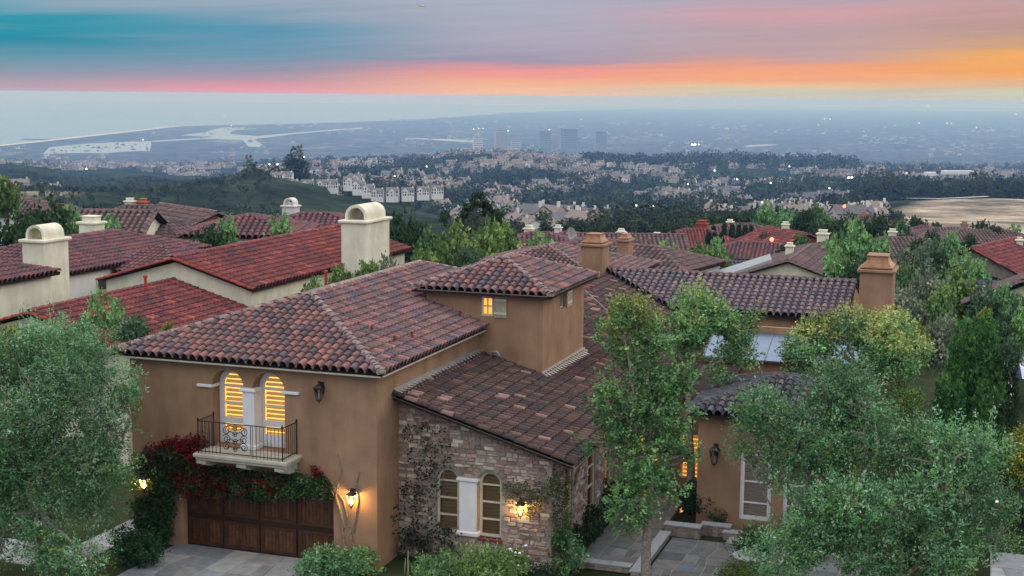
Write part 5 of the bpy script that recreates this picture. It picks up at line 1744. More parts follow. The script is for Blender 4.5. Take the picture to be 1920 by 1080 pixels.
cyp_at(1840, 730, on(1842, 905, 2, 0), 'shorter bright green cypress in front of the broad one', 63, 1.25, 1500, 3, ll=.14, lw=.024)
cyp_at(1880, 660, on(1878, 880, 2, 0), 'narrow dark cypress right of the broad one', 64, .9, 800, 2, pal=DARKG)

# ---- shrubs
sb = lambda s, R_, h, c, per, ll, lw, pal, **k: bush_mesh(s, R_, h, c, per, ll, lw, pal, **k)
def bush_px(px, py, z, R_, h, pal, label, seed, dens=1.0, ll=.085, lw=.034, name='shrub', cat='shrub', **k):
    p = on(px, py, 2, z)
    n = int(260 * dens * max(.5, R_) ** 1.6)
    return bush(name, p, sb(seed, R_, h, n, 10, ll, lw, pal, **k), label, cat)
bush_px(252, 1062, 0, .85, 1.5, [(.03, .085, .03), (.04, .11, .038), (.022, .06, .022)], 'rounded dark green shrub beside the driveway left of the garage', 71, 2.2)
bush_px(625, 1105, 0, 1.2, 1.0, OLIVE, 'pale green shrub at the right corner of the driveway', 72, 2.2)
bush_px(668, 1078, 0, .6, .8, GREEN, 'leafy green shrub under the right garage lantern', 73, 1.6)
bush_px(905, 1110, 0, 1.3, 1.1, GREEN2, 'bright green low planting before the stone wall', 74, 2.2, ll=.10, lw=.02)
bush_px(830, 1105, 0, 1.0, .7, GREEN, 'low green planting with upright spikes before the climber', 75, 1.8, ll=.14, lw=.016)
bush_px(1062, 1080, 0, .55, 1.7, OLIVE, 'upright grey green shrub at the corner of the stone wing', 76, 2.2)
bush_px(1018, 1112, 0, .62, .75, [(.03, .05, .02), (.04, .065, .026)], 'clipped round dark bush before the corner of the stone wing', 77, 3.0, ll=.05, lw=.03)
bush_px(1100, 1005, 0.1, .65, 1.0, DARKG, 'dark shrub at the foot of the stone side wall', 78, 1.8)
bush_px(1128, 965, 0.1, .6, 1.1, DARKG, 'second dark shrub along the stone side wall', 79, 1.8)
bush_px(1150, 945, 0.1, .6, 1.2, DARKG, 'farthest dark shrub along the stone side wall', 80, 1.8)
bush_px(1080, 1030, 0.1, .5, .8, VDK, 'nearest dark shrub along the stone side wall', 81, 1.8)
bush_px(1310, 975, .2, .7, 1.5, [(.03, .06, .03), (.02, .045, .022)], 'dark bush against the pavilion wall under the entry window', 82, 2.0)
bush_px(1345, 985, .2, .5, .6, DARKG, 'low dark plant at the foot of the pavilion wall', 83, 1.8)
bush_px(1390, 1110, 0, .95, .9, [(.10, .15, .03), (.14, .19, .04), (.07, .11, .025)], 'clipped yellow green bush in the courtyard corner', 84, 2.6, ll=.05, lw=.028)
bush_px(1405, 1040, 0.35, .75, .9, [(.06, .13, .04), (.08, .165, .05), (.045, .10, .03)], 'feathery green plant over the stone bowl', 85, 2.4, ll=.09, lw=.02)
bush_px(1560, 1020, .0, 1.4, 1.6, [(.03, .08, .03), (.04, .10, .035)], 'dark green shrub below the right olive', 86, 1.6)
bush_px(1690, 1050, .0, 1.5, 1.5, [(.03, .075, .025), (.04, .095, .03)], 'wide dark green shrub under the right olive limbs', 87, 1.5)
bush_px(1800, 930, .0, 1.5, 1.9, DARKG, 'black green hedge shrub behind the right olive', 88, 1.5)
bush_px(1690, 800, .0, 1.1, 2.2, YEL[2:] + GREEN2, 'yellow green shrub between round tree and cypress', 89, 1.6)
bush_px(1915, 905, .0, 1.5, 2.6, YEL, 'golden shrub at the right edge of the garden', 90, 1.8)
bush_px(1925, 985, .0, 1.3, 1.3, DARKG, 'dark shrub under the golden one at the right edge', 91, 1.4)
# white roses
rs = bush_px(962, 1092, 0, .55, 1.15, GREEN2, 'rose bush with white flowers before the stone wall', 92, 2.2, name='rose_bush')
rgf = np.random.default_rng(9)
for k in range(12):
    a, q = rgf.uniform(0, 6.28), rgf.uniform(.1, .5)
    fl_ = MB().lathe((q * math.cos(a), q * math.sin(a) - .1, rgf.uniform(.7, 1.25)), [(.01, -.02), (.05, 0), (.06, .03), (.035, .055), (.01, .06)], 7)
    child('flower', raw_mesh('flower', fl_.v, fl_.f, M['white_paint'], True), rs)
# flowering spikes
sk = bpy.data.objects.new('spikes', None); bpy.data.objects.remove(sk)
spk = empty('lavender', tuple(on(850, 1100, 2, 0)), 'row of pale flower spikes at the bottom edge before the stone wall', 'flowers')
mb = MB()
for k in range(26):
    x, y = rgf.uniform(-1.6, 1.2), rgf.uniform(-.3, .3); h = rgf.uniform(.7, 1.1)
    mb.tube([(x, y, 0), (x + .02, y, h * .6), (x + .04, y, h)], [.008, .02, .006], 5)
child('flower_stem', raw_mesh('flower_stem', mb.v, mb.f, M['cream_leaf'] if 'cream_leaf' in M else material('cream_leaf', (.30, .36, .20), .8, .2, 5), True), spk)
# stone bowl on a pedestal
ub = on(1405, 1078, 2, 0)
urn = empty('stone_bowl', tuple(ub), 'wide pale stone bowl on a pedestal in the courtyard planting', 'planter')
u1 = MB().lathe((0, 0, 0), [(.24, 0), (.24, .08), (.15, .12), (.12, .3), (.16, .38), (.14, .42)], 14)
child('pedestal', raw_mesh('pedestal', u1.v, u1.f, M['coping'], True), urn)
u2 = MB().lathe((0, 0, .42), [(.12, 0), (.30, .05), (.50, .14), (.56, .20), (.56, .23), (.48, .2), (.3, .12)], 18)
child('bowl', raw_mesh('bowl', u2.v, u2.f, M['coping'], True), urn)
# garden fire pot glow at the pavilion foot
gp = on(1277, 978, 2, .15)
ug = empty('path_light', tuple(gp), 'small glowing amber path light beside the dark bush', 'garden light')
g1 = MB().tube([(0, 0, 0), (0, 0, .3)], .015, 6); child('stake', raw_mesh('stake', g1.v, g1.f, M['iron'], True), ug)
g2 = MB().lathe((0, 0, .3), [(.05, 0), (.06, .08), (.05, .16), (.02, .2)], 8); child('lens', raw_mesh('lens', g2.v, g2.f, M['lit_amber'], True), ug)
# striped cushion lounger at the right edge
lb = np.array(on(1906, 715, 1, 34)); lb[2] = 0
# ------------------------------------------------------------------ neighbouring houses
def xf(c, rz):
    ca, sa = math.cos(rz), math.sin(rz)
    return lambda x, y, z: Vector((c[0] + x * ca - y * sa, c[1] + x * sa + y * ca, z))
def block(parent, c, rz, W, L, zg, ze, rise, kind, pal, wallmat, seed, w=.42, e=.55, oh=.4, budget=None, caps=True, lo=True, windows=(), rake=None):
    """one wing: W across, L along its ridge (local y); gable or hip tiled roof"""
    T = xf(c, rz)
    hw, hl = W / 2, L / 2
    zr = ze + rise
    k = rise / (hw + oh)
    foot = [T(-hw, -hl, zg), T(hw, -hl, zg), T(hw, hl, zg), T(-hw, hl, zg)]
    mb = MB().prism(foot, (0, 0, ze - zg - .04))
    if kind == 'gable':
        for y0, y1 in ((-hl, -hl + .25), (hl - .25, hl)):
            mb.prism([T(-hw, y0, ze - .041), T(hw, y0, ze - .041), T(0, y0, ze + k * hw - .12)], T(0, y1, 0) - T(0, y0, 0))
    wl_ = mb.build('wall', wallmat, parent)
    a, b, c2, d = [(-hw - oh, -hl - oh), (hw + oh, -hl - oh), (hw + oh, hl + oh), (-hw - oh, hl + oh)]
    if kind == 'gable':
        r1, r2 = (0, -hl - oh), (0, hl + oh)
        planes = [[T(*b, ze), T(*c2, ze), T(*r2, zr), T(*r1, zr)], [T(*d, ze), T(*a, ze), T(*r1, zr), T(*r2, zr)]]
        lines = [((0, hl + oh), zr, (0, -hl - oh), zr)]
    else:
        run = hw + oh
        r1, r2 = (0, -hl - oh + run), (0, hl + oh - run)
        if r1[1] > r2[1]:
            r1 = r2 = (0, 0)
        planes = [[T(*b, ze), T(*c2, ze), T(*r2, zr), T(*r1, zr)], [T(*d, ze), T(*a, ze), T(*r1, zr), T(*r2, zr)], [T(*a, ze), T(*b, ze), T(*r1, zr)], [T(*c2, ze), T(*d, ze), T(*r2, zr)]]
        lines = [(a, ze, r1, zr), (b, ze, r1, zr), (c2, ze, r2, zr), (d, ze, r2, zr)] + ([(r2, zr, r1, zr)] if r1 != r2 else [])
    first = None
    for i, p in enumerate(planes):
        if len(set((round(v.x, 3), round(v.y, 3)) for v in p)) < len(p):
            q = []
            for v in p:
                if not q or (v - q[-1]).length > 1e-3:
                    q.append(v)
            p = q
        n = (p[1] - p[0]).cross(p[2] - p[0])
        if n.z < 0: n = -n
        ctr = sum(p, Vector()) / len(p)
        facing = n.dot(Vector(CAM) - ctr) > 0
        if facing:
            rf_ = tile_roof(parent, p, w=w, e=e, pal=pal, seed=seed * 10 + i, lo=lo, budget=budget)
        else:
            rf_ = MB().prism(p, n.normalized() * -.1).build('roof', M['deck'], parent)
        first = first or rf_
    if caps:
        for (p, z0, q, z1) in lines:
            if (Vector(p) - Vector(q)).length > .5:
                cap_line(first, T(*p, z0), T(*q, z1), w * .5, max(.45, e), pal, seed=seed)
        if kind == 'gable':
            for sx in (-1, 1):
                cap_line(first, T(sx * (hw + oh), -hl - oh, ze - .04), T(0, -hl - oh, zr - .04), w * .42, max(.45, e), rake or pal, seed=seed + 1, drop=.05)
    for (u, z0, ww, hh) in windows:
        q0 = T(u - ww / 2, -hl - .02, z0)
        fr = MB().prism([T(u - ww / 2, -hl + .02, z0), T(u + ww / 2, -hl + .02, z0), T(u + ww / 2, -hl + .02, z0 + hh), T(u - ww / 2, -hl + .02, z0 + hh)], T(0, -.08, 0) - T(0, 0, 0)).build('window', M['cream_paint'], parent)
        MB().prism([T(u - ww * .4, -hl - .058, z0 + hh * .08), T(u + ww * .4, -hl - .058, z0 + hh * .08), T(u + ww * .4, -hl - .058, z0 + hh * .92), T(u - ww * .4, -hl - .058, z0 + hh * .92)], T(0, -.012, 0) - T(0, 0, 0)).build('pane', M['glass'], fr)
    return first
PAL_RAKE = [(1, (.30, .055, .045)), (1, (.24, .05, .042))]
# --- the cream house on the left: four wings
n1 = empty('cream_house', (-18.8, 24, 0), 'cream stucco house with red tile roofs and vaulted chimneys on the left', 'house')
nb = TileBudget(290)
n1a = block(n1, (-18.7, 27.2), 0, 8.0, 18.0, -.5, 5.95, 1.25, 'gable', PAL_RED, M['cream_stucco'], 5, w=.33, e=.42, oh=.3, budget=nb, lo=False, rake=PAL_RAKE)
block(n1, (-18.9, 12.9), 0, 8.6, 10.0, -.5, 4.78, 1.30, 'gable', PAL_RED, M['cream_stucco'], 6, w=.33, e=.42, oh=.3, rake=PAL_RAKE)
block(n1, (-29.2, 9.8), 0, 10.0, 12.4, -.5, 6.48, 1.5, 'hip', PAL_RED2, M['cream_stucco'], 7, w=.33, e=.42, oh=.3)
block(n1, (-30.0, 25.5), 0, 7.4, 15.0, -.5, 5.86, 1.15, 'hip', PAL_RED2, M['white_stucco'], 8, w=.33, e=.42, oh=.3)
a5, b5 = on(232, 461, 1, 27.5), on(388, 461, 1, 27.5)
block(n1, ((a5[0] + b5[0]) / 2, 27.5), R(90), 7.0, abs(b5[0] - a5[0]), -.5, float((a5[2] + b5[2]) / 2) - 1.05, 1.05, 'hip', PAL_RED2, M['white_stucco'], 9, w=.33, e=.42, oh=.3)
x0, x1 = on(640, 450, 1, 27.3)[0], on(686, 450, 1, 27.3)[0]; zt = on(686, 419, 1, 27.3)[2]
chimney_flue(n1, x0, x1, 27.3, on(730, 450, 0, x1)[1], -.5, zt, M['cream_stucco'], 'arch')
x0, x1 = on(42, 470, 1, 17)[0], on(82, 470, 1, 17)[0]; zt = on(70, 455, 1, 17)[2]
chimney_flue(n1, x0, x1, 17, 18.9, -.5, zt, M['cream_stucco'], 'arch')
x0, x1 = on(148, 430, 1, 34)[0], on(178, 430, 1, 34)[0]; zt = on(160, 420, 1, 34)[2]
chimney_flue(n1, x0, x1, 34, 35, -.5, zt, M['cream_stucco'], 'plain')
for px, py in ((273, 540), (611, 530)):
    r_ = ray(px, py); q = Vector(CAM + r_ * ((15.0 if px < 400 else 20.0) - CAM[1]) / r_[1])
    MB().color((.40, .07, .045)).lathe(q - Vector((0, 0, .3)), [(.07, 0), (.07, .75), (.11, .78), (.11, .86), (.05, .9)], 7).build('vent_pipe', M['tile'], n1, cols=True)
wz = on(190, 533, 0, -26.31)
wf = MB().box(-26.32, -26.24, wz[1] - .45, wz[1] + .45, wz[2] - .35, wz[2] + .35).build('window', M['cream_paint'], n1)
MB().box(-26.24, -26.22, wz[1] - .36, wz[1] + .36, wz[2] - .27, wz[2] + .27).build('pane', M['glass'], wf)

def far_house(px, py, d, W, L, rise, h, kind, rz, pal, wallmat, label, seed, chims=(), name='tiled_house', w=.5, e=.7, windows=()):
    """house placed by its ridge: px, py where the ridge middle stands at depth d"""
    p = at(px, py, d)
    g_ = p[2] - rise - h
    t = empty(name, (p[0], p[1], g_), label, 'house', 'tiled houses on the hillside')
    block(t, (p[0], p[1]), YAW + rz, W, L, g_ - 3.0, p[2] - rise, rise, kind, pal, wallmat, seed, w=w, e=e, windows=[(u, g_ + z0, ww, hh) for (u, z0, ww, hh) in windows])
    for (cx, cy0, cy1, wpx, cap, cm) in chims:
        q = at(cx, cy0, d + .5)
        ww = wpx / F_PX * d
        chimney_flue(t, q[0] - ww / 2, q[0] + ww / 2, q[1], q[1] + ww * .9, q[2] - 5.5, q[2], cm, cap)
    return t
CR, WH, ST = M['cream_stucco'], M['white_stucco'], M['stucco']
material('red_stucco', (.36, .06, .045), .9, .1, 2)
material('orange_stucco', (.42, .15, .06), .9, .1, 2)
material('grey_stone', (.23, .20, .17), .95, .3, 3, .4, 10)
RS, OS, GS = M['red_stucco'], M['orange_stucco'], M['grey_stone']
X90 = R(90)
LWIN = ((-2.4, 1.0, 1.0, 1.3), (2.0, 1.0, 1.0, 1.3))
# left background
far_house(14, 370, 150, 9, 12, 1.6, 3, 'hip', X90, PAL_BROWN, WH, 'white walled house with dull red roof at the left edge', 11, windows=((3.6, 1.0, .9, 1.2),))
far_house(178, 396, 112, 7, 9, 1.4, 3, 'gable', X90, PAL_BROWN, CR, 'small house with dark ribbed roof behind the left dark tree', 12)
far_house(268, 387, 135, 9, 12, 1.6, 3, 'hip', X90, PAL_BROWN, ST, 'brown roofed house with an orange chimney behind the cream house', 13, [(264, 380, 402, 15, 'plain', OS), (240, 379, 402, 15, 'plain', CR)])
far_house(285, 408, 118, 8, 12, 1.5, 3, 'hip', R(55), PAL_BROWN, ST, 'house with dull brown roof slanting left of the orange walled one', 14)
far_house(352, 391, 122, 8, 10, 1.7, 3.4, 'gable', R(40), PAL_BROWN, OS, 'orange walled house with brown gabled roof', 15)
far_house(470, 403, 112, 9, 9, 1.3, 3, 'hip', X90, PAL_RED2, WH, 'white walled house with dark red roof left of the white vaulted chimney', 16, [(490, 428, 450, 22, 'arch', WH)])
far_house(596, 400, 125, 9, 11, 1.2, 3.2, 'hip', X90, PAL_RED2, WH, 'white house with small dark windows and a white vaulted chimney', 17, [(540, 388, 412, 25, 'arch', WH)], windows=((-1.2, 1.9, .7, .6), (1.3, 1.9, .7, .6)))
# middle background
far_house(1012, 437, 150, 9, 11, 1.6, 3, 'hip', X90, PAL_RED2, CR, 'low red roofed house with a cream chimney beyond the centre trees', 18, [(990, 430, 445, 16, 'plain', CR)])
far_house(1068, 436, 160, 9, 10, 1.6, 3, 'hip', R(70), PAL_RED2, WH, 'white walled house carrying the satellite dish', 19, [(1045, 428, 440, 12, 'plain', WH)])
far_house(1112, 446, 135, 8, 9, 1.5, 3, 'hip', X90, PAL_RED2, CR, 'dark red roof just behind the big brown chimney', 20)
far_house(1178, 440, 155, 9, 12, 1.6, 3, 'gable', X90, PAL_BROWN, WH, 'brown roofed white house with a white chimney near the small round tree', 21, [(1230, 443, 460, 14, 'plain', WH), (1163, 438, 450, 16, 'flare', CR)])
far_house(1205, 462, 118, 8, 11, 1.4, 3, 'hip', R(60), PAL_BROWN, WH, 'white gabled house left of the green hedge mass', 22)
far_house(1305, 430, 205, 11, 14, 2.2, 3, 'hip', X90, PAL_RED, RS, 'deep red house with a red chimney beside the columnar cypresses', 23, [(1315, 421, 430, 20, 'plain', RS), (1312, 437, 450, 10, 'plain', RS)])
far_house(1385, 420, 215, 9, 13, 1.5, 3.2, 'hip', X90, PAL_BROWN, GS, 'grey stone house behind a row of columnar cypresses', 24, [(1368, 417, 425, 12, 'plain', CR)])
far_house(1475, 432, 190, 10, 10, 1.9, 3.2, 'gable', R(20), PAL_RED, RS, 'red gabled house with a red lamp and a pale chimney', 25, [(1472, 422, 435, 13, 'plain', CR)])
far_house(1420, 456, 170, 9, 14, 1.6, 3, 'hip', R(75), PAL_RED2, CR, 'long dull red roof before the red lamp house', 26)
hs = far_house(1500, 474, 125, 11, 13, 2.0, 3.2, 'gable', R(-20), PAL_BROWN, CR, 'tan gabled house with a white roof panel behind the rear wing', 27, [(1480, 463, 475, 14, 'plain', CR)], w=.4, e=.55)
far_house(1545, 456, 150, 8, 8, 1.4, 3, 'hip', X90, PAL_BROWN, CR, 'cream house with a tall cream chimney left of the round green tree', 28, [(1542, 440, 470, 20, 'plain', CR)])
far_house(1294, 490, 128, 6.5, 10, 1.4, 3, 'gable', X90, PAL_DARK, CR, 'dark tiled roof with two flared chimneys behind the rear wing', 29, [(1255, 487, 500, 17, 'flare', CR), (1293, 489, 515, 17, 'flare', CR)], w=.36, e=.5)
far_house(1690, 446, 165, 10, 14, 1.8, 3, 'hip', X90, PAL_BROWN, CR, 'low brown roofed house with a pale chimney below the dry field', 30, [(1673, 436, 452, 14, 'plain', CR)])
far_house(1775, 428, 210, 10, 14, 1.8, 3.2, 'hip', X90, PAL_BROWN, ST, 'brown house with a chimney at the edge of the dry field', 31, [(1808, 421, 438, 13, 'plain', ST)])
far_house(1845, 432, 200, 9, 16, 1.5, 3, 'hip', X90, PAL_BROWN, CR, 'low house with a dark brown roof before the dry field', 32)
far_house(1628, 403, 250, 9, 10, 1.6, 3, 'hip', X90, PAL_BROWN, ST, 'brown house with an orange chimney among the far trees', 33, [(1619, 402, 412, 10, 'plain', OS)])
far_house(1735, 424, 230, 9, 10, 1.6, 3, 'hip', R(60), PAL_RED2, ST, 'small brown gabled house left of the dry field', 34)
# stone house with arches on the right
t = far_house(1878, 452, 128, 9, 15, 2.2, 3.6, 'gable', R(-38), PAL_RED, GS, 'stone house with two dark arches and a red roof at the right edge', 35, [(1912, 452, 480, 12, 'plain', CR)], w=.36, e=.5)
p = at(1878, 452, 128); T = xf((p[0], p[1]), YAW + R(-38))
for u in (-2.0, 2.0):
    zg = p[2] - 2.2 - 3.6
    ar = arch(u - 1.3, u + 1.3, 0, 1.9, 8)
    Pp, Tt = tri_poly(ar)
    link('archway', raw_mesh('archway', [T(a, -7.53, zg + .2 + b) for a, b in Pp], Tt, M['glass']), t)
far_house(1945, 512, 84, 6, 8, 1.6, 3, 'gable', R(-30), PAL_BROWN, CR, 'nearest brown roof at the right edge below the stone house', 36, w=.4, e=.5)
far_house(1846, 530, 98, 5, 7, 1.0, 3, 'gable', X90, PAL_DARK, GS, 'small dark tiled roof left of the right edge houses', 37, w=.36, e=.5)
# white panel on the tan house
q0, q1, q2, q3 = [Vector(at(x, y, 118)) for x, y in ((1348, 506), (1443, 476), (1447, 486), (1354, 518))]
pan = MB().prism([q0, q1, q2, q3], (0, .15, -.25)).build('roof_panel', M['white_paint'])
tag(pan, 'long white sloping panel on the tan house roof', 'panel')
# satellite dish
dc_ = Vector(at(1072, 441, 140))
ds_ = empty('satellite_dish', dc_ - Vector((0, 0, 1.2)), 'grey satellite dish on the white walled house', 'satellite dish')
dv = MB()
nrm = Vector((.75, -.45, .35)).normalized(); sx = nrm.cross(Vector((0, 0, 1))).normalized(); sy = sx.cross(nrm)
vs = [dc_ - nrm * .12]
fs = []
for k in range(14):
    a = 2 * math.pi * k / 14
    vs.append(dc_ + sx * .62 * math.cos(a) + sy * .85 * math.sin(a) + nrm * .1)
fs = [(0, 1 + k, 1 + (k + 1) % 14) for k in range(14)]
dv.add(vs, fs); dv.build('dish', M['lead'], ds_)
MB().tube([dc_ - nrm * .1, dc_ + Vector((0, 0, -1.3))], .06, 6).build('mast', M['lead'], ds_)
MB().tube([dc_ + Vector((0, 0, -.8)), dc_ + nrm * .7 + Vector((0, 0, -.3))], .04, 5).build('feed_arm', M['lead'], ds_)
# roof cowl light points
def lamp_dot(px, py, d, r_, mat, label, cat='lamp', group=None, name='street_lamp'):
    p = Vector(at(px, py, d))
    zt = float(terrain_z((px), (p - Vector(CAM)).dot(Vector(FH)))) if d > 60 else 0
    t = empty(name, (p.x, p.y, min(zt, p.z - 1)), label, cat, group)
    MB().lathe(p, [(r_ * .3, -r_), (r_, -.2 * r_), (r_, .3 * r_), (r_ * .3, r_)], 7).build('lamp_head', M[mat], t, True)
    MB().tube([p - Vector((0, 0, r_)), Vector((p.x, p.y, min(zt, p.z - 1)))], max(.05, r_ * .16), 5).build('post', M['iron'], t)
lamp_dot(1447, 449, 178, .28, 'red_light', 'glowing red lamp on the red gabled house', name='wall_lamp')
lamp_dot(1583, 387, 300, .34, 'red_light', 'small red lamp above the dark trees', name='beacon')
lamp_dot(1523, 465, 140, .2, 'white_light', 'small white lamp left of the round green tree')
lamp_dot(1877, 604, 75, .10, 'white_light', 'small white lamp above the cypress at the right')
lamp_dot(1869, 940, 46, .05, 'white_light', 'tiny white lamp beside the hedge at the right edge')
# striped sunshade and path at the right edge
up_ = on(1908, 690, 1, 34)
sh = empty('striped_sunshade', (up_[0], up_[1], 0), 'blue and white striped sunshade at the right edge', 'sunshade')
for k in range(14):
    a0, a1 = 2 * math.pi * k / 14, 2 * math.pi * (k + 1) / 14
    cz = up_[2] + .35
    vs = [(up_[0], up_[1], cz)] + [(up_[0] + 1.0 * f * math.cos(a), up_[1] + 1.0 * f * math.sin(a), cz - q) for f, q in ((.55, .25), (1.0, .7)) for a in (a0, a1)]
    MB().add(vs, [(0, 1, 2), (1, 3, 4, 2)]).build('canopy_panel', M['white_paint'] if k % 2 else material('navy', (.04, .06, .14), .8, .1, 3) if 'navy' not in M else M['navy'], sh)
MB().tube([(up_[0], up_[1], 0), (up_[0], up_[1], up_[2] + .3)], .03, 6).build('pole', M['iron'], sh)
gw = [on(1890, 700, 2, .05), on(1900, 700, 2, .05), on(1900, 770, 2, .05), on(1884, 770, 2, .05)]
o = MB().prism(gw, (0, 0, .5)).build('garden_wall', M['white_stucco'])
tag(o, 'low white garden wall beside the narrow dark cypress', 'garden wall')
# ------------------------------------------------------------------ trees behind the houses
def mid_tree_mesh(seed, pal, tip=None, n=420, per=9, ll=.30, lw=.13, R_=2.4, h=4.5, lumps=10, tall=.8, spread=.10):
    rg = np.random.default_rng(seed)
    L = lumps_in(rg, (0, 0, h - R_ * tall), (R_ * .75, R_ * .75, R_ * tall * .8), lumps, R_ * .46, .8)
    tr = [([(0, 0, 0), (rg.normal() * .1, rg.normal() * .1, h * .3), (rg.normal() * .2, rg.normal() * .2, h * .6)], .14 * R_ / 2, .06 * R_ / 2)]
    return tree_meshes(seed, tr, L, n, per, .35 * R_ / 2, spread, ll, lw, pal, tip=tip, tip_from=.2, tip_amt=.5, twigs=5, bark='dark_bark', rough=.35, inner=.3)
MT = {
    'dark': [mid_tree_mesh(201 + i, DARKG) for i in range(3)],
    'green': [mid_tree_mesh(211 + i, GREEN, (.12, .17, .05)) for i in range(3)],
    'bright': [mid_tree_mesh(221 + i, GREEN2, (.20, .24, .06)) for i in range(3)],
    'olive': [mid_tree_mesh(231 + i, GREY, None, 380, 9, .26, .10) for i in range(3)],
    'yellow': [mid_tree_mesh(241, YEL, None)],
    'oliveg': [mid_tree_mesh(251 + i, OLIVE_DK, None, 420, 9, .26, .10) for i in range(2)],
}
CYM = [cypress_mesh(260, 1.5, 5.0, 260, 8, DARKG, 1, .4, .08)]
rt = random.Random(77)
def mid_tree(px, py, d, wpx, kind, label, hfac=1.0, group=None, name='tree'):
    """tree whose crown top stands at px, py at depth d and is wpx wide in the photo"""
    p = at(px, py, d)
    R_ = wpx / 2 / F_PX * d
    dl = (p - CAM) @ FH
    zg = float(terrain_z(960 + F_PX * ((p - CAM) @ RH) / dl, dl))
    h = p[2] - zg
    k = rt.randrange(len(MT[kind]))
    sc = R_ / 2.4
    hs = h / 4.5
    if h < 1.2: hs = 1.2 / 4.5
    if hs > sc * 1.8: zg, hs = p[2] - 4.5 * sc * 1.7, sc * 1.7
    return plant(name, (p[0], p[1], zg if h >= 1.2 else p[2] - 1.2), MT[kind][k], label, 'tree', group, rt.uniform(0, 6.28), (sc, sc, hs * hfac))
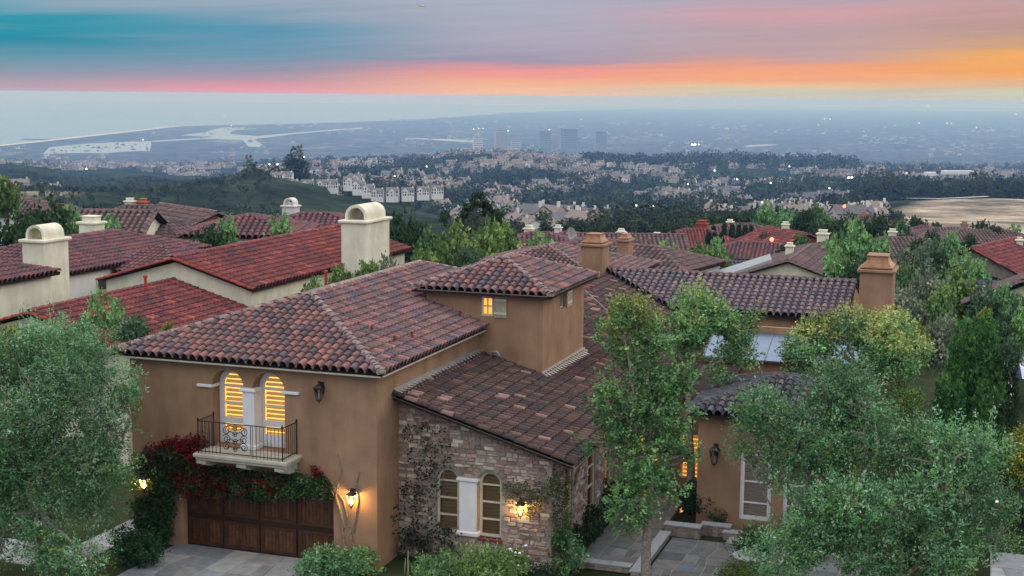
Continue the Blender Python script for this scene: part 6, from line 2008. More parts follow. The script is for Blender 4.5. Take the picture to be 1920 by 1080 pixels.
MIDL = [
    # left
    (12, 335, 118, 60, 'bright', 'yellow green treetop at the left edge above the white house'),
    (70, 372, 95, 110, 'dark', 'big dark tree behind the left vaulted chimney'),
    (20, 400, 92, 90, 'dark', 'dark tree at the left edge behind the cream house'),
    (130, 398, 100, 60, 'green', 'green tree right of the big dark one on the left'),
    (210, 415, 108, 50, 'green', 'small green tree between the left roofs'),
    (395, 433, 92, 75, 'dark', 'clipped dark bush between the two cream house roofs'),
    (425, 418, 96, 50, 'green', 'green bush left of the white vaulted chimney'),
    (525, 415, 92, 60, 'green', 'green shrub right of the white vaulted chimney'),
    (375, 391, 130, 40, 'dark', 'dark treetop behind the orange walled house'),
    # centre
    (770, 398, 92, 95, 'dark', 'dark round tree right of the big cream chimney'),
    (745, 425, 88, 70, 'dark', 'dark tree against the big cream chimney'),
    (820, 440, 86, 90, 'green', 'leafy green tree left of the bamboo clump'),
    (860, 432, 82, 100, 'bright', 'bright green bamboo like clump in the centre'),
    (905, 428, 90, 110, 'bright', 'yellow green tree behind the tower roof'),
    (945, 420, 96, 80, 'bright', 'yellow topped tree right of the centre clump'),
    (790, 468, 78, 80, 'bright', 'bright shrub behind the garage roof ridge'),
    (735, 485, 70, 70, 'olive', 'grey green shrub under the big cream chimney'),
    (690, 492, 66, 60, 'bright', 'light green shrub between cream house and garage roof'),
    (640, 505, 64, 60, 'bright', 'yellow green shrub beside the red vent pipe'),
    (590, 528, 60, 55, 'bright', 'feathery green shrub above the garage ridge'),
    (880, 470, 76, 60, 'oliveg', 'dark olive bush behind the tower ridge'),
    (1010, 458, 110, 90, 'green', 'rounded green tree behind the rear hip roof'),
    (1110, 424, 170, 14, 'dark', 'tiny dark round tree near the brown chimney'),
    # right
    (1245, 468, 125, 90, 'green', 'green tree mass left of the dark tiled roof'),
    (1300, 462, 135, 100, 'green', 'wide green tree left of the white panel'),
    (1340, 472, 120, 70, 'bright', 'yellow green bush left of the white panel'),
    (1210, 490, 105, 60, 'green', 'green bush behind the rear wing ridge'),
    (1325, 398, 235, 70, 'dark', 'left end of the black hedge above the red house'),
    (1365, 400, 240, 70, 'dark', 'black hedge above the grey stone house'),
    (1405, 402, 240, 50, 'dark', 'right end of the black hedge'),
    (1435, 390, 230, 50, 'green', 'round green tree right of the black hedge'),
    (1510, 395, 220, 60, 'dark', 'dark tree left of the far orange chimney'),
    (1545, 390, 225, 70, 'green', 'tall green tree above the cream chimney house'),
    (1580, 400, 215, 60, 'dark', 'dark tree by the small red lamp'),
    (1650, 408, 215, 60, 'dark', 'dark tree right of the far orange chimney'),
    (1690, 415, 220, 55, 'green', 'green tree by the brown houses'),
    (1720, 408, 235, 45, 'dark', 'dark treetop at the lower edge of the dry field'),
    (1600, 432, 130, 85, 'green', 'large round green tree in the right middle'),
    (1570, 480, 112, 70, 'green', 'green tree behind the right flared chimney'),
    (1605, 500, 108, 60, 'dark', 'dark green tree touching the right flared chimney'),
    (1640, 470, 115, 80, 'oliveg', 'grey green tree above the right flared chimney'),
    (1700, 465, 105, 100, 'olive', 'grey olive tree right of the flared chimney'),
    (1760, 460, 110, 90, 'oliveg', 'dark olive tree left of the stone house'),
    (1745, 510, 88, 110, 'olive', 'broad grey olive behind the yellow topped tree'),
    (1690, 540, 78, 110, 'olive', 'pale grey green olive behind the right flared chimney base'),
    (1660, 590, 66, 70, 'olive', 'grey olive against the rear wing corner'),
    (1800, 480, 108, 60, 'green', 'green tree before the arches of the stone house'),
    (1790, 500, 92, 70, 'bright', 'yellow green tree below the stone house'),
    (1815, 530, 84, 70, 'bright', 'leafy bush left of the small dark roof'),
    (1860, 550, 74, 100, 'oliveg', 'blue green tree at the right below the roofs'),
    (1910, 560, 72, 80, 'oliveg', 'blue green tree at the right edge'),
    (1770, 590, 66, 90, 'olive', 'soft grey tree behind the broad cypress'),
    (1830, 620, 62, 60, 'oliveg', 'dull green bush right of the soft grey tree'),
    (1715, 605, 62, 60, 'yellow', 'golden bush behind the yellow topped tree'),
    (1850, 575, 66, 26, 'yellow', 'small golden shrub beside the blue green trees'),
    (1500, 560, 74, 60, 'olive', 'grey green bush before the rear wing wall'),
    (1530, 600, 66, 60, 'oliveg', 'dark leafy bush right of the metal roof'),
    (1835, 500, 100, 60, 'green', 'green tree between stone house and small dark roof'),
    (1885, 545, 80, 60, 'green', 'green tree under the nearest roof at the right edge'),
    (1765, 540, 80, 80, 'bright', 'yellow green tree above the soft grey one'),
    (1915, 590, 64, 60, 'green', 'leafy green tree at the right edge above the sunshade'),
    (1700, 500, 98, 60, 'green', 'green treetop beside the grey olive'),
    (1870, 425, 200, 60, 'dark', 'dark bush before the low dark brown roof'),
    (1880, 610, 58, 34, 'dark', 'small conical bush at the right edge lawn'),
    (1900, 640, 55, 50, 'oliveg', 'low green hedge bush at the right edge lawn'),
    (1890, 745, 54, 40, 'dark', 'dark bush below the striped sunshade'),
]
for px, py, d, wpx, kind, label in MIDL:
    mid_tree(px, py, d, wpx, kind, label)
# darker cover between the roofs on the right and in the middle
FILL = [(1030, 452, 165, 40), (1090, 455, 150, 40), (1140, 452, 165, 34), (1160, 465, 130, 40), (1235, 448, 175, 40), (1275, 452, 180, 44), (1345, 455, 165, 44), (1395, 446, 195, 40), (1440, 440, 190, 36), (1500, 440, 185, 44), (1520, 452, 165, 36), (1625, 440, 160, 54), (1650, 452, 145, 54), (1720, 450, 150, 50), (1750, 440, 175, 50), (1785, 445, 160, 48), (1820, 445, 165, 40), (1470, 462, 150, 30), (1365, 478, 140, 30), (1555, 420, 200, 60), (1615, 415, 215, 56), (1475, 402, 240, 50), (1690, 430, 190, 44), (1755, 418, 235, 34), (1900, 428, 215, 40), (1840, 418, 240, 40)]
for i, (px, py, d, wpx) in enumerate(FILL):
    mid_tree(px, py, d, wpx, 'dark' if i % 3 else 'green', 'dark leafy tree filling the gaps between the hillside roofs', group='trees between the hillside roofs')
# foliage between olive and cream house
for px, py, d, wpx, kind, label in [
    (20, 605, 52, 70, 'yellow', 'yellow green shrub at the left edge above the olive'),
    (75, 612, 53, 60, 'bright', 'bright shrub below the cream wall on the left'),
    (130, 618, 54, 50, 'yellow', 'golden shrub between olive and red roof'),
    (200, 572, 57, 100, 'green', 'leafy green tree before the red roof on the left'),
    (250, 590, 56, 80, 'oliveg', 'grey green shrub left of the garage roof'),
    (165, 600, 55, 60, 'green', 'green shrub behind the left olive crown'),
    (315, 603, 55, 26, 'yellow', 'small golden sprig at the garage eaves')]:
    mid_tree(px, py, d, wpx, kind, label)
# bare trees with sparse tufts against the valley
def tuft_tree(px, py, d, label, spec, seed):
    b_ = at(px, 470, d)
    rg = np.random.default_rng(seed)
    L = []
    for (x, y, r_) in spec:
        q = at(x, y, d) - b_; rr = r_ / F_PX * d
        L.append((q[0], q[1], q[2], rr, rr, rr * .9))
    me = tree_meshes(seed, [([(0, 0, 0), (0, 0, 1.2)], .10, .07)], L, 300, 8, .2, .06, .16, .07, DARKG, twigs=4, bark='dark_bark')
    plant('tree', b_, me, label, 'tree')
tuft_tree(880, 440, 100, 'thin tree with dark leaf tufts standing against the valley', [(897, 375, 11), (880, 385, 8), (910, 392, 9), (930, 405, 10), (870, 398, 7), (915, 382, 6), (862, 412, 6), (935, 412, 6), (835, 405, 8), (832, 415, 6)], 88)
CYL = [k + ' columnar cypress from the left in the row of five before the grey stone house' for k in ('first', 'second', 'third', 'fourth', 'fifth')] + [k + ' of the three low columnar cypresses before the deep red house' for k in ('leftmost', 'middle', 'rightmost')] + ['small dark columnar cypress left of the deep red house', 'small dark columnar cypress touching the deep red roof', 'small dark columnar cypress beside the red chimney', 'left one of the two tiny cypress spikes behind the left roofs', 'right one of the two tiny cypress spikes behind the left roofs']
# row of columnar cypresses
for i, (px, py, d, h) in enumerate([(1358, 419, 205, 22), (1372, 421, 205, 22), (1385, 422, 205, 22), (1397, 423, 205, 23), (1408, 424, 205, 24), (1328, 435, 198, 16), (1340, 436, 198, 16), (1352, 437, 198, 14), (1247, 430, 180, 14), (1262, 433, 180, 12), (1338, 424, 208, 12), (160, 388, 150, 12), (180, 388, 150, 12)]):
    p = at(px, py + h, d); hh = h / F_PX * d
    o = plant('columnar_cypress', (p[0], p[1], p[2] - .8), CYM[0], CYL[i], 'tree', 'columnar cypresses' if i < 5 else 'columnar cypresses by the red house' if i < 11 else 'cypress spikes on the left', rt.uniform(0, 6), (.62, .62, (hh + .8) / 5.0))

# planting that carries on beyond the right edge of the view
for i, (px, py, d, wpx, kind) in enumerate([(1985, 560, 74, 90, 'green'), (2040, 600, 64, 90, 'oliveg'), (1990, 680, 56, 60, 'bright'), (2060, 720, 52, 80, 'green'), (2120, 640, 58, 100, 'dark'), (2010, 480, 110, 90, 'dark'), (2110, 500, 95, 110, 'green'), (2180, 560, 75, 110, 'oliveg'), (-60, 470, 90, 110, 'dark'), (-90, 560, 62, 110, 'green')]):
    mid_tree(px, py, d, wpx, kind, 'leafy garden tree beyond the side of the view', group='trees beyond the side of the view')
# ------------------------------------------------------------------ the valley: townhouses, houses, woods, towers
rv = np.random.default_rng(33)
def gpos(px, d):
    return Vector(ground_at(px, d))
# ---- white townhouses on the two terraces left of centre
def townhouse_parts(var):
    r = random.Random(var)
    W, D_, H = 11.5, 8.0, 5.4
    walls = MB().box(-W / 2, W / 2, 0, D_, -5, H)
    g0 = r.choice([-2.6, 0, 2.4])
    walls.box(g0 - 2.4, g0 + 2.4, -1.4, .0, -5, H + .4)
    walls.prism([(-W / 2, 0, H), (-W / 2, D_, H), (-W / 2, D_ / 2, H + 2.6)], (W, 0, 0))
    walls.prism([(g0 - 2.4, -1.4, H + .4), (g0 + 2.4, -1.4, H + .4), (g0, -1.4, H + 2.6)], (0, 5, 0))
    roof = MB()
    for s in (-1, 1):
        y0, y1 = D_ / 2, D_ / 2 + s * (D_ / 2 + .5)
        roof.prism([(-W / 2 - .3, y0, H + 2.75), (W / 2 + .3, y0, H + 2.75), (W / 2 + .3, y1, H - .05), (-W / 2 - .3, y1, H - .05)], (0, 0, .25))
        roof.prism([(g0, -1.7, H + 2.75), (g0, 3.6, H + 2.75), (g0 + s * 2.8, 3.6, H + .25), (g0 + s * 2.8, -1.7, H + .25)], (0, 0, .22))
    ch = MB().box(W / 2 - 1.6, W / 2 - .6, 2.5, 3.5, H, H + 3.6)
    wins = []
    for z in (.6, 3.2):
        for k in range(5):
            x = -W / 2 + 1.2 + k * (W - 2.4) / 4 + r.uniform(-.2, .2)
            y = -1.46 if abs(x - g0) < 2.0 else -.06
            wins.append(MB().box(x - .6, x + .6, y, y + .05, z, z + (1.8 if r.random() < .6 else 1.3)))
    return walls, roof, ch, wins
TH = []
material('far_white', (.80, .79, .77), .9, .06, .5)
material('far_roof', (.20, .18, .18), .95, .2, .5)
for v in range(4):
    w_, r_, c_2, ws = townhouse_parts(v)
    TH.append((raw_mesh('wall', w_.v, w_.f, M['far_white']), raw_mesh('roof', r_.v, r_.f, M['far_roof']), raw_mesh('chimney', c_2.v, c_2.f, M['far_white']), [raw_mesh('window', q.v, q.f, M['glass']) for q in ws]))
row = [(507, 351, 815), (518, 340, 840), (536, 338, 850), (518, 354, 812), (547, 354, 812), (577, 354, 812), (605, 353, 815), (622, 353, 818), (655, 348, 850), (672, 356, 838), (690, 362, 825), (707, 370, 815), (735, 369, 815), (765, 368, 815), (793, 366, 818), (820, 364, 820), (668, 345, 870)]
ORD = ['first', 'second', 'third', 'fourth', 'fifth', 'sixth', 'seventh', 'eighth', 'ninth', 'tenth']
THL = {}
for nm_, sel in (('left', lambda q: q[0] < 640), ('right', lambda q: q[0] >= 640)):
    front = sorted([i for i, q in enumerate(row) if sel(q) and q[2] < 830], key=lambda i: row[i][0])
    back = sorted([i for i, q in enumerate(row) if sel(q) and q[2] >= 830], key=lambda i: row[i][0])
    for k, i in enumerate(front): THL[i] = 'white townhouse, %s from the left in the front row of the %s terrace' % (ORD[k], nm_)
    for k, i in enumerate(back): THL[i] = 'white townhouse, %s from the left in the rear row of the %s terrace' % (ORD[k], nm_)
for i, (px, py, d) in enumerate(row):
    p = at(px, py, d)
    sc = 22 / F_PX * d / 11.5 * 1.05
    left = px < 640
    t = empty('townhouse', tuple(p), THL[i], 'townhouse', 'townhouses on the left terrace' if left else 'townhouses on the right terrace')
    t.rotation_euler = (0, 0, YAW + R(rt.uniform(-8, 8))); t.scale = (sc, sc, sc * rt.uniform(.95, 1.05))
    m_ = TH[i % 4]
    child('wall', m_[0], t); child('roof', m_[1], t); child('chimney', m_[2], t)
    for q in m_[3]:
        child('window', q, t)
# ---- small houses of the valley
def cottage(var):
    r = random.Random(var + 50)
    W, D_, H = r.uniform(11, 15), r.uniform(8, 11), r.uniform(3.5, 6)
    mb = MB()
    wc = r.choice([(.70, .68, .64), (.80, .79, .77), (.62, .58, .53), (.54, .48, .42)])
    rc = r.choice([(.20, .16, .15), (.24, .17, .14), (.17, .16, .165), (.27, .22, .19)])
    rise = r.uniform(1.8, 2.6)
    mb.color(wc).box(-W / 2, W / 2, -D_ / 2, D_ / 2, -3, H)
    mb.prism([(-W / 2, -D_ / 2, H), (-W / 2, D_ / 2, H), (-W / 2, 0, H + rise)], (W, 0, 0))
    g = r.uniform(-W / 4, W / 4)
    mb.box(g - 2.4, g + 2.4, -D_ / 2 - 2.2, -D_ / 2, -3, H - .3)
    mb.prism([(g - 2.4, -D_ / 2 - 2.2, H - .3), (g + 2.4, -D_ / 2 - 2.2, H - .3), (g, -D_ / 2 - 2.2, H + 1.2)], (0, 4, 0))
    mb.color(rc)
    for s in (-1, 1):
        mb.prism([(-W / 2 - .4, 0, H + rise + .1), (W / 2 + .4, 0, H + rise + .1), (W / 2 + .4, s * (D_ / 2 + .5), H - .1), (-W / 2 - .4, s * (D_ / 2 + .5), H - .1)], (0, 0, .2))
        mb.prism([(g, -D_ / 2 - 2.5, H + 1.35), (g, 0, H + 1.35), (g + s * 2.8, 0, H - .35), (g + s * 2.8, -D_ / 2 - 2.5, H - .35)], (0, 0, .2))
    mb.color((.74, .72, .68)).box(W / 2 - 2, W / 2 - 1, -1, 0, H, H + rise + 1.6)
    mb.color((.05, .055, .06))
    for k in range(3):
        x = -W / 2 + 1.5 + k * (W - 3) / 2
        y = -D_ / 2 - 2.24 if abs(x - g) < 2 else -D_ / 2 - .05
        mb.box(x - .7, x + .7, y, y + .05, .9, 2.3)
    return np.array(mb.v), mb.f, np.array(mb.c)
material('far_house', (.5, .5, .5), .95, .08, .3, attr=True, spec=.05)
material('far_leaf', (.05, .08, .04), .9, .25, .15, attr=True, spec=.05)
CT = [cottage(i) for i in range(8)]
CTM = [raw_mesh('valley_house', v, f, M['far_house'], False, c) for v, f, c in CT]
def houseish(px, d):
    """where the photo shows houses: patches of the slopes"""
    v = math.sin(px / 83 + d / 310) + math.sin(px / 47 - d / 170 + 1.3) + .8 * math.sin(d / 95 + px / 210)
    return v
hs_pts = []
tries = 0
while len(hs_pts) < 1250 and tries < 90000:
    tries += 1
    px = rv.uniform(470, 1935)
    d = math.exp(rv.uniform(math.log(420), math.log(3300)))
    if houseish(px, d) < .35 - (.5 if d > 1500 else 0): continue
    if d < 820 and px > 1640: continue
    if d < 1050 and px < 850 and (d < 560 or px < 840): continue
    if 820 < d < 1300 and px > 1660: continue
    sep = 15.0
    lat = (px - 960) / F_PX * d
    if any(abs(lat - q[2]) < sep and abs(d - q[1]) < sep * 1.2 for q in hs_pts[-400:]): continue
    hs_pts.append((px, d, lat))
# a little group on the spur at the far left
for k in range(16):
    hs_pts.append((rv.uniform(30, 125), rv.uniform(900, 1150), 0))
hs_pts.sort(key=lambda q: q[1])
big = hs_pts[:300]
far_pts = hs_pts[300:]
for k in range(1500):      # the town on the low hills at the left and beyond the ridge
    px = rv.uniform(-60, 700); d = math.exp(rv.uniform(math.log(2300), math.log(5400)))
    if math.sin(px / 60 + d / 400) + math.sin(px / 31 - d / 300) > .1:
        far_pts.append((px, d, 0))
for k in range(1500):
    px = rv.uniform(-60, 2000); d = math.exp(rv.uniform(math.log(5600), math.log(15000)))
    if d > coast_d(px) * .97: continue
    if px < 720 and 5600 < d < 10500 and d > 5750: 
        if rv.random() < .6: continue
    if math.sin(px / 75 + d / 900) + math.sin(px / 41 - d / 700) > .3:
        far_pts.append((px, d, 0))
for i, (px, d, _) in enumerate(big):
    p = gpos(px, d)
    nm = 'valley_house'
    o = link(nm, CTM[int(rv.integers(0, 8))])
    s = rv.uniform(.65, .95)
    o.location = p; o.scale = (s, s, s * rv.uniform(.9, 1.3)); o.rotation_euler = (0, 0, YAW + rv.normal() * .5 + (math.pi / 2 if rv.random() < .35 else 0))
    if px < 300: tag(o, 'small pale house on the spur at the far left of the canyon', 'house', 'houses on the canyon spur')
    elif d < 700: tag(o, 'small pale house in the near part of the valley below the tiled roofs', 'house', 'near valley houses')
    elif px < 1150: tag(o, 'small pale house among trees on the slope above the townhouses', 'house', 'houses on the centre slope')
    else: tag(o, 'small pale house among the trees of the right valley', 'house', 'houses in the right valley')
FV, FF, FC, nb_ = [], [], [], 0
for px, d, _ in far_pts:
    V0, F0, C0 = CT[int(rv.integers(0, 8))]
    p = gpos(px, d); s = rv.uniform(.8, 1.3) * (1 + max(0, d - 4000) / 9000)
    a = YAW + rv.normal() * .3
    ca, sa = math.cos(a), math.sin(a)
    X = V0[:, 0] * s; Y = V0[:, 1] * s
    FV.append(np.stack([X * ca - Y * sa + p.x, X * sa + Y * ca + p.y, V0[:, 2] * s + p.z], 1))
    FF += [tuple(x + nb_ for x in f) for f in F0]
    nb_ += len(V0); FC.append(C0 * rv.uniform(.7, 1.1))
o = link('distant_town', raw_mesh('distant_town', np.concatenate(FV), FF, M['far_house'], False, np.concatenate(FC)))
tag(o, 'mass of tiny far houses of the town and plain', 'town', kind='stuff')
# ---- woods of the valley
def far_tree_cloud(seed, n, shape):
    rg = np.random.default_rng(seed)
    if shape == 'tall':
        L = [(0, 0, 3.5, 1.6, 1.6, 3), (0, 0, 8, 1.4, 1.4, 4)]
    elif shape == 'wide':
        L = [(-1.6, 0, 4.2, 2.2, 2.2, 2.2), (1.6, .6, 4.6, 2.4, 2.4, 2.4), (0, -1, 6, 2, 2, 1.8)]
    else:
        L = [(0, 0, 4.4, 2.6, 2.6, 3.0), (.8, .3, 6.4, 1.8, 1.8, 1.8)]
    C, D, h = lump_points(rg, L, n, .6, .3)
    V, cc = leaf_cloud(rg, C, D, 1, .2, .25, 2.1, .85, [(1, 1, 1), (.8, .8, .8), (1.2, 1.2, 1.15)], up=.1)
    return V, cc
FT = [far_tree_cloud(300 + i, 54, s) for i, s in enumerate(['round', 'wide', 'round', 'tall', 'wide', 'round'])]
WOOD = np.array([(.042, .062, .034), (.056, .078, .040), (.034, .050, .032), (.080, .098, .048), (.046, .068, .044)])
pts = []
def field(px, d): return px > 1650 + max(0, (700 - d)) * .2 and 470 < d < 960
for k in range(8200):
    px = rv.uniform(460, 1940); d = math.exp(rv.uniform(math.log(330), math.log(3300)))
    if field(px, d): continue
    if d < 880 and px < 870: continue
    if px > 1560 and d < 500: continue
    if 560 < d < 860 and 480 < px < 860: continue
    if 860 < d < 1000 and 480 < px < 640 and rv.random() < .6: continue
    h = houseish(px, d)
    if h > .35 and rv.random() < .5: continue
    pts.append((px, d, rv.uniform(.7, 1.5) * (.42 + .58 * min(1, max(0, (d - 380) / 900)))))
for k in range(500):       # dark wooded crest on the right
    px = rv.uniform(1085, 1600); pts.append((px, rv.uniform(2450, 2850), rv.uniform(1.5, 2.6)))
for k in range(420):       # belt of trees behind the dry field
    px = rv.uniform(1600, 1950); pts.append((px, rv.uniform(960, 1500), rv.uniform(1.0, 1.8)))
for k in range(2600):       # scrub on the canyon sides
    px = rv.uniform(-40, 520); d = math.exp(rv.uniform(math.log(420), math.log(2400)))
    pts.append((px, d, rv.uniform(.14, .5)))
for px, py in ((546, 0), (562, 0), (553, 0)):
    pts.append((px, 1010, 2.2))
for k in range(2600):      # street trees of the far town
    px = rv.uniform(-60, 1960); d = math.exp(rv.uniform(math.log(2600), math.log(9000)))
    if d > 5750 and px < 700: continue
    pts.append((px, d, rv.uniform(.8, 1.8)))
pts.sort(key=lambda q: q[1] / q[2])
def far_tree_fine(seed, shape):
    rg = np.random.default_rng(seed)
    L = {'tall': [(0, 0, 3.5, 1.6, 1.6, 3), (0, 0, 8, 1.4, 1.4, 4)], 'wide': [(-1.6, 0, 4.2, 2.2, 2.2, 2.2), (1.6, .6, 4.6, 2.4, 2.4, 2.4), (0, -1, 6, 2, 2, 1.8)]}.get(shape, [(0, 0, 4.4, 2.6, 2.6, 3.0), (.8, .3, 6.4, 1.8, 1.8, 1.8)])
    C, D, h = lump_points(rg, L, 260, .55, .35)
    return leaf_cloud(rg, C, D, 2, .5, .25, .85, .38, [(1, 1, 1), (.8, .8, .8), (1.2, 1.2, 1.15)], up=.1)
FT2 = [far_tree_fine(330 + i, s) for i, s in enumerate(['round', 'wide', 'round', 'tall', 'wide', 'round'])]
FTM = [raw_mesh('crown', v, np.arange(len(v)).reshape(-1, 4), M['far_leaf'], False, c * WOOD[i % 5] * 1.0) for i, (v, c) in enumerate(FT2)]
tkm = MB().tube([(0, 0, -1), (0, 0, 2), (.1, 0, 4.5)], [.3, .22, .12], 5); TKM = raw_mesh('trunk', tkm.v, tkm.f, M['dark_bark'], True)
for (px, d, s) in pts[:300]:
    p = gpos(px, d); i = int(rv.integers(0, 6))
    side = 'canyon side' if px < 520 else 'slope below the townhouses' if px < 900 else 'valley below the tiled roofs' if px < 1500 else 'right valley beside the dry field'
    t = plant_root('valley_tree', p, 'dark green tree in the near wood on the ' + side, 'tree', 'trees on the ' + side, rv.uniform(0, 6), s)
    child('trunk', TKM, t); child('crown', FTM[i], t)
WV, WC = [], []
for (px, d, s) in pts[300:]:
    i = int(rv.integers(0, 6)); V0, C0 = FT[i]
    if d > 2000: V0, C0 = V0[:4 * 26], C0[:4 * 26]
    if d > 3600: V0, C0 = V0[:4 * 9], C0[:4 * 9]; s = s * 1.3
    p = gpos(px, d); a = rv.uniform(0, 6.28); ca, sa = math.cos(a), math.sin(a)
    X, Y = V0[:, 0] * s, V0[:, 1] * s
    WV.append(np.stack([X * ca - Y * sa + p.x, X * sa + Y * ca + p.y, V0[:, 2] * s + p.z - .5], 1))
    WC.append(C0 * WOOD[int(rv.integers(0, 5))] * rv.uniform(.6, 1.4))
WV = np.concatenate(WV); WC = np.concatenate(WC)
o = link('distant_woods', raw_mesh('distant_woods', WV, np.arange(len(WV)).reshape(-1, 4), M['far_leaf'], False, WC))
tag(o, 'woods and street trees of the valley and town', 'woods', kind='stuff')
# ---- pale road and retaining wall across the slope
def strip(name, label, path, wid, mat, h=.4):
    P = [gpos(px, d) for px, d in path]
    v, f = [], []
    for i, p in enumerate(P):
        t = (P[min(i + 1, len(P) - 1)] - P[max(0, i - 1)]); t.z = 0; t.normalize()
        n = Vector((-t.y, t.x, 0))
        for s in (-1, 1):
            v.append(p + n * wid * s * .5 + Vector((0, 0, h + 1.2)))
    for i in range(len(P) - 1):
        f.append((2 * i, 2 * i + 1, 2 * i + 3, 2 * i + 2))
    o = link(name, raw_mesh(name, v, f, mat)); tag(o, label, kind='structure')
material('far_road', (.42, .42, .42), .95, .1, .2)
strip('road', 'pale road crossing the wooded slope', [(870, 840), (920, 815), (970, 790), (1030, 760)], 9, M['far_road'], 2.5)
strip('road', 'pale road at the foot of the wooded ridge', [(1545, 1120), (1620, 1180), (1700, 1260)], 10, M['far_road'], 2.5)
strip('road', 'pale track round the dry field', [(1700, 930), (1760, 905), (1850, 915)], 6, M['far_road'], .5)
# ---- office towers
def tower(px0, px1, y0, y1, d, col, label, ribs):
    a, b = at(px0, y1, d), at(px1, y1, d)
    w_ = float(np.linalg.norm(b - a)) * .94; h = (y1 - y0) / F_PX * d + 22
    c = (a + b) / 2
    t = empty('office_tower', (c[0], c[1], c[2] - 25), label, 'tower')
    t.rotation_euler = (0, 0, YAW + .12)
    m1 = material('tower_' + str(px0), col, .8, .05, .02)
    m2 = material('tower_dark_' + str(px0), tuple(x * .45 for x in col), .5, .05, .02)
    q = MB().box(-w_ / 2, w_ / 2, 0, w_ * .8, 0, h); child('body', raw_mesh('body', q.v, q.f, m1), t)
    q = MB().box(-w_ * .46, w_ * .46, w_ * .08, w_ * .72, h, h + 6); child('roof_plant', raw_mesh('roof_plant', q.v, q.f, m2), t)
    if ribs:
        for k in range(9):
            x = -w_ / 2 + w_ * (k + .5) / 9
            q = MB().box(x - w_ * .025, x + w_ * .025, -1.2, 0, 2, h - 4); child('window_strip', raw_mesh('window_strip', q.v, q.f, m2), t)
    else:
        for k in range(int(h / 9)):
            q = MB().box(-w_ * .47, w_ * .47, -.8, 0, 8 + k * 9, 12 + k * 9); child('window_band', raw_mesh('window_band', q.v, q.f, m2), t)
tower(928, 952, 245, 274, 6500, (.50, .47, .46), 'tall ribbed office tower above the centre ridge', True)
tower(887, 906, 255, 274, 6200, (.70, .70, .70), 'low white office block left of the ribbed tower', False)
tower(958, 978, 262, 274, 6100, (.55, .53, .52), 'low office block right of the ribbed tower', False)
tower(1011, 1034, 247, 278, 7000, (.28, .31, .36), 'dark office tower right of the ribbed one', False)
tower(1050, 1084, 243, 278, 7200, (.26, .29, .34), 'widest dark office tower on the plain', False)
tower(1116, 1138, 248, 278, 7100, (.28, .30, .35), 'rightmost dark office tower on the plain', False)
# ---- lamps already lit on the plain
lam = MB().lathe((0, 0, 0), [(.3, -1), (1, -.3), (1, .3), (.3, 1)], 7); LAM = raw_mesh('lamp_head', lam.v, lam.f, M['white_light'], True)
LAMP = [(1298, 271, 4600, 4.5), (1303, 271, 4600, 4.5), (1310, 271, 4700, 2.5), (1546, 223, 15000, 7), (1556, 223, 15000, 7), (1535, 234, 13000, 4), (1723, 231, 13000, 5), (1776, 231, 13000, 5), (1784, 231, 13000, 5), (1831, 239, 12000, 5), (1740, 199, 22000, 8), (1905, 214, 17000, 6), (888, 242, 9000, 4), (897, 241, 9000, 4), (905, 241, 9000, 4), (953, 245, 8000, 4), (1030, 243, 9000, 4), (570, 295, 3600, 2.6), (520, 308, 2300, 2.0), (505, 308, 2300, 1.6), (162, 317, 2200, 1.5), (268, 262, 6400, 3), (434, 235, 9800, 4), (421, 217, 15000, 4), (1090, 224, 13000, 4), (1620, 246, 10000, 3), (1700, 325, 1700, 1.2), (1591, 333, 1500, 1.4), (1597, 333, 1500, 1.4), (1678, 333, 1500, 1.1), (1429, 380, 800, .8), (1381, 380, 800, .7), (1193, 385, 820, .8), (1225, 387, 820, .6), (1382, 336, 1400, 1.1), (1445, 343, 1350, .9), (1555, 353, 1150, .8), (1230, 403, 600, .5), (1018, 403, 600, .5), (960, 408, 560, .5), (1105, 400, 600, .5), (1290, 345, 1400, 1), (1340, 320, 1900, 1.3), (1480, 312, 2100, 1.3), (740, 330, 1600, 1.0), (905, 305, 2200, 1.3), (800, 312, 2000, 1.2)]
for px, py, d, r_ in LAMP:
    p = at(px, py, d)
    o = link('distant_lamp', LAM)
    r_ *= .75
    o.location = p; o.scale = (r_, r_, r_)
    tag(o, 'tiny lit lamp far off on the plain towards the horizon' if d > 3000 else 'tiny lit lamp among the valley houses', 'lamp', 'lamps on the plain' if d > 3000 else 'lamps in the valley')
# lit sports hall and greenhouse roofs
for px0, px1, py, d, lab in ((1738, 1760, 330, 1750, 'short white lit roof right of the wooded slope'), (1770, 1826, 327, 1800, 'long white lit roof beyond the dry field')):
    a, b = at(px0, py, d), at(px1, py, d)
    o = link('lit_hall', None) if False else MB().prism([a + (0, 0, 0), b, b + np.array([0, 0, 4.5]), a + np.array([0, 0, 4.5])], tuple(FH * 14)).build('lit_hall', M['far_white'])
    tag(o, lab, 'hall')
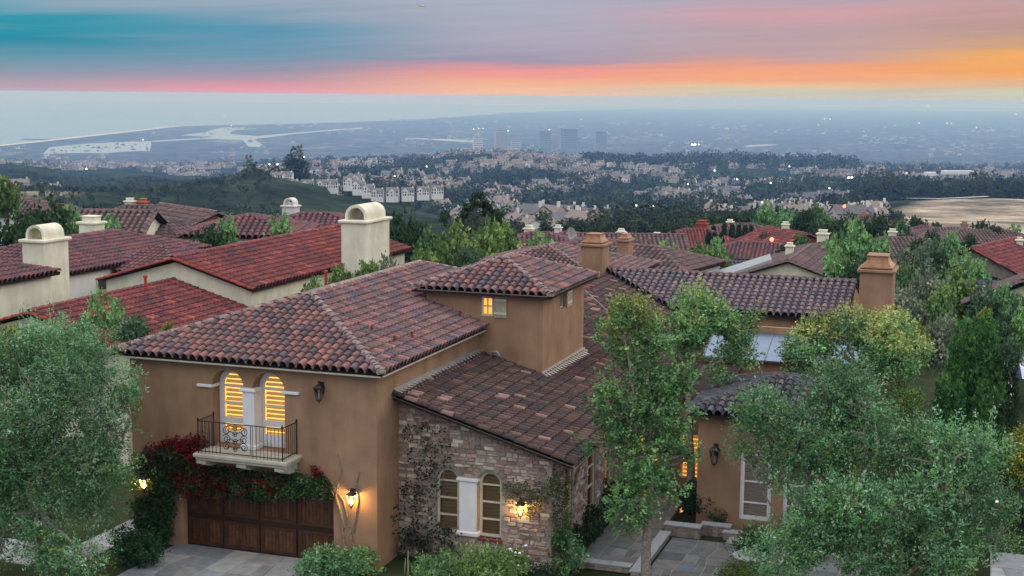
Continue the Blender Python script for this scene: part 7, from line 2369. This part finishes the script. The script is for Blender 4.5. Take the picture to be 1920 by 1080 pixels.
# ---- boats in the harbour
bt = MB().prism([(-6, -1.6, 0), (4, -1.6, 0), (7, 0, 0), (4, 1.6, 0), (-6, 1.6, 0)], (0, 0, 2)).box(-3, 2, -1.1, 1.1, 2, 3.6).tube([(1, 0, 3), (1, 0, 13)], .12, 4)
BTM = raw_mesh('moored_boat', bt.v, bt.f, material('hull', (.10, .12, .15), .6, .1, .3))
for k in range(46):
    if k < 30: px, py = rv.uniform(100, 280), rv.uniform(270, 284)
    else: px, py = rv.uniform(425, 476), rv.uniform(239.5, 243)
    p = on(px, py, 2, BZ + .1)
    o = link('moored_boat', BTM); o.location = p; o.rotation_euler = (0, 0, rv.uniform(0, 6)); o.scale = (1.5, 1.5, 1.5)
    tag(o, 'tiny moored boat in the bright harbour basin' if k < 30 else 'tiny moored boat at the bend of the harbour channel', 'boat', 'boats in the basin' if k < 30 else 'boats at the bend')
j0, j1 = on(40, 262, 2, SEA_Z + 2), on(100, 262, 2, SEA_Z + 2)
o = MB().prism([j0, j1, j1 + np.array([0, 0, 4]), j0 + np.array([0, 0, 4])], tuple(FH * 60)).build('jetty', M['far_roof']); tag(o, 'dark harbour jetty reaching into the sea at the left', 'jetty')
# ---- aircraft
pc = Vector(at(790, 11, 3000))
ap = empty('aircraft', pc, 'tiny aircraft high in the sky left of centre', 'aircraft')
ap.rotation_euler = (R(4), R(6), YAW)
m_air = material('aircraft_sunset_tint', (.75, .55, .18), .5, .05, .2)  # yellow is sunset light put into the body colour
q = MB().tube([(-9, 0, 0), (-7, 0, .1), (5, 0, 0), (8.5, 0, -.2)], [.3, 1.0, 1.0, .2], 8); child('fuselage', raw_mesh('fuselage', q.v, q.f, m_air, True), ap)
for s in (-1, 1):
    q = MB().prism([(-1, s * .8, 0), (2, s * .8, 0), (-1.5, s * 9, .5), (-2.8, s * 9, .5)], (0, 0, .25)); child('wing', raw_mesh('wing', q.v, q.f, m_air), ap)
q = MB().prism([(-9, 0, .3), (-7, 0, .8), (-8.6, 0, 3.6), (-9.8, 0, 3.6)], (0, .2, 0)); child('tail_fin', raw_mesh('tail_fin', q.v, q.f, m_air), ap)
